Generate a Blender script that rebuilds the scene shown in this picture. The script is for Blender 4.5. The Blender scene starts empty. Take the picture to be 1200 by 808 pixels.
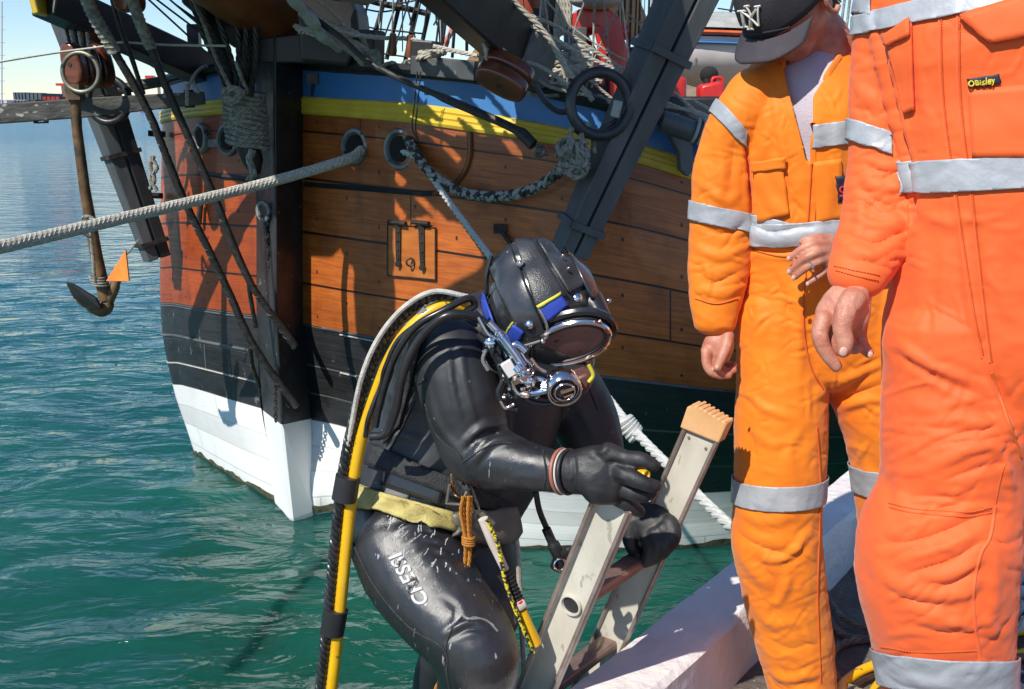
import bpy, bmesh, math, random
import numpy as np
from mathutils import Vector, Matrix, noise
from mathutils.bvhtree import BVHTree
R = math.radians
scene = bpy.context.scene
# ------------------------------------------------------------------ camera, sky, sun, exposure
F = 1167.0                       # focal length in pixels of the 1200 px wide photograph
TH = math.atan(278 / F)          # downward pitch (horizon at y = 126)
CAMZ = 1.4
cam_d = bpy.data.cameras.new('camera'); cam = bpy.data.objects.new('camera', cam_d)
scene.collection.objects.link(cam); scene.camera = cam
cam.location = (0, 0, CAMZ); cam.rotation_euler = (math.pi / 2 - TH, 0, 0)
cam_d.sensor_width = 36; cam_d.lens = F * 36 / 1200; cam_d.clip_start = 0.05; cam_d.clip_end = 4000
SUN = Vector((-0.43, -0.54, 0.72)).normalized()     # direction towards the sun
world = bpy.data.worlds.new('World'); scene.world = world; world.use_nodes = True
wn = world.node_tree.nodes; wl = world.node_tree.links
sky = wn.new('ShaderNodeTexSky'); sky.sky_type = 'NISHITA'; sky.sun_disc = False
sky.sun_elevation = math.asin(SUN.z); sky.sun_rotation = math.atan2(SUN.x, SUN.y)
sky.air_density = 1.0; sky.dust_density = 0.0; sky.ozone_density = 3.0; sky.altitude = 0
wb = wn.new('ShaderNodeMix'); wb.data_type = 'RGBA'; wb.blend_type = 'MULTIPLY'; wb.inputs[0].default_value = 1
wl.new(sky.outputs[0], wb.inputs[6]); wb.inputs[7].default_value = (.92, 1.0, 1.09, 1)      # the camera's white balance
wl.new(wb.outputs[2], wn['Background'].inputs[0]); wn['Background'].inputs[1].default_value = 0.115
sd = bpy.data.lights.new('sun', 'SUN'); sd.energy = 4.7; sd.angle = R(0.55); sd.color = (1.0, 0.95, 0.86)
so = bpy.data.objects.new('sun', sd); scene.collection.objects.link(so)
so.rotation_euler = SUN.to_track_quat('Z', 'Y').to_euler(); so.location = (-5, -3, 9)
scene.view_settings.view_transform = 'Standard'; scene.view_settings.look = 'None'
scene.view_settings.exposure = 0.24; scene.view_settings.gamma = 1.0
scene.view_settings.use_curve_mapping = False
scene.cycles.max_bounces = 6; scene.cycles.caustics_reflective = False; scene.cycles.caustics_refractive = False
scene.cycles.use_denoising = True
rnd = random.Random(7)
# ------------------------------------------------------------------ measuring: photo pixel + distance -> point in the place
CAMP = Vector((0, 0, CAMZ)); FWD = Vector((0, math.cos(TH), -math.sin(TH))); UPV = Vector((0, math.sin(TH), math.cos(TH)))
def ray(px, py):
    u = (px - 600) / F; v = (404 - py) / F
    return Vector((u, v * UPV.y + FWD.y, v * UPV.z + FWD.z))
def P(px, py, Y):
    r = ray(px, py); return CAMP + r * (Y / r.y)
def PZ(px, py, z):
    r = ray(px, py); return CAMP + r * ((z - CAMZ) / r.z)
def spx(p): return (p - CAMP).dot(FWD) / F        # metres per pixel at point p
def proj_np(co):
    d = co - np.array(CAMP); w = d @ np.array(FWD)
    return np.stack([600 + F * d[:, 0] / w, 404 - F * (d @ np.array(UPV)) / w, w], 1)
# ------------------------------------------------------------------ materials
def mat(name, c, c2=None, rough=.6, metal=0, ns=8, stretch=(1, 1, 1), bump=0, bs=60, bd=.004, spec=.5, coat=0,
        spots=None, spot_s=30, spot_t=.62, sheen=0, rough2=None, lo=.35, hi=.65, fiber=None):
    m = bpy.data.materials.new(name); m.use_nodes = True; nt = m.node_tree; N = nt.nodes; L = nt.links
    b = N['Principled BSDF']
    b.inputs['Roughness'].default_value = rough; b.inputs['Metallic'].default_value = metal
    b.inputs['Specular IOR Level'].default_value = spec; b.inputs['Coat Weight'].default_value = coat
    b.inputs['Coat Roughness'].default_value = .15; b.inputs['Sheen Weight'].default_value = sheen
    tc = N.new('ShaderNodeTexCoord'); mp = N.new('ShaderNodeMapping'); mp.inputs['Scale'].default_value = stretch
    L.new(tc.outputs['Object'], mp.inputs['Vector'])
    col = None
    def noi(scale, detail=5, vec=mp):
        n = N.new('ShaderNodeTexNoise'); n.inputs['Scale'].default_value = scale; n.inputs['Detail'].default_value = detail
        L.new(vec.outputs[0] if vec is mp else vec.outputs['Object'], n.inputs['Vector']); return n
    def ramp(src, a, bb, ca, cb):
        r = N.new('ShaderNodeValToRGB'); r.color_ramp.elements[0].position = a; r.color_ramp.elements[1].position = bb
        r.color_ramp.elements[0].color = (*ca, 1); r.color_ramp.elements[1].color = (*cb, 1)
        L.new(src, r.inputs[0]); return r
    if c2 is None: c2 = tuple(x * .75 for x in c)
    n1 = noi(ns, 6); r1 = ramp(n1.outputs['Fac'], lo, hi, c, c2); col = r1.outputs[0]
    if spots is not None:
        n2 = noi(spot_s, 7); r2 = ramp(n2.outputs['Fac'], spot_t, spot_t + .03, (0, 0, 0), (1, 1, 1))
        mx = N.new('ShaderNodeMix'); mx.data_type = 'RGBA'
        L.new(r2.outputs[0], mx.inputs[0]); L.new(col, mx.inputs[6]); mx.inputs[7].default_value = (*spots, 1)
        col = mx.outputs[2]
    L.new(col, b.inputs['Base Color'])
    if rough2 is not None:
        n3 = noi(ns * 2.3, 5); r3 = ramp(n3.outputs['Fac'], .3, .7, (rough,) * 3, (rough2,) * 3); L.new(r3.outputs[0], b.inputs['Roughness'])
    if bump:
        n4 = noi(bs, 6); bp = N.new('ShaderNodeBump'); bp.inputs['Strength'].default_value = bump
        bp.inputs['Distance'].default_value = bd
        L.new(n4.outputs['Fac'], bp.inputs['Height']); L.new(bp.outputs[0], b.inputs['Normal'])
    return m
# ------------------------------------------------------------------ mesh collecting
def smooth_path(pts, n=8):
    """Catmull-Rom through tuples of any length"""
    A = [np.array(p, float) for p in pts]
    if len(A) < 3 or n <= 1: return A
    A = [2 * A[0] - A[1]] + A + [2 * A[-1] - A[-2]]; out = []
    for i in range(1, len(A) - 2):
        a, b, c, d = A[i - 1:i + 3]
        for k in range(n):
            t = k / n
            out.append(.5 * ((2 * b) + (c - a) * t + (2 * a - 5 * b + 4 * c - d) * t * t + (3 * b - a - 3 * c + d) * t ** 3))
    out.append(A[-2]); return out
class MB:
    def __init__(s): s.v = []; s.f = []; s.m = []; s.uv = None
    def add(s, vs, fs, mi=0):
        o = len(s.v); s.v += [tuple(x) for x in vs]; s.f += [tuple(i + o for i in q) for q in fs]; s.m += [mi] * len(fs); return s
    def box(s, c, size, rot=None, mi=0, taper=1):
        c = Vector(c); x, y, z = (k / 2 for k in size); vs = []
        for sx, sy, sz in ((-1,-1,-1),(1,-1,-1),(1,1,-1),(-1,1,-1),(-1,-1,1),(1,-1,1),(1,1,1),(-1,1,1)):
            t = taper if sz > 0 else 1
            p = Vector((sx * x * t, sy * y * t, sz * z)); vs.append(c + (rot @ p if rot else p))
        return s.add(vs, [(0,3,2,1),(4,5,6,7),(0,1,5,4),(1,2,6,5),(2,3,7,6),(3,0,4,7)], mi)
    def bar(s, a, b, w, h, up=(0, 0, 1), mi=0, w2=None, h2=None, twist=0):
        """square timber from a to b; w across, h along 'up'"""
        a = Vector(a); b = Vector(b); d = (b - a).normalized(); up = Vector(up)
        x = d.cross(up).normalized(); y = x.cross(d).normalized()
        if twist: q = Matrix.Rotation(twist, 3, d); x = q @ x; y = q @ y
        w2 = w if w2 is None else w2; h2 = h if h2 is None else h2; vs = []
        for p, ww, hh in ((a, w, h), (b, w2, h2)):
            for i, j in ((-1,-1),(1,-1),(1,1),(-1,1)): vs.append(p + x * ww / 2 * i + y * hh / 2 * j)
        return s.add(vs, [(0,1,2,3),(7,6,5,4),(0,4,5,1),(1,5,6,2),(2,6,7,3),(3,7,4,0)], mi)
    def tube(s, pts, r, n=8, caps=True, mi=0, up=None, flat=1, closed=False):
        pts = [Vector(p) for p in pts]; K = len(pts)
        rs = r if isinstance(r, (list, tuple, np.ndarray)) else [r] * K
        tg = []
        for i in range(K):
            if closed: t = pts[(i + 1) % K] - pts[i - 1]
            else: t = pts[min(i + 1, K - 1)] - pts[max(i - 1, 0)]
            tg.append(t.normalized() if t.length > 1e-9 else Vector((0, 0, 1)))
        u = Vector(up) if up else (Vector((0, 0, 1)) if abs(tg[0].z) < .9 else Vector((1, 0, 0)))
        vs = []; x = tg[0].cross(u).normalized()
        for i in range(K):
            x = (x - tg[i] * x.dot(tg[i])).normalized(); y = x.cross(tg[i])
            for k in range(n):
                a = 2 * math.pi * k / n; vs.append(pts[i] + (x * math.cos(a) + y * math.sin(a) * flat) * rs[i])
        fs = []
        for i in range(K if closed else K - 1):
            j = (i + 1) % K
            for k in range(n): fs.append((i * n + k, i * n + (k + 1) % n, j * n + (k + 1) % n, j * n + k))
        if caps and not closed: fs.append(tuple(range(n))[::-1]); fs.append(tuple((K - 1) * n + k for k in range(n)))
        return s.add(vs, fs, mi)
    def rope(s, ctrl, r, ns=3, pitch=None, n=6, sm=8, mi=0, step=None, srad=None):
        """twisted strands round a smooth path"""
        pa = [Vector(p) for p in smooth_path([tuple(p) for p in ctrl], sm)]
        L = [0]
        for i in range(1, len(pa)): L.append(L[-1] + (pa[i] - pa[i - 1]).length)
        pitch = pitch or r * 8; step = abs(step or pitch / 9)
        K = max(4, int(L[-1] / step)); S = np.linspace(0, L[-1], K)
        A = np.array(pa); C = np.stack([np.interp(S, L, A[:, k]) for k in range(3)], 1)
        T = np.gradient(C, axis=0); T /= np.linalg.norm(T, axis=1)[:, None]
        x = np.cross(T[0], (0, 0, 1) if abs(T[0][2]) < .9 else (1, 0, 0)); x /= np.linalg.norm(x); fr = []
        for i in range(K):
            x = x - T[i] * x.dot(T[i]); x /= np.linalg.norm(x); fr.append((x, np.cross(x, T[i])))
        rr = srad or r * (.52 if ns <= 3 else .42); ro = r - rr
        for q in range(ns):
            pp = []
            for i in range(K):
                a = 2 * math.pi * (S[i] / pitch + q / ns)
                pp.append(Vector(C[i] + (fr[i][0] * math.cos(a) + fr[i][1] * math.sin(a)) * ro))
            s.tube(pp, rr, n, mi=mi)
        return s
    def braid(s, ctrl, r, nst=6, pitch=None, sm=10, mi=0):
        """core with strands wound both ways"""
        pitch = pitch or r * 9
        s.tube([Vector(p) for p in smooth_path([tuple(p) for p in ctrl], sm)], r * .86, 10, mi=mi)
        for sg in (1, -1): s.rope(ctrl, r * 1.05, nst, pitch=pitch * sg, n=5, sm=sm, mi=mi, step=pitch / 12, srad=r * .24)
        return s
    def ring(s, c, nrm, Rr, r, n=28, m=8, mi=0, sx=1, xdir=None, a0=0, a1=2 * math.pi):
        c = Vector(c); nrm = Vector(nrm).normalized()
        x = Vector(xdir) if xdir else nrm.cross(Vector((0, 0, 1)) if abs(nrm.z) < .9 else Vector((1, 0, 0)))
        x = (x - nrm * x.dot(nrm)).normalized(); y = nrm.cross(x)
        full = abs(a1 - a0) > 6.28
        pts = [c + x * math.cos(a0 + (a1 - a0) * k / n) * Rr * sx + y * math.sin(a0 + (a1 - a0) * k / n) * Rr for k in range(n if full else n + 1)]
        return s.tube(pts, r, m, closed=full, mi=mi, up=nrm)
    def lathe(s, c, axis, prof, n=20, mi=0, xdir=None, sx=1):
        """prof: list of (distance along axis, radius)"""
        c = Vector(c); z = Vector(axis).normalized()
        x = Vector(xdir) if xdir else z.cross(Vector((0, 0, 1)) if abs(z.z) < .9 else Vector((1, 0, 0)))
        x = (x - z * x.dot(z)).normalized(); y = z.cross(x); vs = []
        for h, r in prof:
            for k in range(n):
                a = 2 * math.pi * k / n; vs.append(c + z * h + (x * math.cos(a) * sx + y * math.sin(a)) * r)
        fs = [(i * n + k, i * n + (k + 1) % n, (i + 1) * n + (k + 1) % n, (i + 1) * n + k) for i in range(len(prof) - 1) for k in range(n)]
        fs.append(tuple(range(n))[::-1]); fs.append(tuple((len(prof) - 1) * n + k for k in range(n)))
        return s.add(vs, fs, mi)
    def ell(s, c, rx, ry, rz, rot=None, n=14, mi=0):
        vs = []; c = Vector(c)
        for i in range(n + 1):
            t = math.pi * i / n
            for k in range(n * 2):
                a = math.pi * k / n; p = Vector((rx * math.sin(t) * math.cos(a), ry * math.sin(t) * math.sin(a), rz * math.cos(t)))
                vs.append(c + (rot @ p if rot else p))
        m = n * 2
        return s.add(vs, [(i * m + k, (i + 1) * m + k, (i + 1) * m + (k + 1) % m, i * m + (k + 1) % m) for i in range(n) for k in range(m)], mi)
    def prism(s, poly, ext, mi=0):
        """closed polygon of 3D points pushed along ext"""
        poly = [Vector(p) for p in poly]; e = Vector(ext); n = len(poly)
        return s.add(poly + [p + e for p in poly], [tuple(range(n)), tuple(range(2 * n - 1, n - 1, -1))] +
                     [(i, i + n, (i + 1) % n + n, (i + 1) % n) for i in range(n)], mi)
    def grid(s, rows, mi=0, thick=None):
        h = len(rows); w = len(rows[0]); vs = [p for r_ in rows for p in r_]
        return s.add(vs, [(i * w + j, i * w + j + 1, (i + 1) * w + j + 1, (i + 1) * w + j) for i in range(h - 1) for j in range(w - 1)], mi)
    def build(s, name, mats, parent=None, smooth=True, bevel=0, solid=0, fix=True, keep_uv=None):
        me = bpy.data.meshes.new(name); me.from_pydata([tuple(v) for v in s.v], [], s.f)
        mats = mats if isinstance(mats, (list, tuple)) else [mats]
        for m_ in mats: me.materials.append(m_)
        me.polygons.foreach_set('material_index', s.m)
        if keep_uv is not None:
            uvl = me.uv_layers.new(name='UVMap'); li = np.zeros(len(me.loops), int); me.loops.foreach_get('vertex_index', li)
            uvl.data.foreach_set('uv', np.array(keep_uv, float)[li].ravel())
        if fix:
            bm = bmesh.new(); bm.from_mesh(me)
            bmesh.ops.dissolve_degenerate(bm, dist=1e-6, edges=bm.edges) if False else None
            bmesh.ops.recalc_face_normals(bm, faces=bm.faces); bm.to_mesh(me); bm.free()
        o = link(name, me, parent)
        if smooth: shade(me, 40)
        if solid:
            md = o.modifiers.new('solid', 'SOLIDIFY'); md.thickness = solid; md.offset = 0
        if bevel:
            md = o.modifiers.new('bevel', 'BEVEL'); md.width = bevel; md.segments = 2; md.limit_method = 'ANGLE'; md.angle_limit = R(40)
        return o
def shade(me, ang=40):
    me.shade_smooth()
    bm = bmesh.new(); bm.from_mesh(me)
    for e in bm.edges:
        if len(e.link_faces) == 2 and e.calc_face_angle(0) > R(ang): e.smooth = False
    bm.to_mesh(me); bm.free()
def link(name, me, parent=None):
    o = bpy.data.objects.new(name, me); scene.collection.objects.link(o)
    if parent:
        o.parent = parent
        if parent.type == 'EMPTY': o.matrix_parent_inverse = Matrix.Translation(-parent.location)
    return o
def tag(o, label=None, cat=None, group=None, kind=None):
    if label: o['label'] = label
    if cat: o['category'] = cat
    if group: o['group'] = group
    if kind: o['kind'] = kind
    return o
def thing(name, loc, label, cat, group=None):
    o = bpy.data.objects.new(name, None); scene.collection.objects.link(o); o.location = loc; o.empty_display_size = .1
    return tag(o, label, cat, group)
def poly(*a): return [Vector(p) for p in smooth_path([tuple(x) for x in a], 8)]
def pp(Y, *pts):
    """pixel polyline at one distance, or per-point distance as third value"""
    return [P(q[0], q[1], q[2] if len(q) > 2 else Y) for q in pts]
# ------------------------------------------------------------------ materials
black_paint = mat('black_paint', (.012,.012,.014), (.03,.03,.03), rough=.38, rough2=.6, ns=6, bump=.35, bs=40, spots=(.25,.25,.24), spot_s=22, spot_t=.69)
black_timber = mat('black_timber', (.014,.014,.016), (.028,.028,.03), rough=.45, ns=5, bump=.3, bs=30)
grey_timber = mat('grey_timber', (.06,.065,.07), (.11,.115,.12), rough=.45, rough2=.6, ns=5, stretch=(1,1,.3), bump=.4, bs=40, spots=(.28,.28,.27), spot_s=25, spot_t=.7)
worn_timber = mat('worn_timber', (.035,.033,.03), (.1,.095,.085), rough=.7, ns=14, stretch=(.35,1,1), bump=.8, bs=30, bd=.012, spots=(.38,.37,.34), spot_s=26, spot_t=.62)
tar_rope = mat('tar_rope', (.012,.011,.01), (.035,.032,.028), rough=.5, ns=30, bump=.4, bs=150)
old_rope = mat('old_rope', (.16,.15,.13), (.36,.34,.29), rough=.85, ns=40, bump=.5, bs=300)
grey_rope = mat('grey_rope', (.40,.37,.32), (.56,.53,.47), rough=.8, ns=60, bump=.5, bs=300)
white_rope = mat('white_rope', (.46,.46,.44), (.56,.56,.53), rough=.8, ns=60, bump=.5, bs=300)
cream_rope = mat('cream_rope', (.5,.46,.38), (.36,.33,.27), rough=.85, ns=50, bump=.5, bs=300)
iron = mat('iron', (.02,.018,.017), (.06,.045,.035), rough=.5, metal=.3, ns=18, bump=.4, bs=80)
ring_iron = mat('ring_iron', (.16,.15,.12), (.27,.25,.19), rough=.4, metal=.5, ns=12, bump=.2, bs=80)
dark_ring = mat('dark_ring', (.025,.027,.032), (.05,.05,.055), rough=.35, metal=.2, ns=12, bump=.2, bs=60)
lead = mat('lead', (.14,.15,.15), (.3,.31,.3), rough=.5, metal=.3, ns=14, bump=.5, bs=50, spots=(.06,.06,.05), spot_s=20, spot_t=.6)
yellow_paint = mat('yellow_paint', (.75,.52,.05), (.64,.42,.04), rough=.4, ns=6, bump=.15, bs=40)
blue_paint = mat('blue_paint', (.04,.16,.40), (.05,.19,.46), rough=.42, ns=3, bump=.15, bs=30)
brown_block = mat('brown_block', (.11,.025,.012), (.18,.05,.02), rough=.25, ns=9, stretch=(1,1,3), coat=.4, bump=.1)
mast_paint = mat('mast_paint', (.36,.07,.03), (.28,.05,.02), rough=.4, ns=4)
varnish = mat('varnish', (.25,.08,.025), (.14,.04,.015), rough=.35, ns=6, stretch=(.4,1,1), bump=.2, bs=30)
red_paint = mat('red_paint', (.62,.03,.02), (.5,.02,.015), rough=.3, ns=5, coat=.3)
pale_wood = mat('pale_wood', (.5,.3,.13), (.4,.22,.09), rough=.6, ns=10)
deck_wood = mat('deck_wood', (.3,.22,.14), (.22,.16,.1), rough=.7, ns=6)
alu = mat('aluminium', (.62,.585,.50), (.50,.465,.385), rough=.5, rough2=.62, metal=.12, ns=14, stretch=(1,1,.6), bump=.12, bs=70, bd=.002, spots=(.38,.35,.28), spot_s=34, spot_t=.64)
alu_edge = mat('aluminium_edge', (.42,.35,.32), (.3,.23,.2), rough=.45, metal=.6, ns=24, bump=.2, bs=90, bd=.002)
rung_metal = mat('rung_metal', (.36,.26,.22), (.26,.17,.14), rough=.42, metal=.5, ns=20, bump=.2, bs=90, bd=.002)
cap_plastic = mat('cap_plastic', (.72,.42,.2), (.62,.34,.15), rough=.5, ns=20, bump=.2)
neo = mat('neoprene', (.015,.016,.019), (.024,.025,.029), rough=.42, rough2=.58, ns=10, bump=.25, bs=900, bd=.002, spec=.7, spots=(.14,.14,.135), spot_s=44, spot_t=.69)
neo_smear = mat('neoprene_smeared', (.013,.014,.016), (.022,.022,.025), rough=.20, rough2=.40, ns=12, bump=.3, bs=900, bd=.002, spec=.8, spots=(.30,.30,.31), spot_s=60, spot_t=.665, stretch=(1.4,1,.30))  # pale flecks: worn smears and wet-fold highlights, both in the colour
smooth_skin = mat('smooth_rubber', (.016,.017,.02), (.024,.025,.028), rough=.22, ns=10, bump=.12, bs=60, spec=.6)
webbing = mat('webbing', (.014,.014,.016), (.03,.03,.033), rough=.7, ns=60, bump=.8, bs=260, bd=.003)
glove_mat = mat('glove_rubber', (.012,.013,.015), (.022,.022,.024), rough=.45, rough2=.6, ns=20, bump=.4, bs=320, bd=.002, spots=(.3,.3,.29), spot_s=40, spot_t=.73)
hood_mat = mat('hood_rubber', (.016,.017,.02), (.045,.046,.05), rough=.17, rough2=.36, ns=12, bump=.25, bs=30, bd=.004, spec=.6, coat=.35, spots=(.24,.24,.24), spot_s=46, spot_t=.68)
hood_matt = mat('hood_neoprene', (.02,.021,.024), (.045,.046,.05), rough=.36, ns=22, bump=.5, bs=300, bd=.002, spots=(.2,.2,.2), spot_s=50, spot_t=.7)
pad_grey = mat('pad_grey', (.2,.2,.2), (.15,.15,.15), rough=.6, ns=20, bump=.5, bs=300)
chrome = mat('chrome', (.8,.8,.8), (.65,.66,.68), rough=.12, metal=1, ns=20)
chrome_warm = mat('warm_chrome', (.85,.5,.3), (.7,.65,.6), rough=.15, metal=1, ns=20)
chrome_blue = mat('blue_chrome', (.35,.5,.75), (.6,.68,.8), rough=.2, metal=1, ns=30)
visor = mat('visor', (.19,.10,.082), (.24,.13,.105), rough=.33, ns=8, spots=(.05,.025,.02), spot_s=70, spot_t=.68)  # reflected orange and hull tones put into the plate's brown base colour
blue_fabric = mat('blue_fabric', (.02,.05,.33), (.03,.07,.42), rough=.5, ns=20, bump=.2)
yellow_trim = mat('yellow_trim', (.62,.58,.04), (.5,.45,.03), rough=.5)
hose_yellow = mat('hose_yellow', (.8,.47,.01), (.7,.38,.01), rough=.3, ns=14, spots=(.25,.16,.03), spot_s=60, spot_t=.66, coat=.3)
hose_black = mat('hose_black', (.012,.012,.013), (.025,.025,.027), rough=.28, ns=20)
yellow_belt = mat('yellow_belt', (.55,.46,.16), (.38,.31,.1), rough=.7, ns=30, bump=.6, bs=250)
orange_cord = mat('orange_cord', (.5,.2,.02), (.36,.13,.015), rough=.7, ns=60, bump=.4, bs=300)
hose_white = mat('hose_white', (.68,.6,.55), (.55,.47,.42), rough=.5, ns=20)
lead_weight = mat('lead_weight', (.12,.11,.09), (.2,.18,.15), rough=.5, ns=12, bump=.3)
def cloth(name, c, c2):
    m = mat(name, c, c2, rough=.62, ns=5, bump=.16, bs=700, bd=.0015, spec=.3, sheen=.15, lo=.3, hi=.7)
    nt = m.node_tree; N = nt.nodes; L = nt.links
    bp = [n for n in N if n.type == 'BUMP'][0]
    tc = [n for n in N if n.type == 'TEX_COORD'][0]
    n = N.new('ShaderNodeTexNoise'); n.noise_type = 'RIDGED_MULTIFRACTAL'; n.inputs['Scale'].default_value = 9; n.inputs['Detail'].default_value = 2.5; n.inputs['Distortion'].default_value = .35; n.inputs['Roughness'].default_value = .4
    L.new(tc.outputs['Object'], n.inputs['Vector'])
    b2 = N.new('ShaderNodeBump'); b2.inputs['Strength'].default_value = .30; b2.inputs['Distance'].default_value = .004
    L.new(n.outputs['Fac'], b2.inputs['Height']); L.new(b2.outputs[0], bp.inputs['Normal'])
    return m
orange_a = cloth('orange_cotton', (.89,.24,.011), (.80,.18,.008))
orange_b = cloth('coral_cotton', (.88,.138,.028), (.80,.110,.022))
reflect = mat('reflective_tape', (.34,.36,.39), (.43,.45,.48), rough=.42, rough2=.55, metal=.1, ns=18, bump=.55, bs=30, bd=.006)
stitch = mat('orange_stitch', (.66,.13,.015), (.58,.10,.012), rough=.7)
skin = mat('skin', (.55,.26,.175), (.42,.145,.09), rough=.48, ns=34, bump=.5, bs=320, bd=.002)
skin.node_tree.nodes['Principled BSDF'].inputs['Subsurface Weight'].default_value = .08
skin.node_tree.nodes['Principled BSDF'].inputs['Subsurface Radius'].default_value = (.01,.004,.002)
nail = mat('fingernail', (.64,.37,.29), (.6,.34,.26), rough=.25)
shirt = mat('grey_shirt', (.55,.50,.58), (.46,.42,.49), rough=.8, ns=12, bump=.4, bs=300)
cap_cloth = mat('cap_cloth', (.022,.021,.026), (.032,.03,.036), rough=.8, ns=30, bump=.5, bs=500)
brim_cloth = mat('brim_cloth', (.05,.042,.052), (.04,.034,.043), rough=.75, ns=30, bump=.5, bs=500)
hair = mat('hair', (.03,.016,.01), (.05,.028,.016), rough=.5, ns=60, bump=.8, bs=200)
white_thread = mat('white_thread', (.75,.73,.66), (.7,.68,.6), rough=.6)
navy_label = mat('navy_label', (.012,.012,.03), (.016,.016,.035), rough=.6)
yellow_thread = mat('yellow_thread', (.75,.6,.05), (.7,.55,.05), rough=.6)
red_thread = mat('red_thread', (.6,.03,.04), (.5,.02,.03), rough=.6)
boot_leather = mat('boot_leather', (.05,.03,.018), (.08,.05,.03), rough=.5, ns=20, bump=.3)
white_beam = mat('white_beam_paint', (.80,.76,.74), (.72,.66,.64), rough=.6, ns=5, bump=.9, bs=26, bd=.01, spots=(.5,.42,.38), spot_s=20, spot_t=.70)
container_dark = mat('container_dark', (.05,.07,.09), (.1,.13,.15), rough=.7)
container_red = mat('container_red', (.4,.03,.03), (.3,.02,.02), rough=.7)
pale_far = mat('pale_far', (.6,.58,.6), (.45,.43,.5), rough=.8)
boat_white = mat('boat_white', (.72,.68,.66), (.6,.56,.55), rough=.45, ns=4)
orange_stripe = mat('orange_stripe', (.62,.12,.03), (.5,.09,.02), rough=.5)
canvas = mat('canvas', (.3,.3,.28), (.4,.4,.37), rough=.85, ns=12, bump=.5, bs=60)
red_plastic = mat('red_plastic', (.65,.03,.03), (.55,.02,.02), rough=.35)
orange_paint = mat('orange_paint', (.95,.26,.04), (.88,.21,.03), rough=.6, ns=14)
rust_brown = mat('rust_brown', (.05,.035,.02), (.19,.10,.04), rough=.6, ns=14, bump=.4, bs=50)

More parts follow.
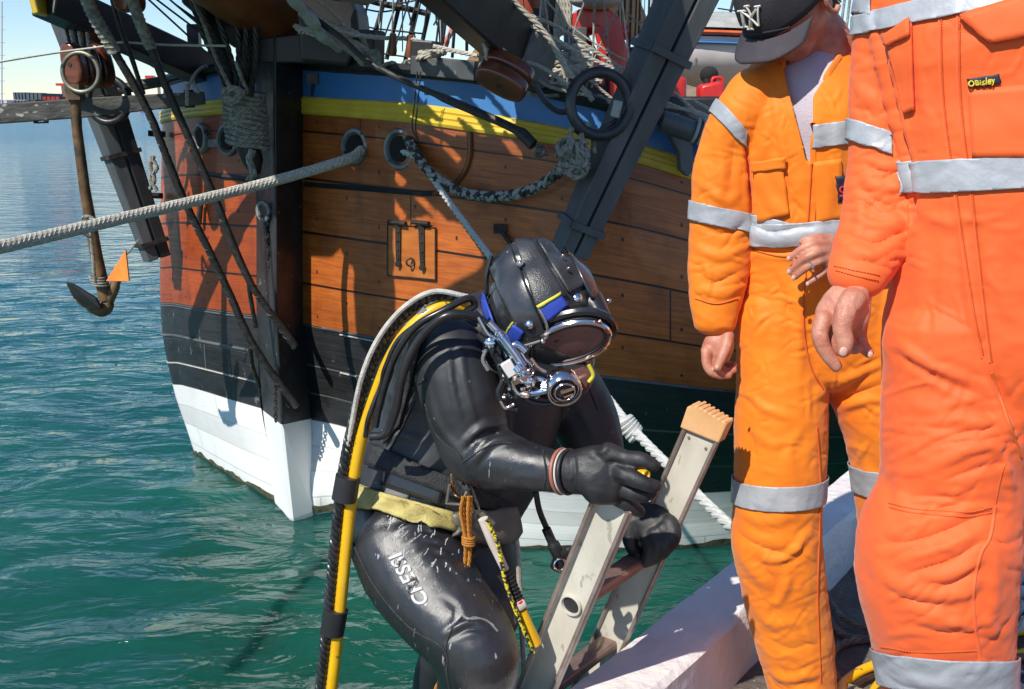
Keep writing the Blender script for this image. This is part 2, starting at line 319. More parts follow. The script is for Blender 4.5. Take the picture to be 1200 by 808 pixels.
# planked hull: UV u = metres along, v = plank number, plank edges at whole v
def plank_mat(name, a, b, seam=(.01,.006,.004), nails=True, rough=.42, dirt=1.0, coat=.15, wear=None):
    m = bpy.data.materials.new(name); m.use_nodes = True; nt = m.node_tree; N = nt.nodes; L = nt.links
    bs = N['Principled BSDF']; bs.inputs['Roughness'].default_value = rough; bs.inputs['Coat Weight'].default_value = coat
    uv = N.new('ShaderNodeUVMap'); sp = N.new('ShaderNodeSeparateXYZ'); L.new(uv.outputs[0], sp.inputs[0])
    def math_(op, x, y=None, z=None):
        n = N.new('ShaderNodeMath'); n.operation = op
        for i, k in enumerate((x, y, z)):
            if k is None: continue
            if isinstance(k, (int, float)): n.inputs[i].default_value = k
            else: L.new(k, n.inputs[i])
        return n.outputs[0]
    u, v = sp.outputs[0], sp.outputs[1]
    fv = math_('FRACT', v); pv = math_('FLOOR', v)
    # grain: noise stretched along the plank, shifted per plank
    cb = N.new('ShaderNodeCombineXYZ'); L.new(math_('ADD', math_('MULTIPLY', u, 1.6), math_('MULTIPLY', pv, 7.3)), cb.inputs[0]); L.new(math_('MULTIPLY', v, 9.0), cb.inputs[1])
    g = N.new('ShaderNodeTexNoise'); g.inputs['Scale'].default_value = 1.6; g.inputs['Detail'].default_value = 8; g.inputs['Distortion'].default_value = 1.4; L.new(cb.outputs[0], g.inputs['Vector'])
    r = N.new('ShaderNodeValToRGB'); r.color_ramp.elements[0].position = .3; r.color_ramp.elements[1].position = .72
    r.color_ramp.elements[0].color = (*a, 1); r.color_ramp.elements[1].color = (*b, 1); L.new(g.outputs['Fac'], r.inputs[0])
    wn_ = N.new('ShaderNodeTexWhiteNoise'); wn_.noise_dimensions = '1D'; L.new(pv, wn_.inputs['W'])
    tcb = N.new('ShaderNodeTexCoord'); big = N.new('ShaderNodeTexNoise'); big.inputs['Scale'].default_value = 2.2; big.inputs['Detail'].default_value = 6; big.inputs['Roughness'].default_value = .65; L.new(tcb.outputs['Object'], big.inputs['Vector'])
    hs = N.new('ShaderNodeHueSaturation'); L.new(r.outputs[0], hs.inputs['Color'])
    L.new(math_('MULTIPLY', math_('ADD', math_('MULTIPLY', wn_.outputs[0], .35), .8), math_('ADD', math_('MULTIPLY', math_('SUBTRACT', big.outputs['Fac'], .5), 1.1 * dirt), 1.0)), hs.inputs['Value'])
    # fine dark streaks + stains
    st = N.new('ShaderNodeTexNoise'); st.inputs['Scale'].default_value = 1; st.inputs['Detail'].default_value = 5
    cb2 = N.new('ShaderNodeCombineXYZ'); L.new(math_('MULTIPLY', u, 6), cb2.inputs[0]); L.new(math_('MULTIPLY', v, 1.1), cb2.inputs[1]); L.new(cb2.outputs[0], st.inputs['Vector'])
    stf = math_('MULTIPLY', math_('SMOOTH_MIN', math_('MAXIMUM', math_('SUBTRACT', st.outputs['Fac'], .52), 0.0), .2, .05), 3.0 * dirt)
    mx0 = N.new('ShaderNodeMix'); mx0.data_type = 'RGBA'; L.new(stf, mx0.inputs[0]); L.new(hs.outputs[0], mx0.inputs[6]); mx0.inputs[7].default_value = (a[0] * .3, a[1] * .25, a[2] * .3, 1)
    # seams
    d = math_('ABSOLUTE', math_('SUBTRACT', fv, .5)); se = math_('GREATER_THAN', d, .478)
    # butt joints in alternate planks
    ju = math_('FRACT', math_('ADD', math_('MULTIPLY', u, .37), math_('MULTIPLY', pv, .413))); jt = math_('LESS_THAN', ju, .0035)
    msk = math_('MAXIMUM', se, jt)
    if nails:
        nu = math_('SUBTRACT', math_('FRACT', math_('MULTIPLY', u, 3.1)), .5)
        off = math_('MULTIPLY', math_('SUBTRACT', math_('FRACT', math_('MULTIPLY', math_('FLOOR', math_('MULTIPLY', u, 3.1)), .5)), .25), .9)
        nv = math_('SUBTRACT', fv, math_('ADD', .5, off))
        dd = math_('SQRT', math_('ADD', math_('POWER', math_('MULTIPLY', nu, .32), 2), math_('POWER', math_('MULTIPLY', nv, .21), 2)))
        msk = math_('MAXIMUM', msk, math_('MULTIPLY', math_('LESS_THAN', dd, .0090), .85))
    mx = N.new('ShaderNodeMix'); mx.data_type = 'RGBA'; L.new(msk, mx.inputs[0]); L.new(mx0.outputs[2], mx.inputs[6]); mx.inputs[7].default_value = (*seam, 1)
    fin = mx.outputs[2]
    if wear:
        tc_ = N.new('ShaderNodeTexCoord'); mp_ = N.new('ShaderNodeMapping'); mp_.inputs['Scale'].default_value = (1, 1, .45); L.new(tc_.outputs['Object'], mp_.inputs['Vector'])
        w1 = N.new('ShaderNodeTexNoise'); w1.inputs['Scale'].default_value = 16; w1.inputs['Detail'].default_value = 8; w1.inputs['Roughness'].default_value = .7; L.new(mp_.outputs[0], w1.inputs['Vector'])
        w2 = N.new('ShaderNodeValToRGB'); w2.color_ramp.elements[0].position = .615; w2.color_ramp.elements[1].position = .66; L.new(w1.outputs['Fac'], w2.inputs[0])
        m3 = N.new('ShaderNodeMix'); m3.data_type = 'RGBA'; L.new(w2.outputs[0], m3.inputs[0]); L.new(fin, m3.inputs[6]); m3.inputs[7].default_value = (*wear, 1); fin = m3.outputs[2]
    L.new(fin, bs.inputs['Base Color'])
    bp = N.new('ShaderNodeBump'); bp.inputs['Strength'].default_value = .6; bp.inputs['Distance'].default_value = .012
    hgt = math_('SUBTRACT', math_('MULTIPLY', g.outputs['Fac'], .25), math_('MULTIPLY', msk, 1.0)); L.new(hgt, bp.inputs['Height']); L.new(bp.outputs[0], bs.inputs['Normal'])
    rg = N.new('ShaderNodeMapRange'); rg.inputs['To Min'].default_value = rough - .1; rg.inputs['To Max'].default_value = rough + .2; L.new(g.outputs['Fac'], rg.inputs[0]); L.new(rg.outputs[0], bs.inputs['Roughness'])
    return m
oiled_planks = plank_mat('oiled_planks', (.49,.130,.021), (.27,.056,.010))
red_planks = plank_mat('red_oiled_planks', (.36,.066,.010), (.24,.036,.006))
black_planks = plank_mat('black_planks', (.014,.014,.016), (.03,.03,.031), seam=(.12,.12,.11), nails=False, rough=.4, wear=(.13,.13,.12))
white_planks = plank_mat('white_planks', (.84,.84,.83), (.80,.80,.78), seam=(.60,.60,.56), nails=False, rough=.5, coat=0, dirt=.22)
# ------------------------------------------------------------------ water
def make_water():
    m = bpy.data.materials.new('sea_water'); m.use_nodes = True; nt = m.node_tree; N = nt.nodes; L = nt.links
    b = N['Principled BSDF']; b.inputs['Roughness'].default_value = .04; b.inputs['IOR'].default_value = 1.33
    b.inputs['Subsurface Weight'].default_value = .85; b.inputs['Subsurface Radius'].default_value = (.5, 1.2, 1.1); b.inputs['Subsurface Scale'].default_value = 1.5
    tc = N.new('ShaderNodeTexCoord')
    n0 = N.new('ShaderNodeTexNoise'); n0.inputs['Scale'].default_value = .35; n0.inputs['Detail'].default_value = 3; L.new(tc.outputs['Object'], n0.inputs['Vector'])
    r = N.new('ShaderNodeValToRGB'); r.color_ramp.elements[0].position = .3; r.color_ramp.elements[1].position = .7
    r.color_ramp.elements[0].color = (.005, .066, .052, 1); r.color_ramp.elements[1].color = (.011, .100, .070, 1); L.new(n0.outputs['Fac'], r.inputs[0])
    # sky's reflected blue painted into the base colour, stronger away from the wharf
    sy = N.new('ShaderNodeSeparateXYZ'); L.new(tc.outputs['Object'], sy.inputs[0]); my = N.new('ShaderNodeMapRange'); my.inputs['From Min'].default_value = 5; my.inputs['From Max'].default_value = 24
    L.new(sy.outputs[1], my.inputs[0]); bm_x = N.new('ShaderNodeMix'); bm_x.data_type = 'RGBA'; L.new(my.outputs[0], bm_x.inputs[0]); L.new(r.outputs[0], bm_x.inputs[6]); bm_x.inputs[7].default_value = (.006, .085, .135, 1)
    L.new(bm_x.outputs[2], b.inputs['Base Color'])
    prev = None
    for sc_, st, ds, dist in ((1.0, .6, .24, .5), (2.8, .6, .085, .8), (7.5, .30, .018, .8)):
        mp = N.new('ShaderNodeMapping'); mp.inputs['Scale'].default_value = (.75, 1.5, 1); mp.inputs['Rotation'].default_value = (0, 0, R(-12)); L.new(tc.outputs['Object'], mp.inputs['Vector'])
        n = N.new('ShaderNodeTexNoise'); n.inputs['Scale'].default_value = sc_; n.inputs['Detail'].default_value = 4; n.inputs['Distortion'].default_value = dist
        L.new(mp.outputs[0], n.inputs['Vector'])
        bp = N.new('ShaderNodeBump'); bp.inputs['Strength'].default_value = st; bp.inputs['Distance'].default_value = ds
        L.new(n.outputs['Fac'], bp.inputs['Height'])
        if prev: L.new(prev.outputs[0], bp.inputs['Normal'])
        prev = bp
    L.new(prev.outputs[0], b.inputs['Normal'])
    # far off, the ripples are too small to resolve and read as a rougher surface
    sx = N.new('ShaderNodeSeparateXYZ'); L.new(tc.outputs['Object'], sx.inputs[0])
    mr = N.new('ShaderNodeMapRange'); mr.inputs['From Min'].default_value = 15; mr.inputs['From Max'].default_value = 90
    mr.inputs['To Min'].default_value = .04; mr.inputs['To Max'].default_value = .20; L.new(sx.outputs[1], mr.inputs[0]); L.new(mr.outputs[0], b.inputs['Roughness'])
    # real swell near the wharf, flat sheet to the horizon: rings of a polar-like grid that widen with distance
    ys = [2.0]
    while ys[-1] < 16: ys.append(ys[-1] + .055 + .004 * ys[-1])
    while ys[-1] < 2500: ys.append(ys[-1] * 1.12)
    rows = []
    for y in ys:
        row = []; half = max(7, y * .9) if y < 30 else y * 1.2
        for k in range(240):
            x = -half * 1.3 + 2.3 * half * k / 239
            a = math.exp(-((y - 2) / 16) ** 2)
            z = -1.3 + a * (.034 * noise.noise(Vector((x * 1.1 + .3 * y, y * 2.1, 3))) + .026 * noise.noise(Vector((x * 2.6, y * 4.6 - x * .6, 9))) + .008 * noise.noise(Vector((x * 7, y * 10, 5))))
            row.append((x, y, z))
        rows.append(row)
    mb = MB(); mb.grid(rows)
    # the strip under and behind the camera
    mb.grid([[(-9.1, -6, -1.31), (7, -6, -1.31)], [(-9.1, 2.02, -1.31), (7, 2.02, -1.31)]])
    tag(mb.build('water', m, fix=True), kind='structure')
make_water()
mb = MB(); mb.add([(-3000, -300, -4), (3000, -300, -4), (3000, 3000, -4), (-3000, 3000, -4)], [(0, 1, 2, 3)])
tag(mb.build('seabed', mat('seabed', (.05, .09, .07))), kind='structure')
# ------------------------------------------------------------------ wharf
EA = R(52.0); ED = Vector((math.cos(EA), math.sin(EA), 0)); EN = Vector((math.sin(EA), -math.cos(EA), 0))   # along the edge, towards the land
L0 = PZ(780, 714, .18); L0.z = 0
def W(s, n, z): return L0 + ED * s + EN * n + Vector((0, 0, z))
wharf_m = mat('wharf_deck', (.10,.080,.066), (.16,.13,.11), rough=.85, ns=10, bump=1.0, bs=60, bd=.01, spots=(.34,.31,.28), spot_s=60, spot_t=.66)
mb = MB(); mb.add([W(-8, .1, 0), W(16, .1, 0), W(16, 9, 0), W(-8, 9, 0)], [(0, 1, 2, 3)])
mb.add([W(-8, .03, -.004), W(16, .03, -.004), W(16, .03, -4), W(-8, .03, -4)], [(0, 1, 2, 3)])
mb.add([W(-8, .03, -.004), W(16, .03, -.004), W(16, .12, -.004), W(-8, .12, -.004)], [(0, 1, 2, 3)])
tag(mb.build('wharf', wharf_m, smooth=False), kind='structure')
# coping beam, painted white, a little uneven
rows = []; prof = [(.006, .0), (0, .06), (.002, .165), (.014, .180), (.08, .184), (.150, .181), (.164, .168), (.166, .06), (.168, .0)]
for i in range(0, 401):
    s = -5 + i * .04; row = []
    for j, (n, z) in enumerate(prof):
        w = .006 * noise.noise(Vector((s * 3, j * .7, 1))) + .003 * noise.noise(Vector((s * 14, j * 1.3, 4)))
        row.append(W(s, n + w * (0 if j in (3,4,5) else 1), z + (w if 2 < j < 7 else 0)))
    rows.append(row)
mb = MB(); mb.grid(rows)
tag(mb.build('coping_beam', white_beam), 'thick white painted timber beam running along the wharf edge', 'beam')
# ------------------------------------------------------------------ far shore
mb = MB(); mb.add([(-900, 1300, -1.1), (900, 1300, -1.1), (900, 2400, 3), (-900, 2400, 3)], [(0, 1, 2, 3)])
tag(mb.build('far_shore', pale_far), kind='structure')
def far_box(mb_, x0, x1, y0, y1, Y, dep=30, mi=0):
    a = P(x0, y0, Y); b = P(x1, y1, Y); mb_.box(((a.x + b.x) / 2, Y + dep / 2, (a.z + b.z) / 2), (abs(b.x - a.x), dep, abs(a.z - b.z)), mi=mi)
for i, (x0, x1, y0, y1, m_, l) in enumerate([(15, 30, 108.5, 127, container_dark, 'grey stack of shipping containers at left end of the far quay'), (30.3, 49, 109.5, 127, container_dark, 'dark shipping container stack with corrugated side on the far quay'), (49.5, 70, 113.5, 127, container_red, 'low row of red shipping containers beside the far crane leg')]):
    mb = MB(); n = 4
    for k in range(n):
        for q in range(2): far_box(mb, x0 + (x1 - x0) * k / n, x0 + (x1 - x0) * (k + .93) / n, y0 + (y1 - y0) * q / 2, y0 + (y1 - y0) * (q + .95) / 2, 620)
    tag(mb.build('container_stack', m_, smooth=False), l, 'containers')
def crane(x, y, w, s, label):
    r = thing('gantry_crane', P(x, 127, 700), label, 'crane')
    for dx in (-w / 2, w / 2):
        mb = MB(); far_box(mb, x + dx - s * .5, x + dx + s * .5, y, 127, 700, 6); mb.build('leg', red_paint, r, smooth=False)
    mb = MB(); far_box(mb, x - w * .9, x + w * .9, y - s * .9, y + s * .3, 699, 5); far_box(mb, x - w * .2, x + w * .25, y - s * 2.6, y - s * 1.1, 699, 5); mb.build('boom', red_paint, r, smooth=False)
crane(83, 100, 20, 2.4, 'red harbour gantry crane seen through the large ring on the far quay')
crane(174, 95, 22, 2.4, 'red harbour gantry crane on the far quay behind the black ropes')
mb = MB()
for k in range(9):
    x = -20 + k * 6 + rnd.uniform(-1, 1); far_box(mb, x, x + rnd.uniform(3, 5.5), rnd.uniform(117, 121), 127, 800)
tag(mb.build('harbour_sheds', pale_far, smooth=False), 'pale cluster of low harbour sheds on the far left shore', 'sheds')
mb = MB()
mb.tube([P(2, 127, 500), P(2, 2, 500)], .35, 5)
for k in range(7): mb.tube([P(-1, 20 + k * 15, 500), P(6, 20 + k * 15, 500)], .15, 4)
tag(mb.build('lattice_mast', pale_far), 'thin grey lattice mast on the far shore at the left edge', 'mast')
# ------------------------------------------------------------------ the ship
ship = thing('sailing_ship', (0.4, 6.5, -1.3), 'wooden sailing ship moored at the wharf with varnished planks, blue bulwark and black stem', 'ship')
WZ = -1.3
def wl_pt(px, py): return PZ(px, py, WZ)
# columns from the stem to the right: per row (px, py, distance)
Rc = [
 [(352,74,6.6),(352,115,6.6),(352,132,6.6),(354,380,6.55),(364,492,6.58),(366,599)],
 [(405,78,6.25),(405,118,6.25),(405,136,6.25),(405,390,6.25),(405,501,6.42),(402,598)],
 [(480,83,5.85),(480,123,5.85),(480,143,5.82),(480,404,5.84),(480,527,6.05),(480,620)],
 [(560,90,5.55),(560,134,5.53),(560,154,5.5),(560,419,5.52),(560,560,5.78),(560,638)],
 [(650,108,5.35),(650,151,5.33),(650,167,5.3),(650,434,5.3),(650,578,5.66),(650,645)],
 [(750,132,5.30),(750,172,5.28),(750,190,5.26),(750,447,5.22),(750,580,5.62),(750,645)],
 [(860,158,5.35),(860,205,5.33),(860,222,5.30),(860,459,5.26),(860,576,5.70),(860,636)],
 [(1000,185,5.65),(1000,228,5.63),(1000,246,5.6),(1000,468,5.56),(1000,565,6.0),(1000,612)],
 [(1110,198,6.2),(1110,243,6.2),(1110,260,6.18),(1110,458,6.15),(1110,540,6.55),(1110,572)]]
Lc = [
 [(306,76,6.72),(306,112,6.72),(306,130,6.72),(303,371,6.7),(306,479,6.7),(332,590)],
 [(270,79,6.85),(270,117,6.85),(270,132,6.85),(268,366,6.85),(272,469,6.88),(296,572)],
 [(236,84,7.08),(236,121,7.08),(236,135,7.08),(233,361,7.08),(240,459,7.12),(262,552)],
 [(208,90,7.42),(208,126,7.42),(208,139,7.4),(205,356,7.38),(215,452,7.4),(238,537)],
 [(192,97,7.85),(190,132,7.85),(190,144,7.82),(188,354,7.78),(202,448,7.72),(227,525)]]
def col3(c):
    r = [P(*q) for q in c[:5]]; w = wl_pt(*c[5]); r.append(w); b = w.copy(); b.z = -2.2; b.y += .35; r.append(b); return r
Rcols = [col3(c) for c in Rc]; Lcols = [col3(c) for c in Lc]
def tail(cols, steps, d):
    base = cols[-1]
    for s in steps: cols.append([p + d * s + Vector((0, 0, .012 * s * s)) for p in base])
tail(Rcols, (1.5, 3.5, 7, 11), ED); tail(Lcols, (.6,), Vector((-.05, 1, 0)))
Lcols.append([p + Vector((.1, .9, 0)) for p in Lcols[-1]]); tail(Lcols, (1.5, 4, 8), ED)
def fine_cols(cols, n=10):
    K = len(cols[0]); A = [np.array([c[k] for c in cols]).reshape(len(cols), 3) for k in range(K)]
    F_ = [smooth_path([tuple(x) for x in a], n) for a in A]
    return [[Vector(F_[k][i]) for k in range(K)] for i in range(len(F_[0]))]
Rf = fine_cols(Rcols); Lf = fine_cols(Lcols)
ROWS = {0: 'rail', 1: 'yt', 2: 'yb', 3: 'bt', 4: 'wt', 5: 'wl', 6: 'kb'}
def rowpt(c, r):
    """smooth vertical position r (0..6)"""
    k = min(int(r), 5); t = r - k; a = c[max(k - 1, 0)]; b = c[k]; d = c[k + 1]; e = c[min(k + 2, 6)]
    if k in (0, 1): return b.lerp(d, t)
    if k == 2: a = b - (d - b) * .3
    return .5 * ((2 * b) + (d - a) * t + (2 * a - 5 * b + 4 * d - e) * t * t + (3 * b - a - 3 * d + e) * t ** 3)
def hull_zone(name, r0, r1, nv, nplank, mats_, vo=0):
    for F_, m_ in ((Lf, mats_[0]), (Rf, mats_[1])):
        rows = []; uv = []
        acc = 0
        for i, c in enumerate(F_):
            if i: acc += (rowpt(c, (r0 + r1) / 2) - rowpt(F_[i - 1], (r0 + r1) / 2)).length
            rows.append([rowpt(c, r0 + (r1 - r0) * k / nv) for k in range(nv + 1)])
            uv += [(acc + vo, nplank * k / nv + .001) for k in range(nv + 1)]
        mb = MB(); mb.grid(rows); mb.build(name, m_, ship, keep_uv=uv, fix=True)
hull_zone('bulwark', 0, 1, 2, 1, (blue_paint, blue_paint))
hull_zone('planking', 1, 3, 24, 9, (red_planks, oiled_planks), .3)
hull_zone('wale', 3, 4, 8, 3, (black_planks, black_planks), 1)
hull_zone('hull_bottom', 4, 6, 12, 7, (white_planks, white_planks), 2)
def strip(name, F_, r, off, rad, m_, flat=1, i0=0, i1=None):
    pts = []
    sub = F_[i0:i1]
    for i, c in enumerate(sub):
        t = (sub[min(i + 1, len(sub) - 1)][0] - sub[max(i - 1, 0)][0]); nrm = Vector((t.y, -t.x, 0)).normalized()
        if F_ is Lf: nrm = -nrm
        pts.append(rowpt(c, r) + nrm * off)
    mb = MB(); mb.tube(pts, rad, 8, flat=flat); return mb.build(name, m_, ship)
for F_ in (Lf, Rf):
    for q in (1.14, 1.5, 1.86): strip('yellow_moulding', F_, q, -.002, .024, yellow_paint)
    strip('rail_cap', F_, -.03, .0, .055, black_timber, flat=.55)
    strip('bulwark_seam', F_, .15, .004, .012, black_timber)
strip('white_line', Rf, 3.0, .004, .008, grey_timber, i0=5, i1=60)
strip('wale_edge', Rf, 3.34, .003, .0055, grey_rope, i0=9, i1=13)  # pale strip put in as a white glint on the wale
strip('wale_edge', Rf, 3.02, .004, .005, grey_rope, i0=9, i1=16)
strip('wale_edge', Lf, 3.02, .003, .006, grey_timber)
strip('wale_edge', Lf, 3.30, .006, .012, grey_timber)
strip('wale_edge', Lf, 3.68, .002, .005, grey_rope)
# weed and scum along the waterline
scum = mat('waterline_scum', (.035,.045,.02), (.12,.11,.06), rough=.8, ns=30, bump=.6, bs=80)
for F_ in (Lf, Rf):
    rows = []
    for i, c in enumerate(F_):
        hgt_ = .05 + .05 * noise.noise(Vector((i * .35, 3, 1))) + .03 * noise.noise(Vector((i * 1.7, 5, 1)))
        o_ = Vector((0, -.004, 0)) if F_ is Rf else Vector((-.004, -.003, 0))
        rows.append([rowpt(c, 5 - max(.01, hgt_) * f_) + o_ for f_ in (1, .5, 0, -.5)])
    mb = MB(); mb.grid(rows); mb.build('waterline_weed', scum, ship)
# deck
dk = [c[0] - Vector((0, 0, .55)) for c in Lf[::-1]] + [c[0] - Vector((0, 0, .55)) for c in Rf]
mb = MB(); mb.add(dk, [tuple(range(len(dk)))]); mb.build('deck', deck_wood, ship, smooth=False)
# inside of the far bulwark
# stem timber: left back, front edge, right back at each height
st = [((300,40,6.75),(321,40,6.28),(356,40,6.6)), ((300,380,6.72),(323,380,6.25),(357,380,6.56)), ((308,481,6.7),(330,498,6.24),(364,491,6.55))]
def stem_mesh(rows_, m_, name):
    mb = MB(); rr = []
    for L_, E_, R_ in rows_:
        l, e, r = (P(*L_) if len(L_) == 3 else Vector(L_[:3]), P(*E_), P(*R_)); a = (e - l).normalized(); b = (r - e).normalized()
        rr.append([l + Vector((0, .3, 0)), l, e - a * .02, e + b * .02 + Vector((0, -.004, 0)), r, r + Vector((0, .3, 0))])
    mb.grid(rr); o = mb.build(name, m_, ship, smooth=False, bevel=.008); return o
stem_mesh(st, black_paint, 'stem')
mbs = MB(); bl, be, br = P(*st[2][0]), P(*st[2][1]), P(*st[2][2])
wl_l, wl_e, wl_r = wl_pt(322, 588), wl_pt(341, 609), wl_pt(366, 600)
rr = []
for l, e, r in ((bl, be, br), (wl_l, wl_e, wl_r)):
    rr.append([l + Vector((0, .3, 0)), l, e - (e - l).normalized() * .02, e + (r - e).normalized() * .02, r, r + Vector((0, .3, 0))])
rr.append([p + Vector((.1, .2, -.9)) for p in rr[-1]])
mbs.grid(rr); mbs.build('cutwater', white_planks, ship, smooth=False, keep_uv=[(k * .1, .5 + i * .001) for i in range(3) for k in range(6)])
# hawse holes: flared lead rims with a dark disc painted for the shade inside
def hawse(px, py, Y, rpx, nrm, tip=(0, 0)):
    c = P(px, py, Y); s = spx(c); n = Vector(nrm).normalized(); mb = MB()
    mb.lathe(c - n * .03, n, [(0, rpx * s * .62), (0, rpx * s * 1.0), (.03, rpx * s * 1.04), (.05, rpx * s * .95), (.055, rpx * s * .8), (.02, rpx * s * .62), (-.08, rpx * s * .58), (-.1, rpx * s * .5)], 24)
    o = mb.build('hawse_hole', lead, ship)
    mb = MB(); mb.lathe(c + n * .006, n, [(0, rpx * s * .64), (.012, rpx * s * .6)], 20); h = mb.build('throat_disc', mat('throat_shade', (.006,.005,.004), (.01,.009,.008), rough=.9), o)
hawse(417, 172, 6.17, 21, (-.55, -.83, .05)); hawse(470, 175, 5.88, 24, (-.5, -.86, .05))
hawse(236, 162, 7.05, 17, (-.75, -.65, .05)); hawse(268, 164, 6.86, 19, (-.6, -.8, .05))
mb = MB(); mb.bar(P(244, 168, 7.0), P(258, 168, 6.9), .03, .05); mb.build('hawse_bridge', lead, ship)
# dark seam and raised edge of the upper planks, drawn on the hull surface
def on_hull(px, py, off=.01):
    best = None
    o = CAMP; d = ray(px, py).normalized(); h = HULL.ray_cast(o, d)
    if h[0] is None: return P(px, py, 5.5)
    n = h[1] if h[1].dot(d) < 0 else -h[1]
    return h[0] + n * off
def hull_bvh():
    vs = []; fs = []
    for F_ in (Lf, Rf):
        rows = [[rowpt(c, 6 * k / 48) for k in range(49)] for c in F_]; o = len(vs); w = 49
        vs += [p for r_ in rows for p in r_]
        fs += [(o + i * w + j, o + i * w + j + 1, o + (i + 1) * w + j + 1, o + (i + 1) * w + j) for i in range(len(rows) - 1) for j in range(48)]
    return BVHTree.FromPolygons(vs, fs)
HULL = hull_bvh()
mb = MB(); mb.tube(poly(*[on_hull(x, y, .006) for x, y in ((551,155),(552,170),(550,190),(541,208),(528,220),(510,227))]), .016, 8); mb.build('edge_moulding', varnish, ship)
mb = MB(); mb.tube([on_hull(x, y, .002) for x, y in ((358,216),(400,219),(450,223),(500,227),(520,226))], .018, 6); mb.build('plank_edge', black_timber, ship)
mb = MB(); mb.tube([on_hull(x, y, .002) for x, y in ((236,202),(262,207),(290,210),(300,211))], .02, 6); mb.build('plank_edge', black_timber, ship)
# small gun port lid with two strap hinges and a ring
lid = [on_hull(x, y, .012) for x, y in ((456,263),(512,267),(512,328),(456,323))]
def quad_slab(q, th):
    n = (q[1] - q[0]).cross(q[3] - q[0]).normalized()
    if n.y > 0: n = -n
    return q, n * th
mb = MB(); qv, ex = quad_slab(lid, -.02); mb.prism(qv, ex); lo_ = mb.build('port_lid', varnish, ship, smooth=False, keep_uv=None, bevel=.003)
lo_.data.materials[0] = mat('lid_wood', (.5,.16,.03), (.38,.1,.018), rough=.42, ns=7, stretch=(.6,1,4), bump=.2, bs=40)
mb = MB()
for a, b in ((0, 1), (1, 2), (2, 3), (3, 0)): mb.tube([lid[a] - Vector((0,.002,0)), lid[b] - Vector((0,.002,0))], .005, 5)
mb.build('lid_gap', iron, lo_)
for x in (470, 497):
    mb = MB(); a = on_hull(x, 262, .025); b = on_hull(x - (0 if x < 480 else -1), 309 if x < 480 else 313, .025)
    mb.bar(a, b, .034, .012, up=(0, -1, 0), w2=.022); mb.lathe(b - Vector((0, .0, 0)), (0, -1, 0), [(0, .018), (.01, .018)], 12)
    a2 = on_hull(x - 10, 260, .03); b2 = on_hull(x + 10, 262, .03); mb.tube([a2, b2], .014, 8)
    for k in range(4): q = a.lerp(b, .2 + k * .22); mb.ell(q - Vector((0, .008, 0)), .006, .004, .006, n=5)
    mb.build('strap_hinge', iron, lo_)
mb = MB(); c_ = on_hull(485, 307, .03); mb.ring(c_, (.1, -1, .2), .022, .006); mb.build('lid_ring', iron, lo_)
for x, y in ((588, 268),):
    mb = MB(); a = on_hull(x, y, .02); mb.box(a, (.07, .03, .05)); mb.tube([a, on_hull(x + 14, y + 18, .03)], .012, 6); mb.build('iron_cleat', iron, ship)
mb = MB(); a = on_hull(370, 93, .02); mb.box(a, (.07, .05, .06)); mb.tube([a, on_hull(368, 112, .02)], .008, 6); mb.build('iron_bracket', iron, ship)
for x, y in ((193, 158), (190, 230)):
    mb = MB(); a = on_hull(x + 4, y, .02); mb.tube([a, a + Vector((-.11, -.05, .01))], .022, 8); mb.build('bolt_pin', iron, ship)
# eye and chain plate on the stem
mb = MB(); mb.ring(P(309, 248, 6.4), (-.6, -.8, 0), .055, .016); mb.build('bobstay_eye', lead, ship)
for k in range(8):
    pass
mb = MB()
for k in range(9): mb.ring(P(313 + k * .4, 262 + k * 7.2, 6.42), ((1, 0, .2) if k % 2 else (-.5, -.8, 0)), .018, .007, 12, 6)
mb.build('bobstay_chain', iron, ship)
mb = MB()
for k in range(14): mb.ring(P(323, 438 + k * 4.2, 6.2), ((1, 0, .2) if k % 2 else (-.5, -.8, 0)), .014, .005, 10, 5)
mb.build('bobstay_chain', iron, ship)
# ---- head timbers above the stem
mb = MB(); mb.tube(poly(P(395, 62, 6.9), P(330, 25, 6.5), P(255, -22, 6.0), P(170, -75, 5.5), P(60, -150, 4.8)), [.19]*8 + [.18]*8 + [.17]*8 + [.15]*8 + [.14], 20); mb.build('bowsprit', varnish, ship)
mb = MB(); mb.prism([P(302, 45, 6.3), P(352, 40, 6.3), P(440, 66, 6.3), P(440, 82, 6.3), P(352, 74, 6.3), P(302, 74, 6.3)], (0, .35, 0)); mb.build('head_timber', black_timber, ship, smooth=False, bevel=.01)
mb = MB(); mb.prism([P(345, -30, 6.1), P(400, -30, 6.1), P(418, 12, 6.1), P(422, 48, 6.1), P(408, 78, 6.1), P(352, 72, 6.1)], (0, .5, 0)); mb.build('knighthead', black_timber, ship, smooth=False, bevel=.02)
mb = MB(); mb.bar(P(225, -12, 6.35), P(312, 62, 6.45), .16, .2); mb.build('head_knee', black_timber, ship, bevel=.01)
# furled headsail above the bowsprit, mostly out of view, added to shade the hull
sail_m = canvas
mb = MB(); pts = poly(P(430, -28, 5.9), P(300, -60, 5.4), P(120, -115, 4.8), P(-60, -170, 4.3))
mb.tube(pts, [.20 + .03 * noise.noise(Vector((i * .7, 2, 0))) for i in range(len(pts))], 16, flat=.8); mb.build('shade_caster_sail', sail_m, ship)
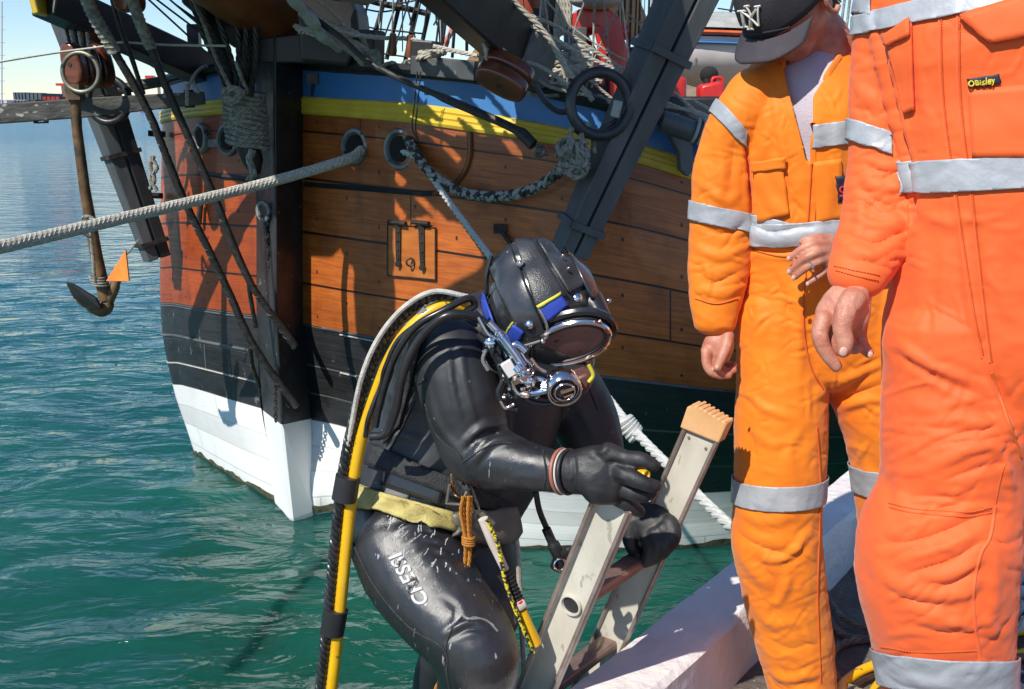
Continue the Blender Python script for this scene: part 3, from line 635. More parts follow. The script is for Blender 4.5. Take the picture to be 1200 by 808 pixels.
# gammoning: two thick rope bundles gathered into a lashing
def strands(a, b, wpx, n, r, m_, name, Y, jit=2):
    o = None
    mb = MB()
    for k in range(n):
        t = (k / (n - 1) - .5) * wpx
        pts = [P(q[0] + t * (1 - .25 * i / 3) + rnd.uniform(-jit, jit), q[1], Y + .03 * math.sin(k * 2.1)) for i, q in enumerate(a)]
        mb.rope(pts, r, 3, pitch=r * 7, n=5, sm=5)
    return mb.build(name, m_, ship)
strands([(236,0),(248,35),(262,70),(276,108)], None, 24, 6, .021, tar_rope, 'gammoning', 6.22)
strands([(285,-5),(289,35),(288,75),(284,112)], None, 22, 6, .021, tar_rope, 'gammoning', 6.2)
mb = MB()
for x0 in (229,): mb.rope(pp(6.12, (226,0), (240,32), (252,66), (270,104)), .013, 3, n=6)
mb.rope(pp(6.12, (276,72), (283,92), (290,106)), .012, 3, n=6)
mb.build('gammoning', old_rope, ship)
mb = MB(); cx, Y = 285, 6.2
core = [P(284, 105, Y + .06), P(286, 140, Y + .06), P(290, 172, Y + .06), P(297, 190, Y + .06), P(300, 205, Y + .06)]
mb.tube(core, [.082, .082, .08, .07, .03], 14, flat=.9); mb.build('lashing_core', tar_rope, ship)
for k in range(12):
    y = 108 + k * 5.6; mb = MB(); cc = P(285 + k * .5, y, Y + .06); pts = []
    for q in range(25):
        a = 2 * math.pi * q / 24; pts.append(cc + Vector((.122 * math.cos(a), .098 * math.sin(a), -.02 * math.cos(a) + .004 * math.sin(3 * a + k))))
    mb.rope(pts, .0165, 3, pitch=.08, sm=2, n=5); mb.build('lashing_turn', old_rope, ship)
mb = MB(); mb.rope(poly(*pp(6.06, (262,110), (272,104), (283,108), (276,118), (264,116)))[::4], .025, 3, sm=2); mb.build('lashing_knot', old_rope, ship)
mb = MB(); mb.rope(pp(6.1, (296,176), (292,188), (297,203), (291,213)), .025, 3); mb.build('lashing_tail', old_rope, ship)
# ---- catheads
ca = thing
mb = MB(); mb.bar(P(52, -2, 6.1), P(262, 92, 7.3), .2, .2); lc = mb.build('cathead', black_timber, ship, smooth=False, bevel=.012)
mb = MB(); mb.box(P(47, -4, 6.07), (.04, .24, .22), Matrix.Rotation(R(-10), 3, 'Y')); mb.build('cathead_cap', yellow_paint, lc, bevel=.01)
mb = MB(); mb.prism([P(165, 62, 7.2), P(250, 78, 7.2), P(250, 92, 7.2), P(212, 90, 7.2), P(180, 80, 7.2), P(160, 68, 7.2)], (0, .15, 0)); mb.build('cathead_knee', black_timber, ship, smooth=False)
mb = MB(); mb.box(P(228, 50, 7.2), (.08, .08, .24)); mb.build('timber_head', black_timber, ship, smooth=False, bevel=.01)
mb = MB(); mb.bar(P(497, -45, 4.55), P(617, 66, 5.35), .20, .24, up=(0, -.4, 1)); rc = mb.build('cathead', black_timber, ship, smooth=False, bevel=.012)
mb = MB(); mb.bar(P(602, 55, 5.2), P(632, 74, 5.38), .21, .25, up=(0, -.4, 1)); mb.build('worn_end', pad_grey, rc, smooth=False, bevel=.02)
mb = MB(); mb.prism([P(565, 60, 5.5), P(600, 60, 5.5), P(640, 95, 5.45), P(640, 104, 5.45), P(560, 92, 5.55)], (0, .3, 0)); mb.build('cathead_knee', black_timber, ship, smooth=False)
# ---- rail fittings seen against the sky
mb = MB(); mb.bar(P(492, 77, 5.75), P(566, 84, 5.5), .16, .10); mb.build('rail_plank', grey_timber, ship, smooth=False, bevel=.006)
mb = MB(); mb.bar(P(486, 62, 5.9), P(512, 64, 5.85), .12, .14); mb.build('timber_head', black_timber, ship, smooth=False, bevel=.01)
mb = MB(); mb.bar(P(426, 56, 6.15), P(445, 57, 6.1), .12, .2); mb.build('timber_head', black_timber, ship, smooth=False, bevel=.01)
for x, y in ((460, 54), (480, 56)):
    c_ = P(x, y + 12, 5.9); mb = MB(); mb.lathe(c_, (.05, 0, 1), [(0, .008), (.0, .02), (.03, .025), (.07, .022), (.10, .017), (.12, .02), (.125, .012), (.127, .001)], 12); mb.build('belaying_pin', varnish, ship)
mb = MB(); mb.prism([P(570, -10, 5.5), P(575, 30, 5.5), P(562, 48, 5.5), P(560, 84, 5.5), P(572, 88, 5.5), P(582, 40, 5.5)], (0, .2, 0)); mb.build('rail_knee', black_timber, ship, smooth=False)
mb = MB(); mb.prism([P(553, 62, 5.8), P(562, 50, 5.8), P(563, 76, 5.8), P(545, 74, 5.8)], (0, .1, 0)); mb.build('wooden_chock', pale_wood, ship, smooth=False)
def wire(name, Y, pts, r, m_, n=6, sm=6):
    mb = MB(); q = pp(Y, *pts); mb.tube([Vector(p) for p in smooth_path([tuple(x) for x in q], sm)] if len(q) > 2 else q, r, n); return mb.build(name, m_, ship)
# shrouds and ratlines of the foremast
for x0, y0, x1, y1 in ((460,-30,432,62),(431,-30,402,45),(479,-40,453,70),(498,-40,474,76),(515,-40,492,62)):
    wire('shroud', 7.0, ((x0, y0), (x1, y1)), .016, tar_rope)
wire('futtock_stave', 6.95, ((395,-12),(440,3),(475,10),(504,17)), .022, tar_rope)
for pts in (((415,8),(445,14),(470,12),(500,18)), ((412,26),(436,33),(460,36),(498,40)), ((425,60),(455,64),(480,67),(494,65)), ((450,3),(470,4),(490,0))):
    wire('ratline', 6.98, pts, .006, tar_rope, 5)
for x0, y0, x1, y1 in ((438,-10,418,40),(450,-10,445,50),(470,-10,450,45),(482,-10,462,60),(492,-10,480,30),(470,-20,492,66),(512,-20,516,60),(508,-10,512,30),(522,5,508,30)):
    wire('running_line', 6.9, ((x0, y0), (x1, y1)), .006, tar_rope, 5)
for x0, y0, x1, y1 in ((517,-10,519,66),(524,10,517,64),(533,28,530,68),(547,40,547,60)):
    wire('running_line', 6.8, ((x0, y0), (x1, y1)), .011, tar_rope, 5)
mb = MB(); mb.rope(pp(6.8, (527,24), (529,34), (524,48), (520,64)), .02, 3); mb.build('flag_line', mat('faded_red_rope', (.5,.16,.12), (.6,.45,.4)), ship)
# ropes sweeping over the rail at upper left
for i, pts in enumerate((((352,5,5.7),(395,35,5.8),(440,44,5.9),(480,46,5.9),(510,55,5.8),(560,66,5.6)), ((340,-8,5.7),(380,25,5.8),(420,40,5.9),(432,62,6.0)), ((352,12,5.6),(385,38,5.8),(415,52,5.9),(428,70,6)), ((330,-10,5.5),(372,28,5.7),(408,58,5.9),(425,76,6)), ((345,30,5.9),(380,44,5.9),(412,48,5.9),(440,66,6)), ((360,-12,5.6),(395,20,5.8),(412,44,5.9)))):
    mb = MB(); mb.rope(pp(0, *pts), .014, 3, n=5, sm=6); mb.build('running_rope', grey_rope if i % 2 == 0 else cream_rope, ship)
mb = MB(); mb.tube(poly(*pp(0, (340,-5,5.55), (362,20,5.6), (378,42,5.7), (396,58,5.85))), [.05, .055, .06, .055, .05, .04, .035] * 3 + [.03] * 4, 10, flat=.6); mb.build('furled_netting', canvas, ship)
mb = MB()
for a in range(6):
    mb.tube(poly(*pp(5.85, (344 + a * 3, 30 + a * 2), (349 + a * 4, 36 - a), (353 + a * 5, 33 + a * 3), (350 + a * 4, 40))), .006, 5)
mb.build('loose_line', grey_rope, ship)
for pts in (((205,-8),(300,45)),((218,-8),(300,40)),((190,-8),(232,28)),((176,-6),(245,46)),((205,5),(275,55)),((168,-6),(240,60))):
    wire('stay', 6.8, pts, .007, tar_rope, 5)
wire('thin_line', 6.0, ((-20,76),(60,63),(120,55),(140,50),(200,53),(265,54)), .007, grey_rope, 5)
# black stay crossing the blue bulwark (ends at a shackle on the hull)
mb = MB(); q = pp(0, (350,8,5.7), (400,45,5.65), (440,78,5.55), (520,115,5.3), (600,150,5.15), (625,170,5.1)); mb.tube(poly(*q), [.016]*24 + [.022]*10 + [.03]*7, 8); mb.build('head_stay', tar_rope, ship)
mb = MB(); mb.ring(P(632, 177, 5.12), (.3, -1, 0), .025, .010); mb.tube(pp(5.13, (630,178), (643,181)), .012, 8); mb.build('shackle', ring_iron, ship)
for d in (0, 4):
    wire('thin_line', 5.5, ((489 + d, 84), (485 + d, 128), (483 + d, 150), (490, 165)), .004, tar_rope, 5)
# ropes over the right cathead
for i, pts in enumerate((((528,5),(560,40),(585,75),(607,96)), ((545,-5),(572,35),(592,62),(612,88)), ((560,20),(566,45),(576,70)), ((600,0),(640,40),(660,75),(695,118)), ((585,-10),(625,25),(655,62),(668,92)), ((596,18),(640,40),(690,68),(740,88)), ((600,12),(650,30),(700,62),(735,84)), ((612,70),(640,82),(665,100)))):
    mb = MB(); q = pp(5.0 if i < 4 else 5.15, *pts); mb.rope(q, .014 if i < 5 else .011, 3, n=5, sm=6); mb.build('running_rope', grey_rope if i % 3 else cream_rope, ship)
for i, (a_, b_, Y_, r_, m_) in enumerate(((((560,-10),(612,40),(700,100)), 0, 5.3, .007, grey_rope), (((575,-12),(640,52),(720,118)), 0, 5.4, .008, cream_rope), (((540,10),(566,50),(572,88)), 0, 4.95, .010, grey_rope),
    (((630,-10),(668,30),(712,60),(760,84)), 0, 5.6, .006, cream_rope), (((655,-10),(650,40),(662,92)), 0, 5.7, .009, cream_rope), (((640,60),(672,84),(705,96)), 0, 5.5, .012, grey_rope), (((618,84),(640,100),(668,108),(690,112)), 0, 5.25, .010, cream_rope),
    (((690,-10),(672,40),(664,100)), 0, 5.8, .006, old_rope), (((735,-10),(700,60),(684,112)), 0, 5.8, .005, old_rope), (((600,100),(628,112),(655,112)), 0, 5.2, .010, old_rope), (((645,90),(655,70),(668,56),(690,60)), 0, 5.9, .014, cream_rope), (((640,75),(665,66),(692,78),(700,96)), 0, 5.85, .014, cream_rope), (((700,112),(725,122),(742,120)), 0, 5.4, .010, grey_rope))):
    mb = MB(); mb.rope(pp(Y_, *a_), r_, 3, n=5, sm=6); mb.build('running_rope', m_, ship)
for k in range(9):
    x = 404 + k * 13 + rnd.uniform(-3, 3); wire('running_line', 6.6, ((x + rnd.uniform(-4, 22), -12), (x, rnd.uniform(58, 74))), rnd.choice([.004, .005, .007]), rnd.choice([tar_rope, old_rope]), 5)
for k in range(8):
    x = 585 + k * 22 + rnd.uniform(-6, 6); wire('running_line', 6.7, ((x + rnd.uniform(-14, 14), -12), (x, rnd.uniform(80, 104))), rnd.choice([.004, .006, .008]), rnd.choice([tar_rope, old_rope, grey_rope]), 5)
mb = MB()
for k in range(12):
    c_ = P(575 + k * 9.5, 86 + k * 2.6 + rnd.uniform(-3, 3), 5.5 - .01 * k); Rr = rnd.uniform(.03, .06)
    mb.rope([c_ + Vector((Rr * 1.4 * math.cos(t), .04 * math.sin(t * 2), Rr * math.sin(t))) for t in np.linspace(0, 5.5, 8)], .009, 3, n=4, sm=3)
mb.build('rope_tangle', cream_rope, ship)
# ---- foremast, pump, windlass and gear on deck
mb = MB(); mb.tube([P(617, 130, 7.6), P(617, 32, 7.6), P(619, -120, 7.6)], .145, 24); mb.build('mast', mast_paint, ship)
mb = MB(); mb.bar(P(629, 10, 7.4), P(629, 36, 7.4), .035, .06); mb.build('mast_cleat', black_timber, ship)
for x0, x1, r_, m_ in ((640,633,.02,old_rope),(636,628,.012,grey_rope),(648,644,.024,tar_rope),(655,652,.02,tar_rope),(643,640,.012,old_rope)):
    wire('running_rope', 7.2, ((x0, -10), (x1, 75)), r_, m_)
for k in range(5): mb = MB(); mb.rope(pp(7.0, (655 + k * 3.2, -5), (654 + k * 3.4, 20), (652 + k * 3.4, 45 - 2 * k)), .018, 3, n=5); mb.build('running_rope', cream_rope, ship)
for k in range(14):
    x = 722 + k * 4 + rnd.uniform(-1.5, 1.5)
    wire('shroud', 8.2, ((x + 3, -15), (x - 1, 90)), rnd.choice([.005, .007, .01]), rnd.choice([tar_rope, old_rope, tar_rope]), 5)
for pts in (((735,15),(760,40)), ((790,0),(750,28)), ((735,25),(768,28))): wire('running_line', 8.1, pts, .006, old_rope, 5)
for k in range(5):
    x = 852 + k * 9; wire('shroud', 9.5, ((x + 12, -20), (x - 8, 66)), .014, tar_rope)
for k in range(5): wire('ratline', 9.4, ((835 + k * 2, 52 - k * 14), (905, 62 - k * 14)), .007, tar_rope)
for k in range(6): wire('shroud', 9.0, ((985 + k * 6, -10), (975 + k * 7, 60)), .012, old_rope)
# deck house mass behind the rail
mb = MB(); mb.box(P(695, 112, 7.2), (.75, .3, .28)); mb.build('deck_bin', black_timber, ship, bevel=.01)
# right-hand boom along the rail with its grey knee
mb = MB(); mb.tube(pp(0, (775,142,5.1), (800,150,5.1), (850,168,5.15), (900,180,5.25)), .055, 14); mb.build('rail_boom', grey_timber, ship)
for x, y in ((815,153),(822,155)): mb = MB(); mb.ring(P(x, y, 5.1), (1, 0, -.3), .058, .009); mb.build('boom_band', canvas, ship)
mb = MB(); mb.prism([P(783,150,5.1), P(805,156,5.1), P(812,170,5.1), P(812,200,5.1), P(806,208,5.1), P(798,200,5.1), P(796,180,5.1), P(788,165,5.1)], (0, .12, 0)); mb.build('rail_knee', grey_timber, ship, smooth=False, bevel=.008)
for i, pts in enumerate((((775,118),(800,128),(838,140)), ((780,125),(820,132),(850,150)), ((790,108),(805,122),(835,148)), ((805,130),(830,138),(840,128)), ((778,132),(802,139),(845,160)), ((812,118),(842,134)))):
    mb = MB(); mb.rope(pp(5.35, *pts), .010, 3, n=5, sm=6); mb.build('running_rope', grey_rope, ship)
mb = MB(); mb.box(P(822, 134, 6.0), (.5, .25, .2)); mb.build('deck_bin', black_timber, ship, bevel=.02)
mb = MB(); mb.box(P(787, 112, 6.4), (.16, .2, .22)); mb.build('deck_bin', red_paint, ship, bevel=.03)

# unseen sheet added above the bow, cut to shade the upper planks and long side;
# its holes are shaped as the wanted streaks of sun
LITP = [[(428,80),(440,80),(472,118),(476,126),(466,122)],[(444,80),(456,80),(471,110),(462,109)],[(468,80),(486,88),(478,93)],[(494,95),(501,93),(502,108),(509,124),(502,128),(494,114)],
 [(513,97),(521,103),(529,119),(521,119)],[(460,119),(473,121),(474,129),(466,129)],[(474,135),(484,140),(489,147),(480,145)],[(487,146),(497,147),(541,187),(536,193)],[(510,147),(520,148),(537,164),(532,169)],
 [(588,164),(600,164),(624,195),(615,201)],[(446,192),(456,193),(477,215),(470,219)],[(410,194),(432,198),(449,215),(442,219)],[(450,231),(460,230),(477,255),(470,259)],[(485,231),(495,232),(527,262),(520,267)],[(592,138),(601,140),(606,148),(598,146)],
 [(340,300),(390,300),(404,285),(412,258),(414,232),(425,230),(440,233),(452,260),(470,262),(500,254),(545,263),(562,290),(567,311),(560,318),(505,345),(455,372),(414,393),(402,470),(340,470)],
 [(426,406),(470,388),(520,364),(575,342),(590,348),(580,375),(560,400),(520,412),(470,414),(440,412)]]
def shade_sheet():
    def inp(x, y, pl):
        c = False; j = len(pl) - 1
        for i in range(len(pl)):
            if (pl[i][1] > y) != (pl[j][1] > y) and x < (pl[j][0] - pl[i][0]) * (y - pl[i][1]) / (pl[j][1] - pl[i][1]) + pl[i][0]: c = not c
            j = i
        return c
    st_ = 2; xs = list(range(352, 872, st_)); ys = list(range(70, 640, st_)); idx = {}; mb = MB(); vs = []; fs = []
    def vid(x, y):
        if (x, y) in idx: return idx[(x, y)]
        h = HULL.ray_cast(CAMP, ray(x, y).normalized()); p = h[0] if h[0] is not None else P(x, y, 5.6)
        q = p + SUN * ((2.32 - p.z) / SUN.z); q.z += .02 * noise.noise(q * 2)
        q = q + SUN * (.02 * noise.noise(q * 3)); idx[(x, y)] = len(vs); vs.append(q); return idx[(x, y)]
    for x in xs:
        for y in ys:
            cx, cy = x + st_ / 2, y + st_ / 2
            if any(inp(cx, cy, pl) for pl in LITP): continue
            if cy < 160 and 470 < cx < 745 and noise.noise(Vector(((cx - .8 * cy) * .055, cy * .012, 4))) + .004 * (150 - cy) > -.02: continue
            if cy > 566: continue
            if cy > 300 and cx < 425 + (cy - 300) * .2 and cy > 395: continue
            fs.append((vid(x, y), vid(x + st_, y), vid(x + st_, y + st_), vid(x, y + st_)))
    mb.add(vs, fs); mb.build('shade_sheet', canvas, ship, fix=False)
shade_sheet()
# ------------------------------------------------------------------ gear that hangs on or stands aboard the ship
# windlass / red pump frame
pr = thing('hand_winch', P(705, 118, 7.4), 'bright red cast deck winch with curved frame standing behind the rail', 'winch')
mb = MB(); outer = [(668,30),(672,14),(690,6),(712,8),(727,22),(733,50),(732,120),(714,120),(712,50),(704,36),(690,34),(680,40),(678,60),(668,62)]
mb.prism([P(x, y, 7.0) for x, y in outer], (0, .14, 0)); mb.build('frame', red_paint, pr, smooth=False, bevel=.012)
mb = MB(); mb.prism([P(x, y, 6.95) for x, y in ((694,28),(704,30),(712,48),(708,100),(700,100),(700,50))], (0, .05, 0)); mb.build('rib', red_paint, pr, smooth=False, bevel=.008)
mb = MB(); mb.tube(pp(7.05, (714,38), (736,38)), .05, 14); mb.build('axle', red_paint, pr)
mb = MB(); mb.ring(P(700, 66, 7.15), (0, -1, 0), .18, .035); [mb.tube([P(700, 66, 7.15), P(700 + 30 * math.cos(a), 66 + 30 * math.sin(a), 7.15)], .018, 8) for a in (0, 1.05, 2.1, 3.14, 4.2, 5.2)]; mb.build('gear_wheel', red_paint, pr)
mb = MB(); mb.tube(pp(6.9, (664,50), (664,75)), .02, 8); mb.tube(pp(6.9, (662,58), (676,62)), .015, 8); mb.build('crank', red_paint, pr)
mb = MB(); mb.box(P(674, 44, 6.8), (.145, .14, .12)); tag(mb.build('gear_box', grey_timber, bevel=.01), 'small dark grey box on the rail beside the white rope coils', 'box')
mb = MB(); q = P(699, 1, 6.9); mb.ell(q, .18, .12, .055, n=12); o = mb.build('canvas_bundle', canvas)
tag(o, 'bunched grey canvas lying on top of the red deck winch', 'canvas')
# coils of pale rope on the rail
for cx, cy, n_, lab in ((668, 60, 8, 'thick loose coil of cream rope beside the red deck winch'), (505, 62, 3, 'small flat coil of cream rope on the rail under the shrouds')):
    mb = MB()
    for k in range(n_):
        c_ = P(cx + rnd.uniform(-3, 3), cy + (k % 4) * (6 if n_ > 4 else 3) , 5.9 if n_ > 4 else 5.6); pts = []
        Rr = (.10 if n_ > 4 else .055) * rnd.uniform(.85, 1.1)
        for a in range(13):
            t = 2 * math.pi * a / 12; pts.append(c_ + Vector((Rr * math.cos(t), .08 * math.sin(t), .03 * math.sin(t + k) * (1 if n_ > 4 else .3))))
        mb.rope(pts, .021 if n_ > 4 else .014, 3, n=5, sm=3)
    tag(mb.build('rope_coil', cream_rope), lab, 'rope coil')
mb = MB()
for k in range(5):
    mb.rope(pp(5.95, (430 + k * 2, 60), (436 + k * 2, 66 - k), (442 + k, 78)), .012, 3, n=5)
mb.rope(pp(5.9, (470,78), (478,72), (486,80), (492,84)), .014, 3, n=5); mb.rope(pp(5.9, (448,78), (460,74), (472,82)), .014, 3, n=5)
tag(mb.build('rope_coil', old_rope), 'small untidy hank of worn rope on the rail near the belaying pins', 'rope coil')
# brown block under the right cathead
def block_(name, c, ax, nrm, Lh, Wh, Th, label, m_=brown_block):
    r = thing(name, c, label, 'pulley block'); ax = Vector(ax).normalized(); nrm = Vector(nrm); nrm = (nrm - ax * nrm.dot(ax)).normalized(); sd = ax.cross(nrm)
    rot = Matrix((ax, sd, nrm)).transposed()
    for s in (-1, 1):
        mb = MB(); vs = []; 
        for k in range(24):
            a = 2 * math.pi * k / 24; e = .55
            vs.append(Vector(c) + ax * Lh * math.copysign(abs(math.cos(a)) ** .8, math.cos(a)) + sd * Wh * math.copysign(abs(math.sin(a)) ** .8, math.sin(a)) + nrm * (Th * .45 * s))
        mb.prism([v - nrm * Th * .36 * s for v in vs], nrm * (Th * .85 * s)); o_ = mb.build('shell', m_, r, bevel=min(Wh, Th) * .32); o_.modifiers['bevel'].segments = 4
    mb = MB(); mb.lathe(Vector(c) - nrm * Th * .4, nrm, [(0, Wh * .9), (Th * .3, Wh * .8), (Th * .5, Wh * .8), (Th * .8, Wh * .9)], 20); mb.build('sheave', iron, r)
    mb = MB(); mb.tube([Vector(c) + nrm * Th * .98, Vector(c) - nrm * Th * .98], Wh * .2, 10); mb.build('pin', iron, r)
    return r
block_('pulley_block', P(592, 88, 4.95), (.85, 0, -.45), (.3, -.55, -.7), .132, .068, .10, 'large reddish brown wooden pulley block hanging under the right cathead')
block_('pulley_block', P(94, 76, 6.3), (.15, 0, -1), (-.3, -1, .1), .13, .07, .1, 'brown wooden pulley block with light seams seen through the left iron ring')
block_('pulley_block', P(110, 78, 6.6), (.15, 0, -1), (-.3, -1, .1), .14, .08, .12, 'dark brown wooden pulley block hanging right of the left iron ring')
block_('pulley_block', P(150, -4, 5.9), (.2, 0, -1), (-.3, -1, .1), .09, .06, .09, 'small brown pulley block at the top edge above the two black ropes')
for k in range(6): mb = MB(); mb.rope(pp(6.3, (76 + k * 5, 26), (84 + k * 4, 62)), .011, 3, n=5); tag(mb.build('tackle_rope', grey_rope if k % 2 else tar_rope), ['first', 'second', 'third', 'fourth', 'fifth', 'sixth'][k] + ' fall of tackle rope from the left, above the left pulley blocks', 'rope', 'tackle ropes above the left blocks')
# anchors: stock + ring + shank
a1 = thing('anchor', P(745, 150, 5.0), 'large anchor with black and grey two-part timber stock hanging against the right bow', 'anchor')
ax_t, ax_b = P(822, -40, 4.9), P(667, 296, 4.95)
d_ = (ax_b - ax_t).normalized(); side = d_.cross(Vector((0, 1, 0))).normalized()
if side.x < 0: side = -side
fr = (Vector((0, -1, 0)) - d_ * Vector((0, -1, 0)).dot(d_)).normalized(); tw = R(22)
s2 = side * math.cos(tw) + fr * math.sin(tw) * -1; f2 = fr * math.cos(tw) + side * math.sin(tw)
for k, m_ in ((-1, grey_timber), (1, grey_timber)):
    mb = MB(); vs = []
    for p, w_, h_ in ((ax_t, .105, .21), (ax_b, .075, .13)):
        c_ = p + s2 * (w_ / 2 + .007) * k
        for i, j in ((-1,-1),(1,-1),(1,1),(-1,1)): vs.append(c_ + s2 * w_ / 2 * i + f2 * h_ / 2 * j)
    mb.add(vs, [(0,1,2,3),(7,6,5,4),(0,4,5,1),(1,5,6,2),(2,6,7,3),(3,7,4,0)]); mb.build('stock', m_, a1, smooth=False, bevel=.008)
for t in (.29, .9):
    c_ = ax_t.lerp(ax_b, t); w_ = .23 - .05 * t; h_ = .22 - .07 * t
    mb = MB()
    loop = [c_ + s2 * w_ / 2 * i + f2 * h_ / 2 * j for i, j in ((-1.05,-1.05),(1.05,-1.05),(1.05,1.05),(-1.05,1.05))]
    for i in range(4): mb.bar(loop[i], loop[(i + 1) % 4], .035, .014, up=d_.cross(loop[(i + 1) % 4] - loop[i]))
    mb.build('iron_band', grey_timber, a1, smooth=False)
mb = MB(); mb.tube([P(738, 122, 4.95), P(728, 132, 5.3)], .075, 12); mb.build('shank', iron, a1)
mb = MB(); mb.ring(P(703, 122, 4.8), (.25, -1, .1), .145, .027, 36, 10); mb.build('ring', dark_ring, a1)
mb = MB(); mb.tube(poly(*pp(4.85, (738,128), (722,142), (700,156), (685,158), (672,150))), .016, 8); mb.tube(poly(*pp(4.9, (627,100), (640,120), (655,131), (672,130))), .014, 8); mb.build('shackle', dark_ring, a1)
mb = MB(); mb.box(P(722, 128, 4.78), (.045, .05, .08), Matrix.Rotation(R(12), 3, 'Y')); mb.build('shackle_pin', lead, a1, bevel=.006)

a2 = thing('anchor', P(130, 160, 7.3), 'large anchor with split black timber stock hanging at the left bow', 'anchor')
ax_t, ax_b = P(84, 15, 7.1), P(184, 303, 7.2); d_ = (ax_b - ax_t).normalized(); side = Vector((1, 0, 0)); side = (side - d_ * side.dot(d_)).normalized(); fr = d_.cross(side); fr = fr if fr.y < 0 else -fr
tw = R(38); s2 = side * math.cos(tw) + fr * math.sin(tw) * -1; f2 = fr * math.cos(tw) + side * math.sin(tw)
for k in (-1, 1):
    mb = MB(); vs = []
    for p, w_, h_ in ((ax_t, .12, .24), (ax_b, .075, .15)):
        c_ = p + s2 * (w_ / 2 + .008) * k
        for i, j in ((-1,-1),(1,-1),(1,1),(-1,1)): vs.append(c_ + s2 * w_ / 2 * i + f2 * h_ / 2 * j)
    mb.add(vs, [(0,1,2,3),(7,6,5,4),(0,4,5,1),(1,5,6,2),(2,6,7,3),(3,7,4,0)]); mb.build('stock', grey_timber if k < 0 else black_timber, a2, smooth=False, bevel=.008)
for t in (.56, .93):
    c_ = ax_t.lerp(ax_b, t); w_ = .26 - .09 * t; h_ = .25 - .08 * t; mb = MB()
    loop = [c_ + s2 * w_ / 2 * i + f2 * h_ / 2 * j for i, j in ((-1.05,-1.05),(1.05,-1.05),(1.05,1.05),(-1.05,1.05))]
    for i in range(4): mb.bar(loop[i], loop[(i + 1) % 4], .03, .014, up=d_.cross(loop[(i + 1) % 4] - loop[i]))
    mb.build('iron_band', iron, a2, smooth=False)
mb = MB(); mb.ring(P(127, 118, 6.9), (-.1, -1, .1), .145, .024, 36, 10, a0=-.2, a1=math.pi + .2, xdir=(-1, 0, 0)); mb.ring(P(127, 118, 6.9), (-.1, -1, .1), .145, .024, 36, 10); mb.build('ring', dark_ring, a2)
mb = MB(); mb.tube(pp(6.95, (140,105), (165,100), (188,96)), .035, 8); mb.build('shank', worn_timber, a2)
mb = MB(); mb.rope(pp(7.0, (180,183), (176,196), (181,210), (176,222)), .018, 3); mb.rope(pp(7.0, (177,184), (184,198), (176,208), (184,224)), .016, 3)
tag(mb.build('rope_hank', old_rope), 'small hank of tan rope tied beside the left black anchor stock', 'rope coil')

a3 = thing('anchor', P(104, 130, 6.2), 'smaller anchor with level worn timber stock, thin shank and two flukes over the water', 'anchor')
mb = MB(); mb.bar(P(-60, 138, 6.0), P(95, 127, 6.15), .10, .115); mb.bar(P(95, 127, 6.15), P(240, 115, 6.3), .10, .115, w2=.07, h2=.075); mb.build('stock', worn_timber, a3, smooth=False, bevel=.008)
for x, y, h_ in ((47, 131, .125), (125, 124.5, .115), (222, 116, .095)):
    mb = MB(); c_ = P(x, y, 6.13 + .001 * x)
    loop = [c_ + Vector((0, .066 * i * h_ / .12, h_ * .52 * j)) for i, j in ((-1,-1),(1,-1),(1,1),(-1,1))]
    for i in range(4): mb.bar(loop[i], loop[(i + 1) % 4], .028, .009, up=Vector((1, 0, 0)).cross(loop[(i + 1) % 4] - loop[i]))
    mb.build('iron_band', rust_brown, a3, smooth=False)
mb = MB(); mb.tube(pp(0, (88,100,6.1), (90,150,6.12), (99,220,6.15), (113,300,6.2), (124,352,6.2)), [.034, .03, .032, .037, .042], 12); mb.box(P(88, 108, 6.1), (.085, .085, .09)); mb.build('shank', rust_brown, a3)
mb = MB(); mb.ring(P(94.5, 85, 6.05), (-.1, -1, .05), .112, .013, 36, 10); mb.build('ring', ring_iron, a3)
mb = MB(); mb.tube(poly(*pp(6.2, (80,334), (92,348), (108,359), (122,364), (128,352), (137,330), (146,305))), [.012]*3 + [.02]*6 + [.034]*6 + [.042]*8 + [.04]*8 + [.032]*8 + [.025]*8 + [.015]*2, 10); mb.build('arms', rust_brown, a3)
mb = MB(); mb.prism([P(77,331,6.12), P(84,333,6.1), P(112,350,6.1), P(118,362,6.1), P(104,363,6.14), P(86,350,6.14)], (.0, .03, 0)); mb.build('fluke', black_paint, a3, smooth=False, bevel=.004)
mb = MB(); mb.prism([P(147,293,6.02), P(124,330,6.10), P(151,330,6.0)], (0, .02, 0)); mb.build('fluke', orange_paint, a3, smooth=False, bevel=.003)
mb = MB(); 
for k in range(4): mb.ring(P(114 + k * 1.4, 325 + k * 3, 6.17), (.1, 0, 1), .045, .007)
mb.build('rope_whipping', old_rope, a3)
mb = MB(); mb.rope(pp(6.12, (104,255), (108,290), (111,330)), .012, 3); mb.rope(pp(6.14, (147,300), (156,290), (163,281)), .006, 3); mb.rope(pp(6.1, (96,256), (104,254), (112,260)), .014, 3)
tag(mb.build('anchor_line', old_rope), 'thin tan line tied along the shank of the smaller anchor', 'rope')

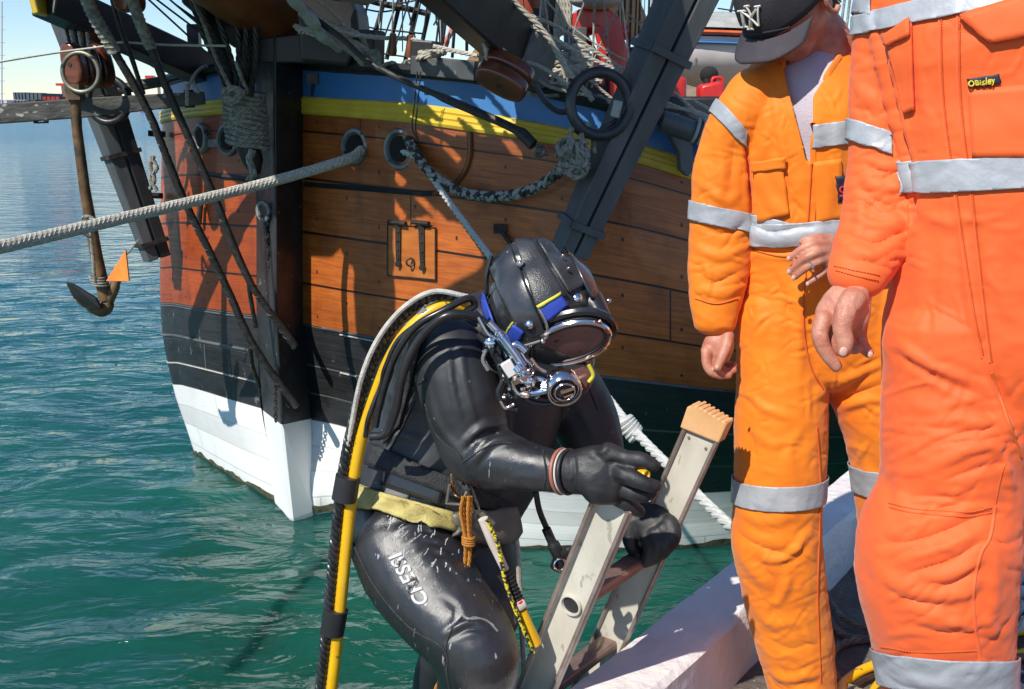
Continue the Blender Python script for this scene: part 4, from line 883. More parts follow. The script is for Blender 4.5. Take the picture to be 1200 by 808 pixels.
# bobstay ropes: served black ropes running down to the stem
def stay_rope(pts, r, label, m_=tar_rope, grp='black head ropes running down to the stem'):
    mb = MB(); q = poly(*pp(0, *pts)); n = len(q)
    if m_ is tar_rope:
        mb.tube([p + Vector((.003 * noise.noise(p * 9), 0, .003 * noise.noise(p * 7))) for p in q], [r * (.80 + .12 * noise.noise(p * 6)) for p in q], 9)
        mb.rope([tuple(x) for x in q[::4]], r * .86, 2, pitch=r * 3.2, n=4, sm=4, srad=r * .12)
    else: mb.tube(q, r * .86, 10); mb.rope([tuple(x) for x in q[::4]], r, 2, pitch=r * 1.5, n=5, sm=4, srad=r * .22)
    return tag(mb.build('head_rope', m_), label, 'rope', grp)
stay_rope(((96,-14,5.7),(112,22,5.75),(135,62,5.8)), .040, 'pale thick rope served with twine at the upper left, head of the left black rope', old_rope)
stay_rope(((112,22,5.75),(135,62,5.8),(175,134,5.9),(214,231,6.0),(261,327,6.1),(298,407,6.15),(348,477,6.2)), .030, 'longest of the black head ropes, running from the upper left down to the stem foot')
stay_rope(((150,-14,5.8),(164,26,5.85),(177,57,5.9)), .036, 'pale served rope head at the top, above the right black rope', old_rope)
stay_rope(((164,26,5.85),(177,57,5.9),(197,107,5.95),(247,221,6.05),(291,327,6.1),(346,407,6.2)), .029, 'black head rope ending on the stem, right of the longest one')
stay_rope(((128,-14,5.9),(140,30,5.95),(155,70,6.0),(168,110,6.1)), .018, 'thin black rope between the two pale served ropes at upper left')
stay_rope(((291,327,6.12),(294,350,6.15),(300,384,6.2)), .018, 'short black rope tail hanging from the knot on the right head rope')
stay_rope(((293,408,6.15),(296,430,6.2),(304,455,6.25)), .018, 'short black rope tail hanging near the foot of the longest head rope')
mb = MB(); mb.tube(pp(7.0, (248,240), (249,283)), .016, 8); mb.tube(pp(7.0, (235,240), (233,262)), .02, 8); tag(mb.build('iron_bar', iron), 'short black iron bars hanging on the lit red planks', 'iron bar')
mb = MB(); mb.rope(pp(0, (232,108,6.2), (226,92,6.3), (236,80,6.5), (242,78,6.6)), .012, 3); mb.rope(pp(0, (218,108,6.2), (228,88,6.3), (238,79,6.5)), .01, 3); mb.rope(pp(6.2, (219,98), (219,124)), .012, 3)
tag(mb.build('stock_lashing', cream_rope), 'thin pale lashing tying the level timber stock to the blue bulwark', 'rope')

# mooring lines
mb = MB(); mb.braid(pp(0, (-420,398,2.9), (-120,318,3.9), (0,290,4.4), (140,257,5.0), (300,218,5.75), (404,188,6.0), (424,176,6.1)), .030, 6, pitch=.17)
tag(mb.build('mooring_rope', grey_rope), 'taut thick white mooring rope crossing the left side to the bow', 'rope')
mb = MB(); mb.tube(poly(*pp(5.0, (92,264), (95,271), (100,275), (107,278))), .008, 6); tag(mb.build('twine_tie', tar_rope), 'black twine knotted round the thick white mooring rope', 'twine')
mb = MB(); mb.rope(pp(0, (472,178,5.85), (492,190,5.7), (530,242,5.3), (575,302,4.9), (640,385,4.3), (700,452,3.8), (735,496,3.45), (790,553,3.1), (858,619,2.72), (930,680,2.42)), .0185, 3, pitch=.12, n=7, sm=8)
tag(mb.build('mooring_rope', white_rope), 'thinner white rope slanting from the bow behind the diver to the wharf edge', 'rope')
mb = MB(); c_ = P(738, 500, 3.4)
for k in range(5): mb.ring(c_ + Vector((.01 * k - .02, 0, -.012 * k + .02)), (.5 + .2 * k, -.3, -.8), .026, .013, 14, 7)
tag(mb.build('rope_knot', white_rope), 'white knot on the slanting rope behind the top of the ladder', 'knot')
bw = mat('black_white_rope', (.34,.33,.3), (.03,.03,.03), rough=.8, ns=26, bump=.5, bs=200, lo=.47, hi=.53)
mb = MB(); mb.rope(pp(0, (478,162,5.85), (486,178,5.7), (505,204,5.55), (540,225,5.4), (580,231,5.25), (620,224,5.1), (650,206,4.95), (662,192,4.85)), .031, 3, pitch=.2, n=7, sm=8)
tag(mb.build('bow_rope', bw), 'thick black and white twisted rope drooping from the hawse hole to the knot', 'rope')
mb = MB(); c_ = P(670, 185, 4.78); rk = random.Random(3)
for k in range(22):
    nn = Vector((rk.uniform(-1, 1), rk.uniform(-1, .3), rk.uniform(-1, 1))).normalized(); cc = c_ + Vector((rk.uniform(-.035, .035), rk.uniform(-.02, .02), rk.uniform(-.055, .05)))
    pts = []; x = nn.orthogonal().normalized(); y = nn.cross(x); Rr = rk.uniform(.035, .065)
    for a in range(9): t = 5.2 * a / 8; pts.append(cc + x * Rr * math.cos(t) + y * Rr * math.sin(t))
    mb.rope(pts, .0125, 3, n=5, sm=4)
for x in (-6, 8): mb.rope(pp(0, (672 + x, 180, 4.78), (674 + x, 158, 4.76), (680 + x, 146, 4.78), (687 + x, 158, 4.86), (688 + x, 180, 4.84)), .015, 3, n=5, sm=5)
tag(mb.build('rope_knot', old_rope), 'bulky grey rope knot hanging from the round iron ring of the right anchor', 'knot')
# lifeboat, jerrycan, person's cap-like bundle
lb = thing('lifeboat', P(850, 90, 9), 'white lifeboat with orange band and grey cover hanging behind the rail', 'boat')
def boat_sec(t):
    w = math.sin(math.pi * min(max(t * .93 + .035, 0), 1)) ** .55; return w
ya, yb_ = P(772, 76, 8.6), P(985, 92, 9.6); rows = []; rows2 = []; rows3 = []
dl = (yb_ - ya); sdv = Vector((dl.y, -dl.x, 0)).normalized()
if sdv.y > 0: sdv = -sdv
for i in range(25):
    t = i / 24; w = boat_sec(t); c_ = ya + dl * t; row = []
    for k in range(13):
        a = math.pi * (k / 12); row.append(c_ + sdv * (.62 * w * math.cos(a)) + Vector((0, 0, -.42 * math.sin(a) ** .8 * (.5 + .5 * w) + .22)))
    rows.append(row)
mb = MB(); mb.grid(rows); mb.build('hull', boat_white, lb)
for dz, th_, m_ in ((.25, .05, orange_stripe), (.17, .03, blue_paint)):
    for s in (1, -1): mb = MB(); mb.tube([ya + dl * (i / 24) + sdv * (.635 * boat_sec(i / 24) * s) + Vector((0, 0, dz)) for i in range(25)], th_, 8, flat=.4, up=(0,0,1)); mb.build('stripe', m_, lb)
rows = []
for i in range(25):
    t = i / 24; w = boat_sec(t); c_ = ya + dl * t; rows.append([c_ + sdv * (.64 * w * math.cos(math.pi * k / 10)) + Vector((0, 0, .29 + (.17 + .03 * math.sin(i * 1.3)) * w * math.sin(math.pi * k / 10))) for k in range(11)])
mb = MB(); mb.grid(rows); mb.build('cover', canvas, lb)
for t_ in (.25, .75):
    c_ = ya + dl * t_; mb = MB(); mb.bar(c_ - Vector((0, 0, .16)), c_ - Vector((0, 0, .72)), .9, .12, w2=1.0); mb.build('boat_chock', worn_timber, ship, smooth=False, bevel=.01)
jc = thing('jerrycan', P(832, 124, 5.9), 'red plastic jerrycan on the rail in front of the lifeboat', 'jerrycan')
mb = MB(); mb.prism([P(821,103,5.9), P(823,99,5.9), P(845,95,5.9), P(849,99,5.9), P(851,122,5.9), P(821,124,5.9)], (0, .16, 0)); mb.build('body', red_plastic, jc, bevel=.018)
mb = MB(); mb.lathe(P(828, 100, 5.95), (0, 0, 1), [(0, .02), (.035, .02)], 12); mb.build('cap', black_timber, jc); mb = MB(); mb.tube(poly(*pp(5.95, (833,99), (836,92), (845,92), (847,98))), .01, 8); mb.build('handle', red_plastic, jc)
mb = MB(); mb.ell(P(831, 88, 6.1), .055, .05, .05, n=10); o = mb.build('black_bundle', mat('black_fluff', (.01,.01,.01), (.02,.02,.02), rough=.9, bump=1, bs=60)); tag(o, 'round fuzzy black bundle above the red jerrycan', 'bundle')
mb = MB(); mb.tube(pp(7.9, (745,52), (758,42), (765,36)), .05, 10); tag(mb.build('rolled_cloth', boat_white), 'small roll of white cloth left of the lifeboat', 'cloth')
# ------------------------------------------------------------------ figure tools
def limb(mb, st, n=18, sm=4, capr=True):
    """st: (px, py, half width px, distance Y, depth ratio) -> tapering closed limb"""
    st = [tuple(s) + ((.9,) if len(s) < 5 else ()) for s in st]
    q = smooth_path(st, sm) if len(st) > 2 else [np.array(s, float) for s in st]
    C = []; 
    for s in q:
        c = P(s[0], s[1], s[3]); k = spx(c); C.append((c, s[2] * k, s[2] * k * s[4]))
    if capr:
        a, b = C[0], C[1]; d = (a[0] - b[0]).normalized(); e, f_ = C[-1], C[-2]; d2 = (e[0] - f_[0]).normalized()
        pre = [(a[0] + d * a[2] * h, a[1] * g, a[2] * g) for h, g in ((.9, .3), (.72, .68), (.4, .92))]
        post = [(e[0] + d2 * e[2] * h, e[1] * g, e[2] * g) for h, g in ((.4, .92), (.72, .68), (.9, .3))]
        C = pre + C + post
    vs = []; K = len(C)
    for i in range(K):
        t = (C[min(i + 1, K - 1)][0] - C[max(i - 1, 0)][0]).normalized(); v = (C[i][0] - CAMP).normalized()
        w = t.cross(v).normalized(); dd = w.cross(t).normalized()
        for k in range(n):
            a = 2 * math.pi * k / n; vs.append(C[i][0] + w * C[i][1] * math.cos(a) + dd * C[i][2] * math.sin(a))
    fs = [(i * n + k, i * n + (k + 1) % n, (i + 1) * n + (k + 1) % n, (i + 1) * n + k) for i in range(K - 1) for k in range(n)]
    fs.append(tuple(range(n))[::-1]); fs.append(tuple((K - 1) * n + k for k in range(n)))
    mb.add(vs, fs)
def fuse(mb, voxel, it=4, fac=.5):
    """one continuous skin round all the shapes in mb; returns a mesh"""
    me = bpy.data.meshes.new('tmp'); me.from_pydata([tuple(v) for v in mb.v], [], mb.f)
    bm = bmesh.new(); bm.from_mesh(me)
    bm.verts.ensure_lookup_table(); bmesh.ops.recalc_face_normals(bm, faces=bm.faces); bm.to_mesh(me); bm.free()
    o = bpy.data.objects.new('tmp', me); scene.collection.objects.link(o)
    md = o.modifiers.new('r', 'REMESH'); md.mode = 'VOXEL'; md.voxel_size = voxel; md.adaptivity = 0
    if it: ms = o.modifiers.new('s', 'SMOOTH'); ms.factor = fac; ms.iterations = it
    dg = bpy.context.evaluated_depsgraph_get(); ev = o.evaluated_get(dg)
    out = bpy.data.meshes.new_from_object(ev); bpy.data.objects.remove(o); bpy.data.meshes.remove(me)
    return out
def vcos(me): a = np.zeros(len(me.vertices) * 3); me.vertices.foreach_get('co', a); return a.reshape(-1, 3)
def vnor(me): a = np.zeros(len(me.vertices) * 3); me.vertices.foreach_get('normal', a); return a.reshape(-1, 3)
def smoothstep(x): x = np.clip(x, 0, 1); return x * x * (3 - 2 * x)
def seg_dist(p, a, b):
    ab = b - a; t = np.clip(((p - a) @ ab) / max(ab @ ab, 1e-9), 0, 1); return np.linalg.norm(p - (a + t[:, None] * ab), axis=1), t
def fold(me, folds, back=False):
    """folds: (pixel polyline, width px, height mm); ridges (+) and creases (-) lying in the cloth on the side seen"""
    co = vcos(me); no = vnor(me); pr = proj_np(co)[:, :2]
    vd = co - np.array(CAMP); vd /= np.linalg.norm(vd, axis=1)[:, None]
    fw = smoothstep((-(no * vd).sum(1)) / .35); h = np.zeros(len(co))
    for pl, w, mm in folds:
        pl = [np.array(p, float) for p in smooth_path(pl, 5)]
        A_ = np.array(pl); mg = w * 4 + 2
        sel = np.where((pr[:, 0] > A_[:, 0].min() - mg) & (pr[:, 0] < A_[:, 0].max() + mg) & (pr[:, 1] > A_[:, 1].min() - mg) & (pr[:, 1] < A_[:, 1].max() + mg) & (fw > 0))[0]
        if not len(sel): continue
        ps = pr[sel]
        lens = np.cumsum([0] + [np.linalg.norm(pl[i + 1] - pl[i]) for i in range(len(pl) - 1)]); Lt = lens[-1]
        best = np.full(len(sel), 1e9); par = np.zeros(len(sel))
        for i in range(len(pl) - 1):
            d, t = seg_dist(ps, pl[i], pl[i + 1]); m_ = d < best; best[m_] = d[m_]; par[m_] = (lens[i] + t[m_] * (lens[i + 1] - lens[i])) / Lt
        env = np.clip(np.sin(math.pi * np.clip(par, .02, .98)), 0, 1) ** .6
        sgn = 1 if mm > 0 else -1
        prof = (np.exp(-(best / w) ** 2) if mm > 0 else np.exp(-best / (.62 * w))) - .30 * np.exp(-((best - 1.9 * w) / (w)) ** 2)
        h[sel] += env * prof * mm * .001
    co += no * (h * fw)[:, None]; me.vertices.foreach_set('co', co.ravel()); me.update()
def creases(seed, n, box, w, mm, ang=(-.5, .5), ln=(12, 40)):
    """many short irregular creases inside a pixel box"""
    r = random.Random(seed); out = []
    for _ in range(n):
        x, y = r.uniform(box[0], box[2]), r.uniform(box[1], box[3]); a = r.uniform(*ang) * math.pi; L_ = r.uniform(*ln); b = r.uniform(-.25, .25) * L_
        dx, dy = math.cos(a) * L_ / 2, math.sin(a) * L_ / 2
        out.append(([(x - dx, y - dy), (x - dy / L_ * b, y + dx / L_ * b), (x + dx, y + dy)], r.uniform(*w), r.uniform(.5, 1) * mm * r.choice([1, -1, -1])))
    return out
def tune(fs, kw, kh): return [(p, w * kw, h * kh) for p, w, h in fs]
def wrinkle(me, amps, seed=0):
    """cloth unevenness from stretched 3-D noise: (frequency xyz, amplitude m)"""
    co = vcos(me); no = vnor(me); h = np.zeros(len(co))
    for (fx, fy, fz), a in amps:
        for i, c in enumerate(co):
            v = noise.noise(Vector((c[0] * fx + seed, c[1] * fy, c[2] * fz + seed * 2)))
            h[i] += a * (1 - abs(v) * 2.2)
    co += no * h[:, None]; me.vertices.foreach_set('co', co.ravel()); me.update()
def skin_obj(name, me, m_, parent, smooth=True):
    me.materials.clear(); me.materials.append(m_); me.shade_smooth(); me.name = name; return link(name, me, parent)
def soften(me, n=12):
    """even out the zigzag left along cut edges"""
    bm = bmesh.new(); bm.from_mesh(me)
    bv = [(v, [e.other_vert(v) for e in v.link_edges if e.is_boundary]) for v in bm.verts if v.is_boundary]
    for _ in range(n):
        new = [(v, v.co * .5 + (sum((o.co for o in nb), Vector()) / len(nb)) * .5) for v, nb in bv if len(nb) == 2]
        for v, c in new: v.co = c
    bm.to_mesh(me); bm.free(); me.update()
def bvh_of(me): 
    return BVHTree.FromPolygons([v.co.copy() for v in me.vertices], [tuple(p.vertices) for p in me.polygons])
def onto(bvh, px, py, off=.003, Y=None):
    h = bvh.ray_cast(CAMP, ray(px, py).normalized())
    if h[0] is None: return P(px, py, Y) if Y else None
    if Y and abs(h[0].y - Y) > .35: return P(px, py, Y)
    return h[0] + h[1] * off
def seam(bvh, pts, r, m_, name, parent, off=.001, Y=None, n=5):
    pl = smooth_path(pts, 8); q = [onto(bvh, p[0], p[1], off, Y) for p in pl]; q = [p for p in q if p is not None]
    if len(q) < 3: return None
    mb = MB(); mb.tube(q, r, n); return mb.build(name, m_, parent)
def patch(bvh, q, nx, ny, off, m_, name, parent, th=.003, Y=None, wav=0):
    """cloth piece lying on a surface: q = 4 pixel corners (top left, top right, bottom right, bottom left)"""
    rows = []
    last = None
    for j in range(ny + 1):
        row = []
        for i in range(nx + 1):
            s, t = i / nx, j / ny
            x = (q[0][0] * (1 - s) + q[1][0] * s) * (1 - t) + (q[3][0] * (1 - s) + q[2][0] * s) * t
            y = (q[0][1] * (1 - s) + q[1][1] * s) * (1 - t) + (q[3][1] * (1 - s) + q[2][1] * s) * t
            p = onto(bvh, x, y, off + (wav * noise.noise(Vector((x * .06, y * .06, 2))) if wav else 0), Y)
            if p is None: p = last if last is not None else P(x, y, 2)
            last = p; row.append(p)
        rows.append(row)
    mb = MB(); mb.grid(rows); return mb.build(name, m_, parent, solid=th, fix=False)
def band(me, top, bot, Y, axis_px, pick, rad, m_, name, parent, off=.0035, clip=None, vb=.35):
    """ring of tape round a limb: the cloth between two cuts through pixel lines, lifted off it"""
    a0, a1 = P(axis_px[0][0], axis_px[0][1], Y), P(axis_px[1][0], axis_px[1][1], Y); ax = (a1 - a0).normalized()
    bm = bmesh.new(); bm.from_mesh(me); c = P(pick[0], pick[1], Y)
    far = [v for v in bm.verts if (v.co - c).length > rad]; bmesh.ops.delete(bm, geom=far, context='VERTS')
    for ln, sg in ((top, 1), (bot, -1)):
        p0, p1 = P(ln[0][0], ln[0][1], Y), P(ln[1][0], ln[1][1], Y); l = (p1 - p0).normalized(); nn = (ax - l * ax.dot(l)).normalized()
        nv = l.cross((p0 - CAMP).normalized()); nv = nv if nv.dot(nn) > 0 else -nv; nn = (nn * (1 - vb) + nv.normalized() * vb).normalized()
        # keep the side towards 'axis' from the top cut, against it from the bottom cut
        bmesh.ops.bisect_plane(bm, geom=bm.verts[:] + bm.edges[:] + bm.faces[:], plane_co=p0, plane_no=nn * sg, clear_inner=True, dist=1e-6)
    if clip:
        for p, nn in clip: bmesh.ops.bisect_plane(bm, geom=bm.verts[:] + bm.edges[:] + bm.faces[:], plane_co=p, plane_no=nn, clear_inner=True, dist=1e-6)
    # keep the piece nearest the picked point
    seen = set(); comps = []
    for f in bm.faces:
        if f in seen: continue
        stack = [f]; comp = []
        seen.add(f)
        while stack:
            g = stack.pop(); comp.append(g)
            for e in g.edges:
                for h in e.link_faces:
                    if h not in seen: seen.add(h); stack.append(h)
        comps.append(comp)
    if comps:
        comps.sort(key=len); keep = set(comps[-1]); bmesh.ops.delete(bm, geom=[f for f in bm.faces if f not in keep], context='FACES')
    inner = [v for v in bm.verts if not v.is_boundary]
    for _ in range(5): bmesh.ops.smooth_vert(bm, verts=inner, factor=.5, use_axis_x=True, use_axis_y=True, use_axis_z=True)
    bm.normal_update()
    for v in bm.verts: v.co += v.normal * off
    nm = bpy.data.meshes.new(name); bm.to_mesh(nm); bm.free()
    nm.materials.clear(); nm.materials.append(m_)
    for p in nm.polygons: p.material_index = 0
    nm.shade_smooth(); o = link(name, nm, parent)
    md = o.modifiers.new('s', 'SOLIDIFY'); md.thickness = .002; md.offset = 1
    return o
def text_on(bvh, txt, org, right, down, size, m_, name, parent, off=.002, shear=0, bold=True, Y=None):
    """letters lying on a surface; org = pixel of the baseline start; right/down = unit pixel vectors; size px"""
    cu = bpy.data.curves.new('t', 'FONT'); cu.body = txt; cu.size = 1; cu.resolution_u = 3; cu.offset = .02 if bold else 0
    o = bpy.data.objects.new('t', cu); scene.collection.objects.link(o); dg = bpy.context.evaluated_depsgraph_get()
    me = bpy.data.meshes.new_from_object(o.evaluated_get(dg)); bpy.data.objects.remove(o)
    bm = bmesh.new(); bm.from_mesh(me); bmesh.ops.triangulate(bm, faces=bm.faces)
    for _ in range(3):
        es = [e for e in bm.edges if e.calc_length() > .08]
        if es: bmesh.ops.subdivide_edges(bm, edges=es, cuts=1); bmesh.ops.triangulate(bm, faces=bm.faces)
    for v in bm.verts:
        x = v.co.x + shear * v.co.y; y = v.co.y
        px = org[0] + (right[0] * x - down[0] * y) * size; py = org[1] + (right[1] * x - down[1] * y) * size
        p = onto(bvh, px, py, off, Y); v.co = p if p is not None else P(px, py, Y or 2)
    bm.to_mesh(me); bm.free(); me.materials.clear(); me.materials.append(m_); o = link(name, me, parent)
    md = o.modifiers.new('s', 'SOLIDIFY'); md.thickness = .0012; md.offset = 1
    return o
def head_shape(mb, C, f, u, s=1.0):
    """head with brow, eye sockets, nose, lips, chin and ears; f forward, u up"""
    f = Vector(f).normalized(); u = Vector(u); u = (u - f * u.dot(f)).normalized(); l = u.cross(f)
    n, m = 40, 48; vs = []
    for i in range(n + 1):
        t = math.pi * i / n; z = math.cos(t)
        for k in range(m):
            a = 2 * math.pi * k / m; cx = math.cos(a); sy = math.sin(a)   # cx forward, sy left
            x = math.sin(t) * cx * .098; y = math.sin(t) * sy * .077; zz = z * .122
            if zz < 0:                                      # jaw narrows
                q = min(1, -zz / .122); y *= 1 - .30 * q; x = x * (1 - .10 * q) + .018 * q * (1 if cx > 0 else .2)
            if cx > 0:
                g = lambda yy, z0, wy, wz: math.exp(-((y - yy) / wy) ** 2 - ((zz - z0) / wz) ** 2)
                x += .026 * g(0, -.022, .011, .020) + .012 * g(0, .002, .009, .026)       # nose
                x -= .012 * (g(.031, .008, .015, .011) + g(-.031, .008, .015, .011))      # sockets
                x += .006 * (g(.03, .026, .024, .008) + g(-.03, .026, .024, .008))        # brow
                x += .006 * g(0, -.052, .022, .006) + .006 * g(0, -.064, .019, .006) - .005 * g(0, -.058, .022, .003)
                x += .010 * g(0, -.092, .020, .016)                                       # chin
                x += .004 * (g(.045, -.025, .016, .02) + g(-.045, -.025, .016, .02))
            vs.append(Vector(C) + (f * x + l * y + u * zz) * s)
    mb.add(vs, [(i * m + k, (i + 1) * m + k, (i + 1) * m + (k + 1) % m, i * m + (k + 1) % m) for i in range(n) for k in range(m)])
    for sg in (1, -1):
        c = Vector(C) + (l * sg * .079 - f * .008 - u * .004) * s
        rot = Matrix((f, l * sg, u)).transposed()
        pts = [c + (f * (.018 * math.cos(a)) + u * (.031 * math.sin(a)) + l * sg * .010) * s for a in np.linspace(-2.2, 2.9, 16)]
        mb.tube(pts, .0065 * s, 8); mb.ell(c, .013 * s, .008 * s, .024 * s, rot, n=8)
    return f, u, l
# ------------------------------------------------------------------ ladder leaning on the beam
LA = R(21); LD = EN * math.sin(LA) + Vector((0, 0, math.cos(LA))); LWD = LD.cross(ED)        # up the stile; across the web
LT = L0 + ED * -.18 + EN * -.04 + Vector((0, 0, .18)) + LD * .62                              # top of the far stile
LWID = .305
def LP(w, t, h=0): return LT - ED * w - LD * t + LWD * h       # w towards the near stile, t down, h across the web
ladder = thing('ladder', LP(LWID / 2, 2.4), 'aluminium ladder with cream end cap leaning against the white beam', 'ladder')
def stile(w, name='stile', t0=.004, fo=.017, fl=.006):
    mb = MB(); a = .041; tw = .003
    # flanged section: web plus rims standing out on both faces
    prof = [(-a, -fl), (-a, fo), (-a + .0045, fo), (-a + .006, tw), (a - .006, tw), (a - .0045, fo), (a, fo), (a, -fl), (a - .0055, -fl), (a - .007, -tw), (-a + .007, -tw), (-a + .0055, -fl)]
    rows = []
    for t in (t0, 2.6): rows.append([LP(w + y, t, x) for x, y in prof] )
    n = len(prof); vs = rows[0] + rows[1]
    mb.add(vs, [(i, (i + 1) % n, (i + 1) % n + n, i + n) for i in range(n)] + [tuple(range(n))[::-1], tuple(range(n, 2 * n))])
    o = mb.build(name, alu, ladder, smooth=False, bevel=.0012)
    for s in (-1, 1):
        mb = MB(); mb.tube([LP(w + fo - .003, t0, s * (a - .003)), LP(w + fo - .003, 2.6, s * (a - .003))], .0052, 10); mb.build('rim', alu_edge, o)
    return o
def rung(t):
    # D-shaped rung with a ribbed tread on top
    mb = MB(); N_ = 20; prof = []
    for k in range(N_):
        a = 2 * math.pi * k / N_; prof.append((math.copysign(abs(math.cos(a)) ** .7, math.cos(a)) * .024, math.copysign(abs(math.sin(a)) ** .8, math.sin(a)) * .016))
    tr = Vector((0, 0, 1)); fw = EN
    vs = []
    for w in (-.004, LWID + .004):
        for x, z in prof: vs.append(LP(w, t) + fw * x + tr * min(z, .012))
    mb.add(vs, [(i, (i + 1) % N_, (i + 1) % N_ + N_, i + N_) for i in range(N_)])
    o = mb.build('rung', rung_metal, ladder)
    mb = MB()
    for k in range(9): mb.tube([LP(.006, t) + fw * (-.019 + .0047 * k) + tr * .012, LP(LWID - .006, t) + fw * (-.019 + .0047 * k) + tr * .012], .0016, 5)
    mb.build('tread_ribs', rung_metal, o)
    # flared socket where the rung comes through the near stile
    mb = MB(); mb.lathe(LP(LWID - .001, t), -ED, [(0, .0205), (.009, .0225), (.012, .0215), (.012, .0185), (.004, .0170)], 24, xdir=EN, sx=1.15); mb.build('socket', alu, o)
    mb = MB(); mb.lathe(LP(LWID + .0035, t), -ED, [(0, .0180), (.0015, .0180)], 24, xdir=EN, sx=1.15); mb.build('hole', black_timber, o)  # dark disc stands for the shade inside the open rung end
stile(0, fo=.009); stile(LWID, t0=.10)
for k in range(8): rung(.37 + .28 * k)
rung_pt = LP(.02, .37)
def endcap(w):
    mb = MB()
    mb.prism([LP(w + .016, .030, -.046), LP(w + .016, .048, .046), LP(w + .016, -.004, .050), LP(w + .016, -.020, .030), LP(w + .016, -.022, -.046)], ED * .032)
    o = mb.build('end_cap', cap_plastic, ladder, smooth=False, bevel=.004)
    for k in range(8):
        mb = MB(); h = -.040 + k * .0112; mb.bar(LP(w + .0165, -.0185 + max(0, (h - .03)) * .8, h), LP(w - .0165, -.0185 + max(0, (h - .03)) * .8, h), .0055, .008, up=LD); mb.build('grip_ridge', cap_plastic, o, smooth=False)
    for h in (-.022, .022):
        mb = MB(); mb.lathe(LP(w + .003, .062, h), -ED, [(0, .0035), (.003, .003)], 8); mb.build('rivet', alu_edge, o)
endcap(0)
# ------------------------------------------------------------------ worker with the cap
A = thing('person', P(950, 835, 2.14), 'person in dark cap and open bright orange coverall, hand on hip, looking down', 'person')
hf = Vector((-.49, -.43, -.76)); hu = Vector((-.59, -.47, .64)); hC = P(927, 6, 2.12)
body = MB(); hf, hu, hl = head_shape(body, hC, hf, hu, .97)
limb(body, [(945,22,28,2.16,.9),(965,52,33,2.17,.85),(960,85,44,2.17,.6)])
limb(body, [(950,90,58,2.16,.5),(945,200,52,2.14,.5),(950,330,52,2.14,.5),(955,400,54,2.14,.5)])
limb(body, [(885,110,20,2.12),(850,180,17,2.14),(845,260,17,2.14),(842,330,14,2.13),(846,384,13,2.12,.7),(843,402,18,2.11,.6),(838,416,18,2.11,.55)])
# right hand hanging, fingers loosely curled
for st in ([(828,412,6.5,2.100),(828,426,6,2.090),(834,437,5.5,2.085),(845,441,4.8,2.085)],
           [(834,415,6.5,2.110),(835,430,6,2.095),(843,439,5.5,2.090),(854,440,4.8,2.090)],
           [(841,415,6.5,2.120),(843,429,5.5,2.110),(851,436,5,2.100),(860,434,4.5,2.100)],
           [(847,410,6,2.130),(849,422,5,2.130),(856,429,4.5,2.120),(861,428,4,2.110)],
           [(853,394,8,2.100),(850,408,7,2.085),(845,420,6,2.075),(841,432,4.8,2.070)]): limb(body, st, 10)
# left arm bent, hand on the hip
limb(body, [(1015,115,22,2.2),(1062,180,20,2.25),(1078,240,18,2.2),(1040,285,15,2.1),(1000,296,13,2.03,.7),(978,299,17,2.0,.5),(968,300,15,1.985,.5)])
for st in ([(972,286,6.5,1.99),(955,286,5.5,1.98),(940,292,5,1.985),(925,303,4.2,1.995)],
           [(970,293,6.5,1.985),(955,297,6,1.97),(940,305,5.2,1.975),(925,318,4.4,1.99)],
           [(970,302,6.5,1.985),(957,307,6,1.972),(943,315,5.2,1.975),(931,325,4.4,1.985)],
           [(975,311,6,1.99),(965,319,5,1.985),(956,326,4.6,1.985),(947,332,4,1.99)],
           [(975,280,6.5,2.0),(960,279,5.5,1.99),(946,281,4.8,1.99),(939,284,4,2.0)]): limb(body, st, 10)
limb(body, [(925,400,32,2.14),(914,560,26,2.13),(922,700,24,2.13),(938,800,18,2.13),(944,838,17,2.14)])
limb(body, [(1000,400,32,2.16),(1045,560,26,2.18),(1062,700,24,2.22),(1066,800,18,2.26),(1066,830,17,2.28)])
bm_ = fuse(body, .0032, 3, .5); abody = skin_obj('body', bm_, skin, A)
# nails
def nails(pts, parent):
    for x, y, Y, r in pts:
        c = P(x, y, Y); mb = MB(); mb.ell(c, spx(c) * r, .0025, spx(c) * r * 1.2, n=7); mb.build('fingernail', nail, parent)
nails([(924.5,303.5,1.975,2.6),(924.5,319,1.97,2.8),(930,326,1.968,2.7),(946.5,333,1.974,2.4),(840.5,431,1.945,2.4)], abody)
mb = MB(); c_ = P(950, 312, 1.972); mb.ring(c_, (1, 0, .55), .0125, .0017, 20, 6); o = mb.build('finger_ring', chrome, abody)
# boots
for st in ([(944,826,20,2.16,1.0),(938,848,22,2.05,1.0),(925,880,21,1.9,.8)], [(1064,806,20,2.3,1),(1050,818,22,2.2,1),(1030,836,20,2.06,.8)]):
    mb = MB(); limb(mb, st); o = skin_obj('boot', fuse(mb, .008, 4), boot_leather, A)
# grey shirt in the open neck
mb = MB(); limb(mb, [(962,76,36,2.17,.8),(957,92,54,2.155,.62),(950,120,62,2.13,.6),(947,190,60,2.125,.58)])
skin_obj('shirt', fuse(mb, .006, 4), shirt, A)
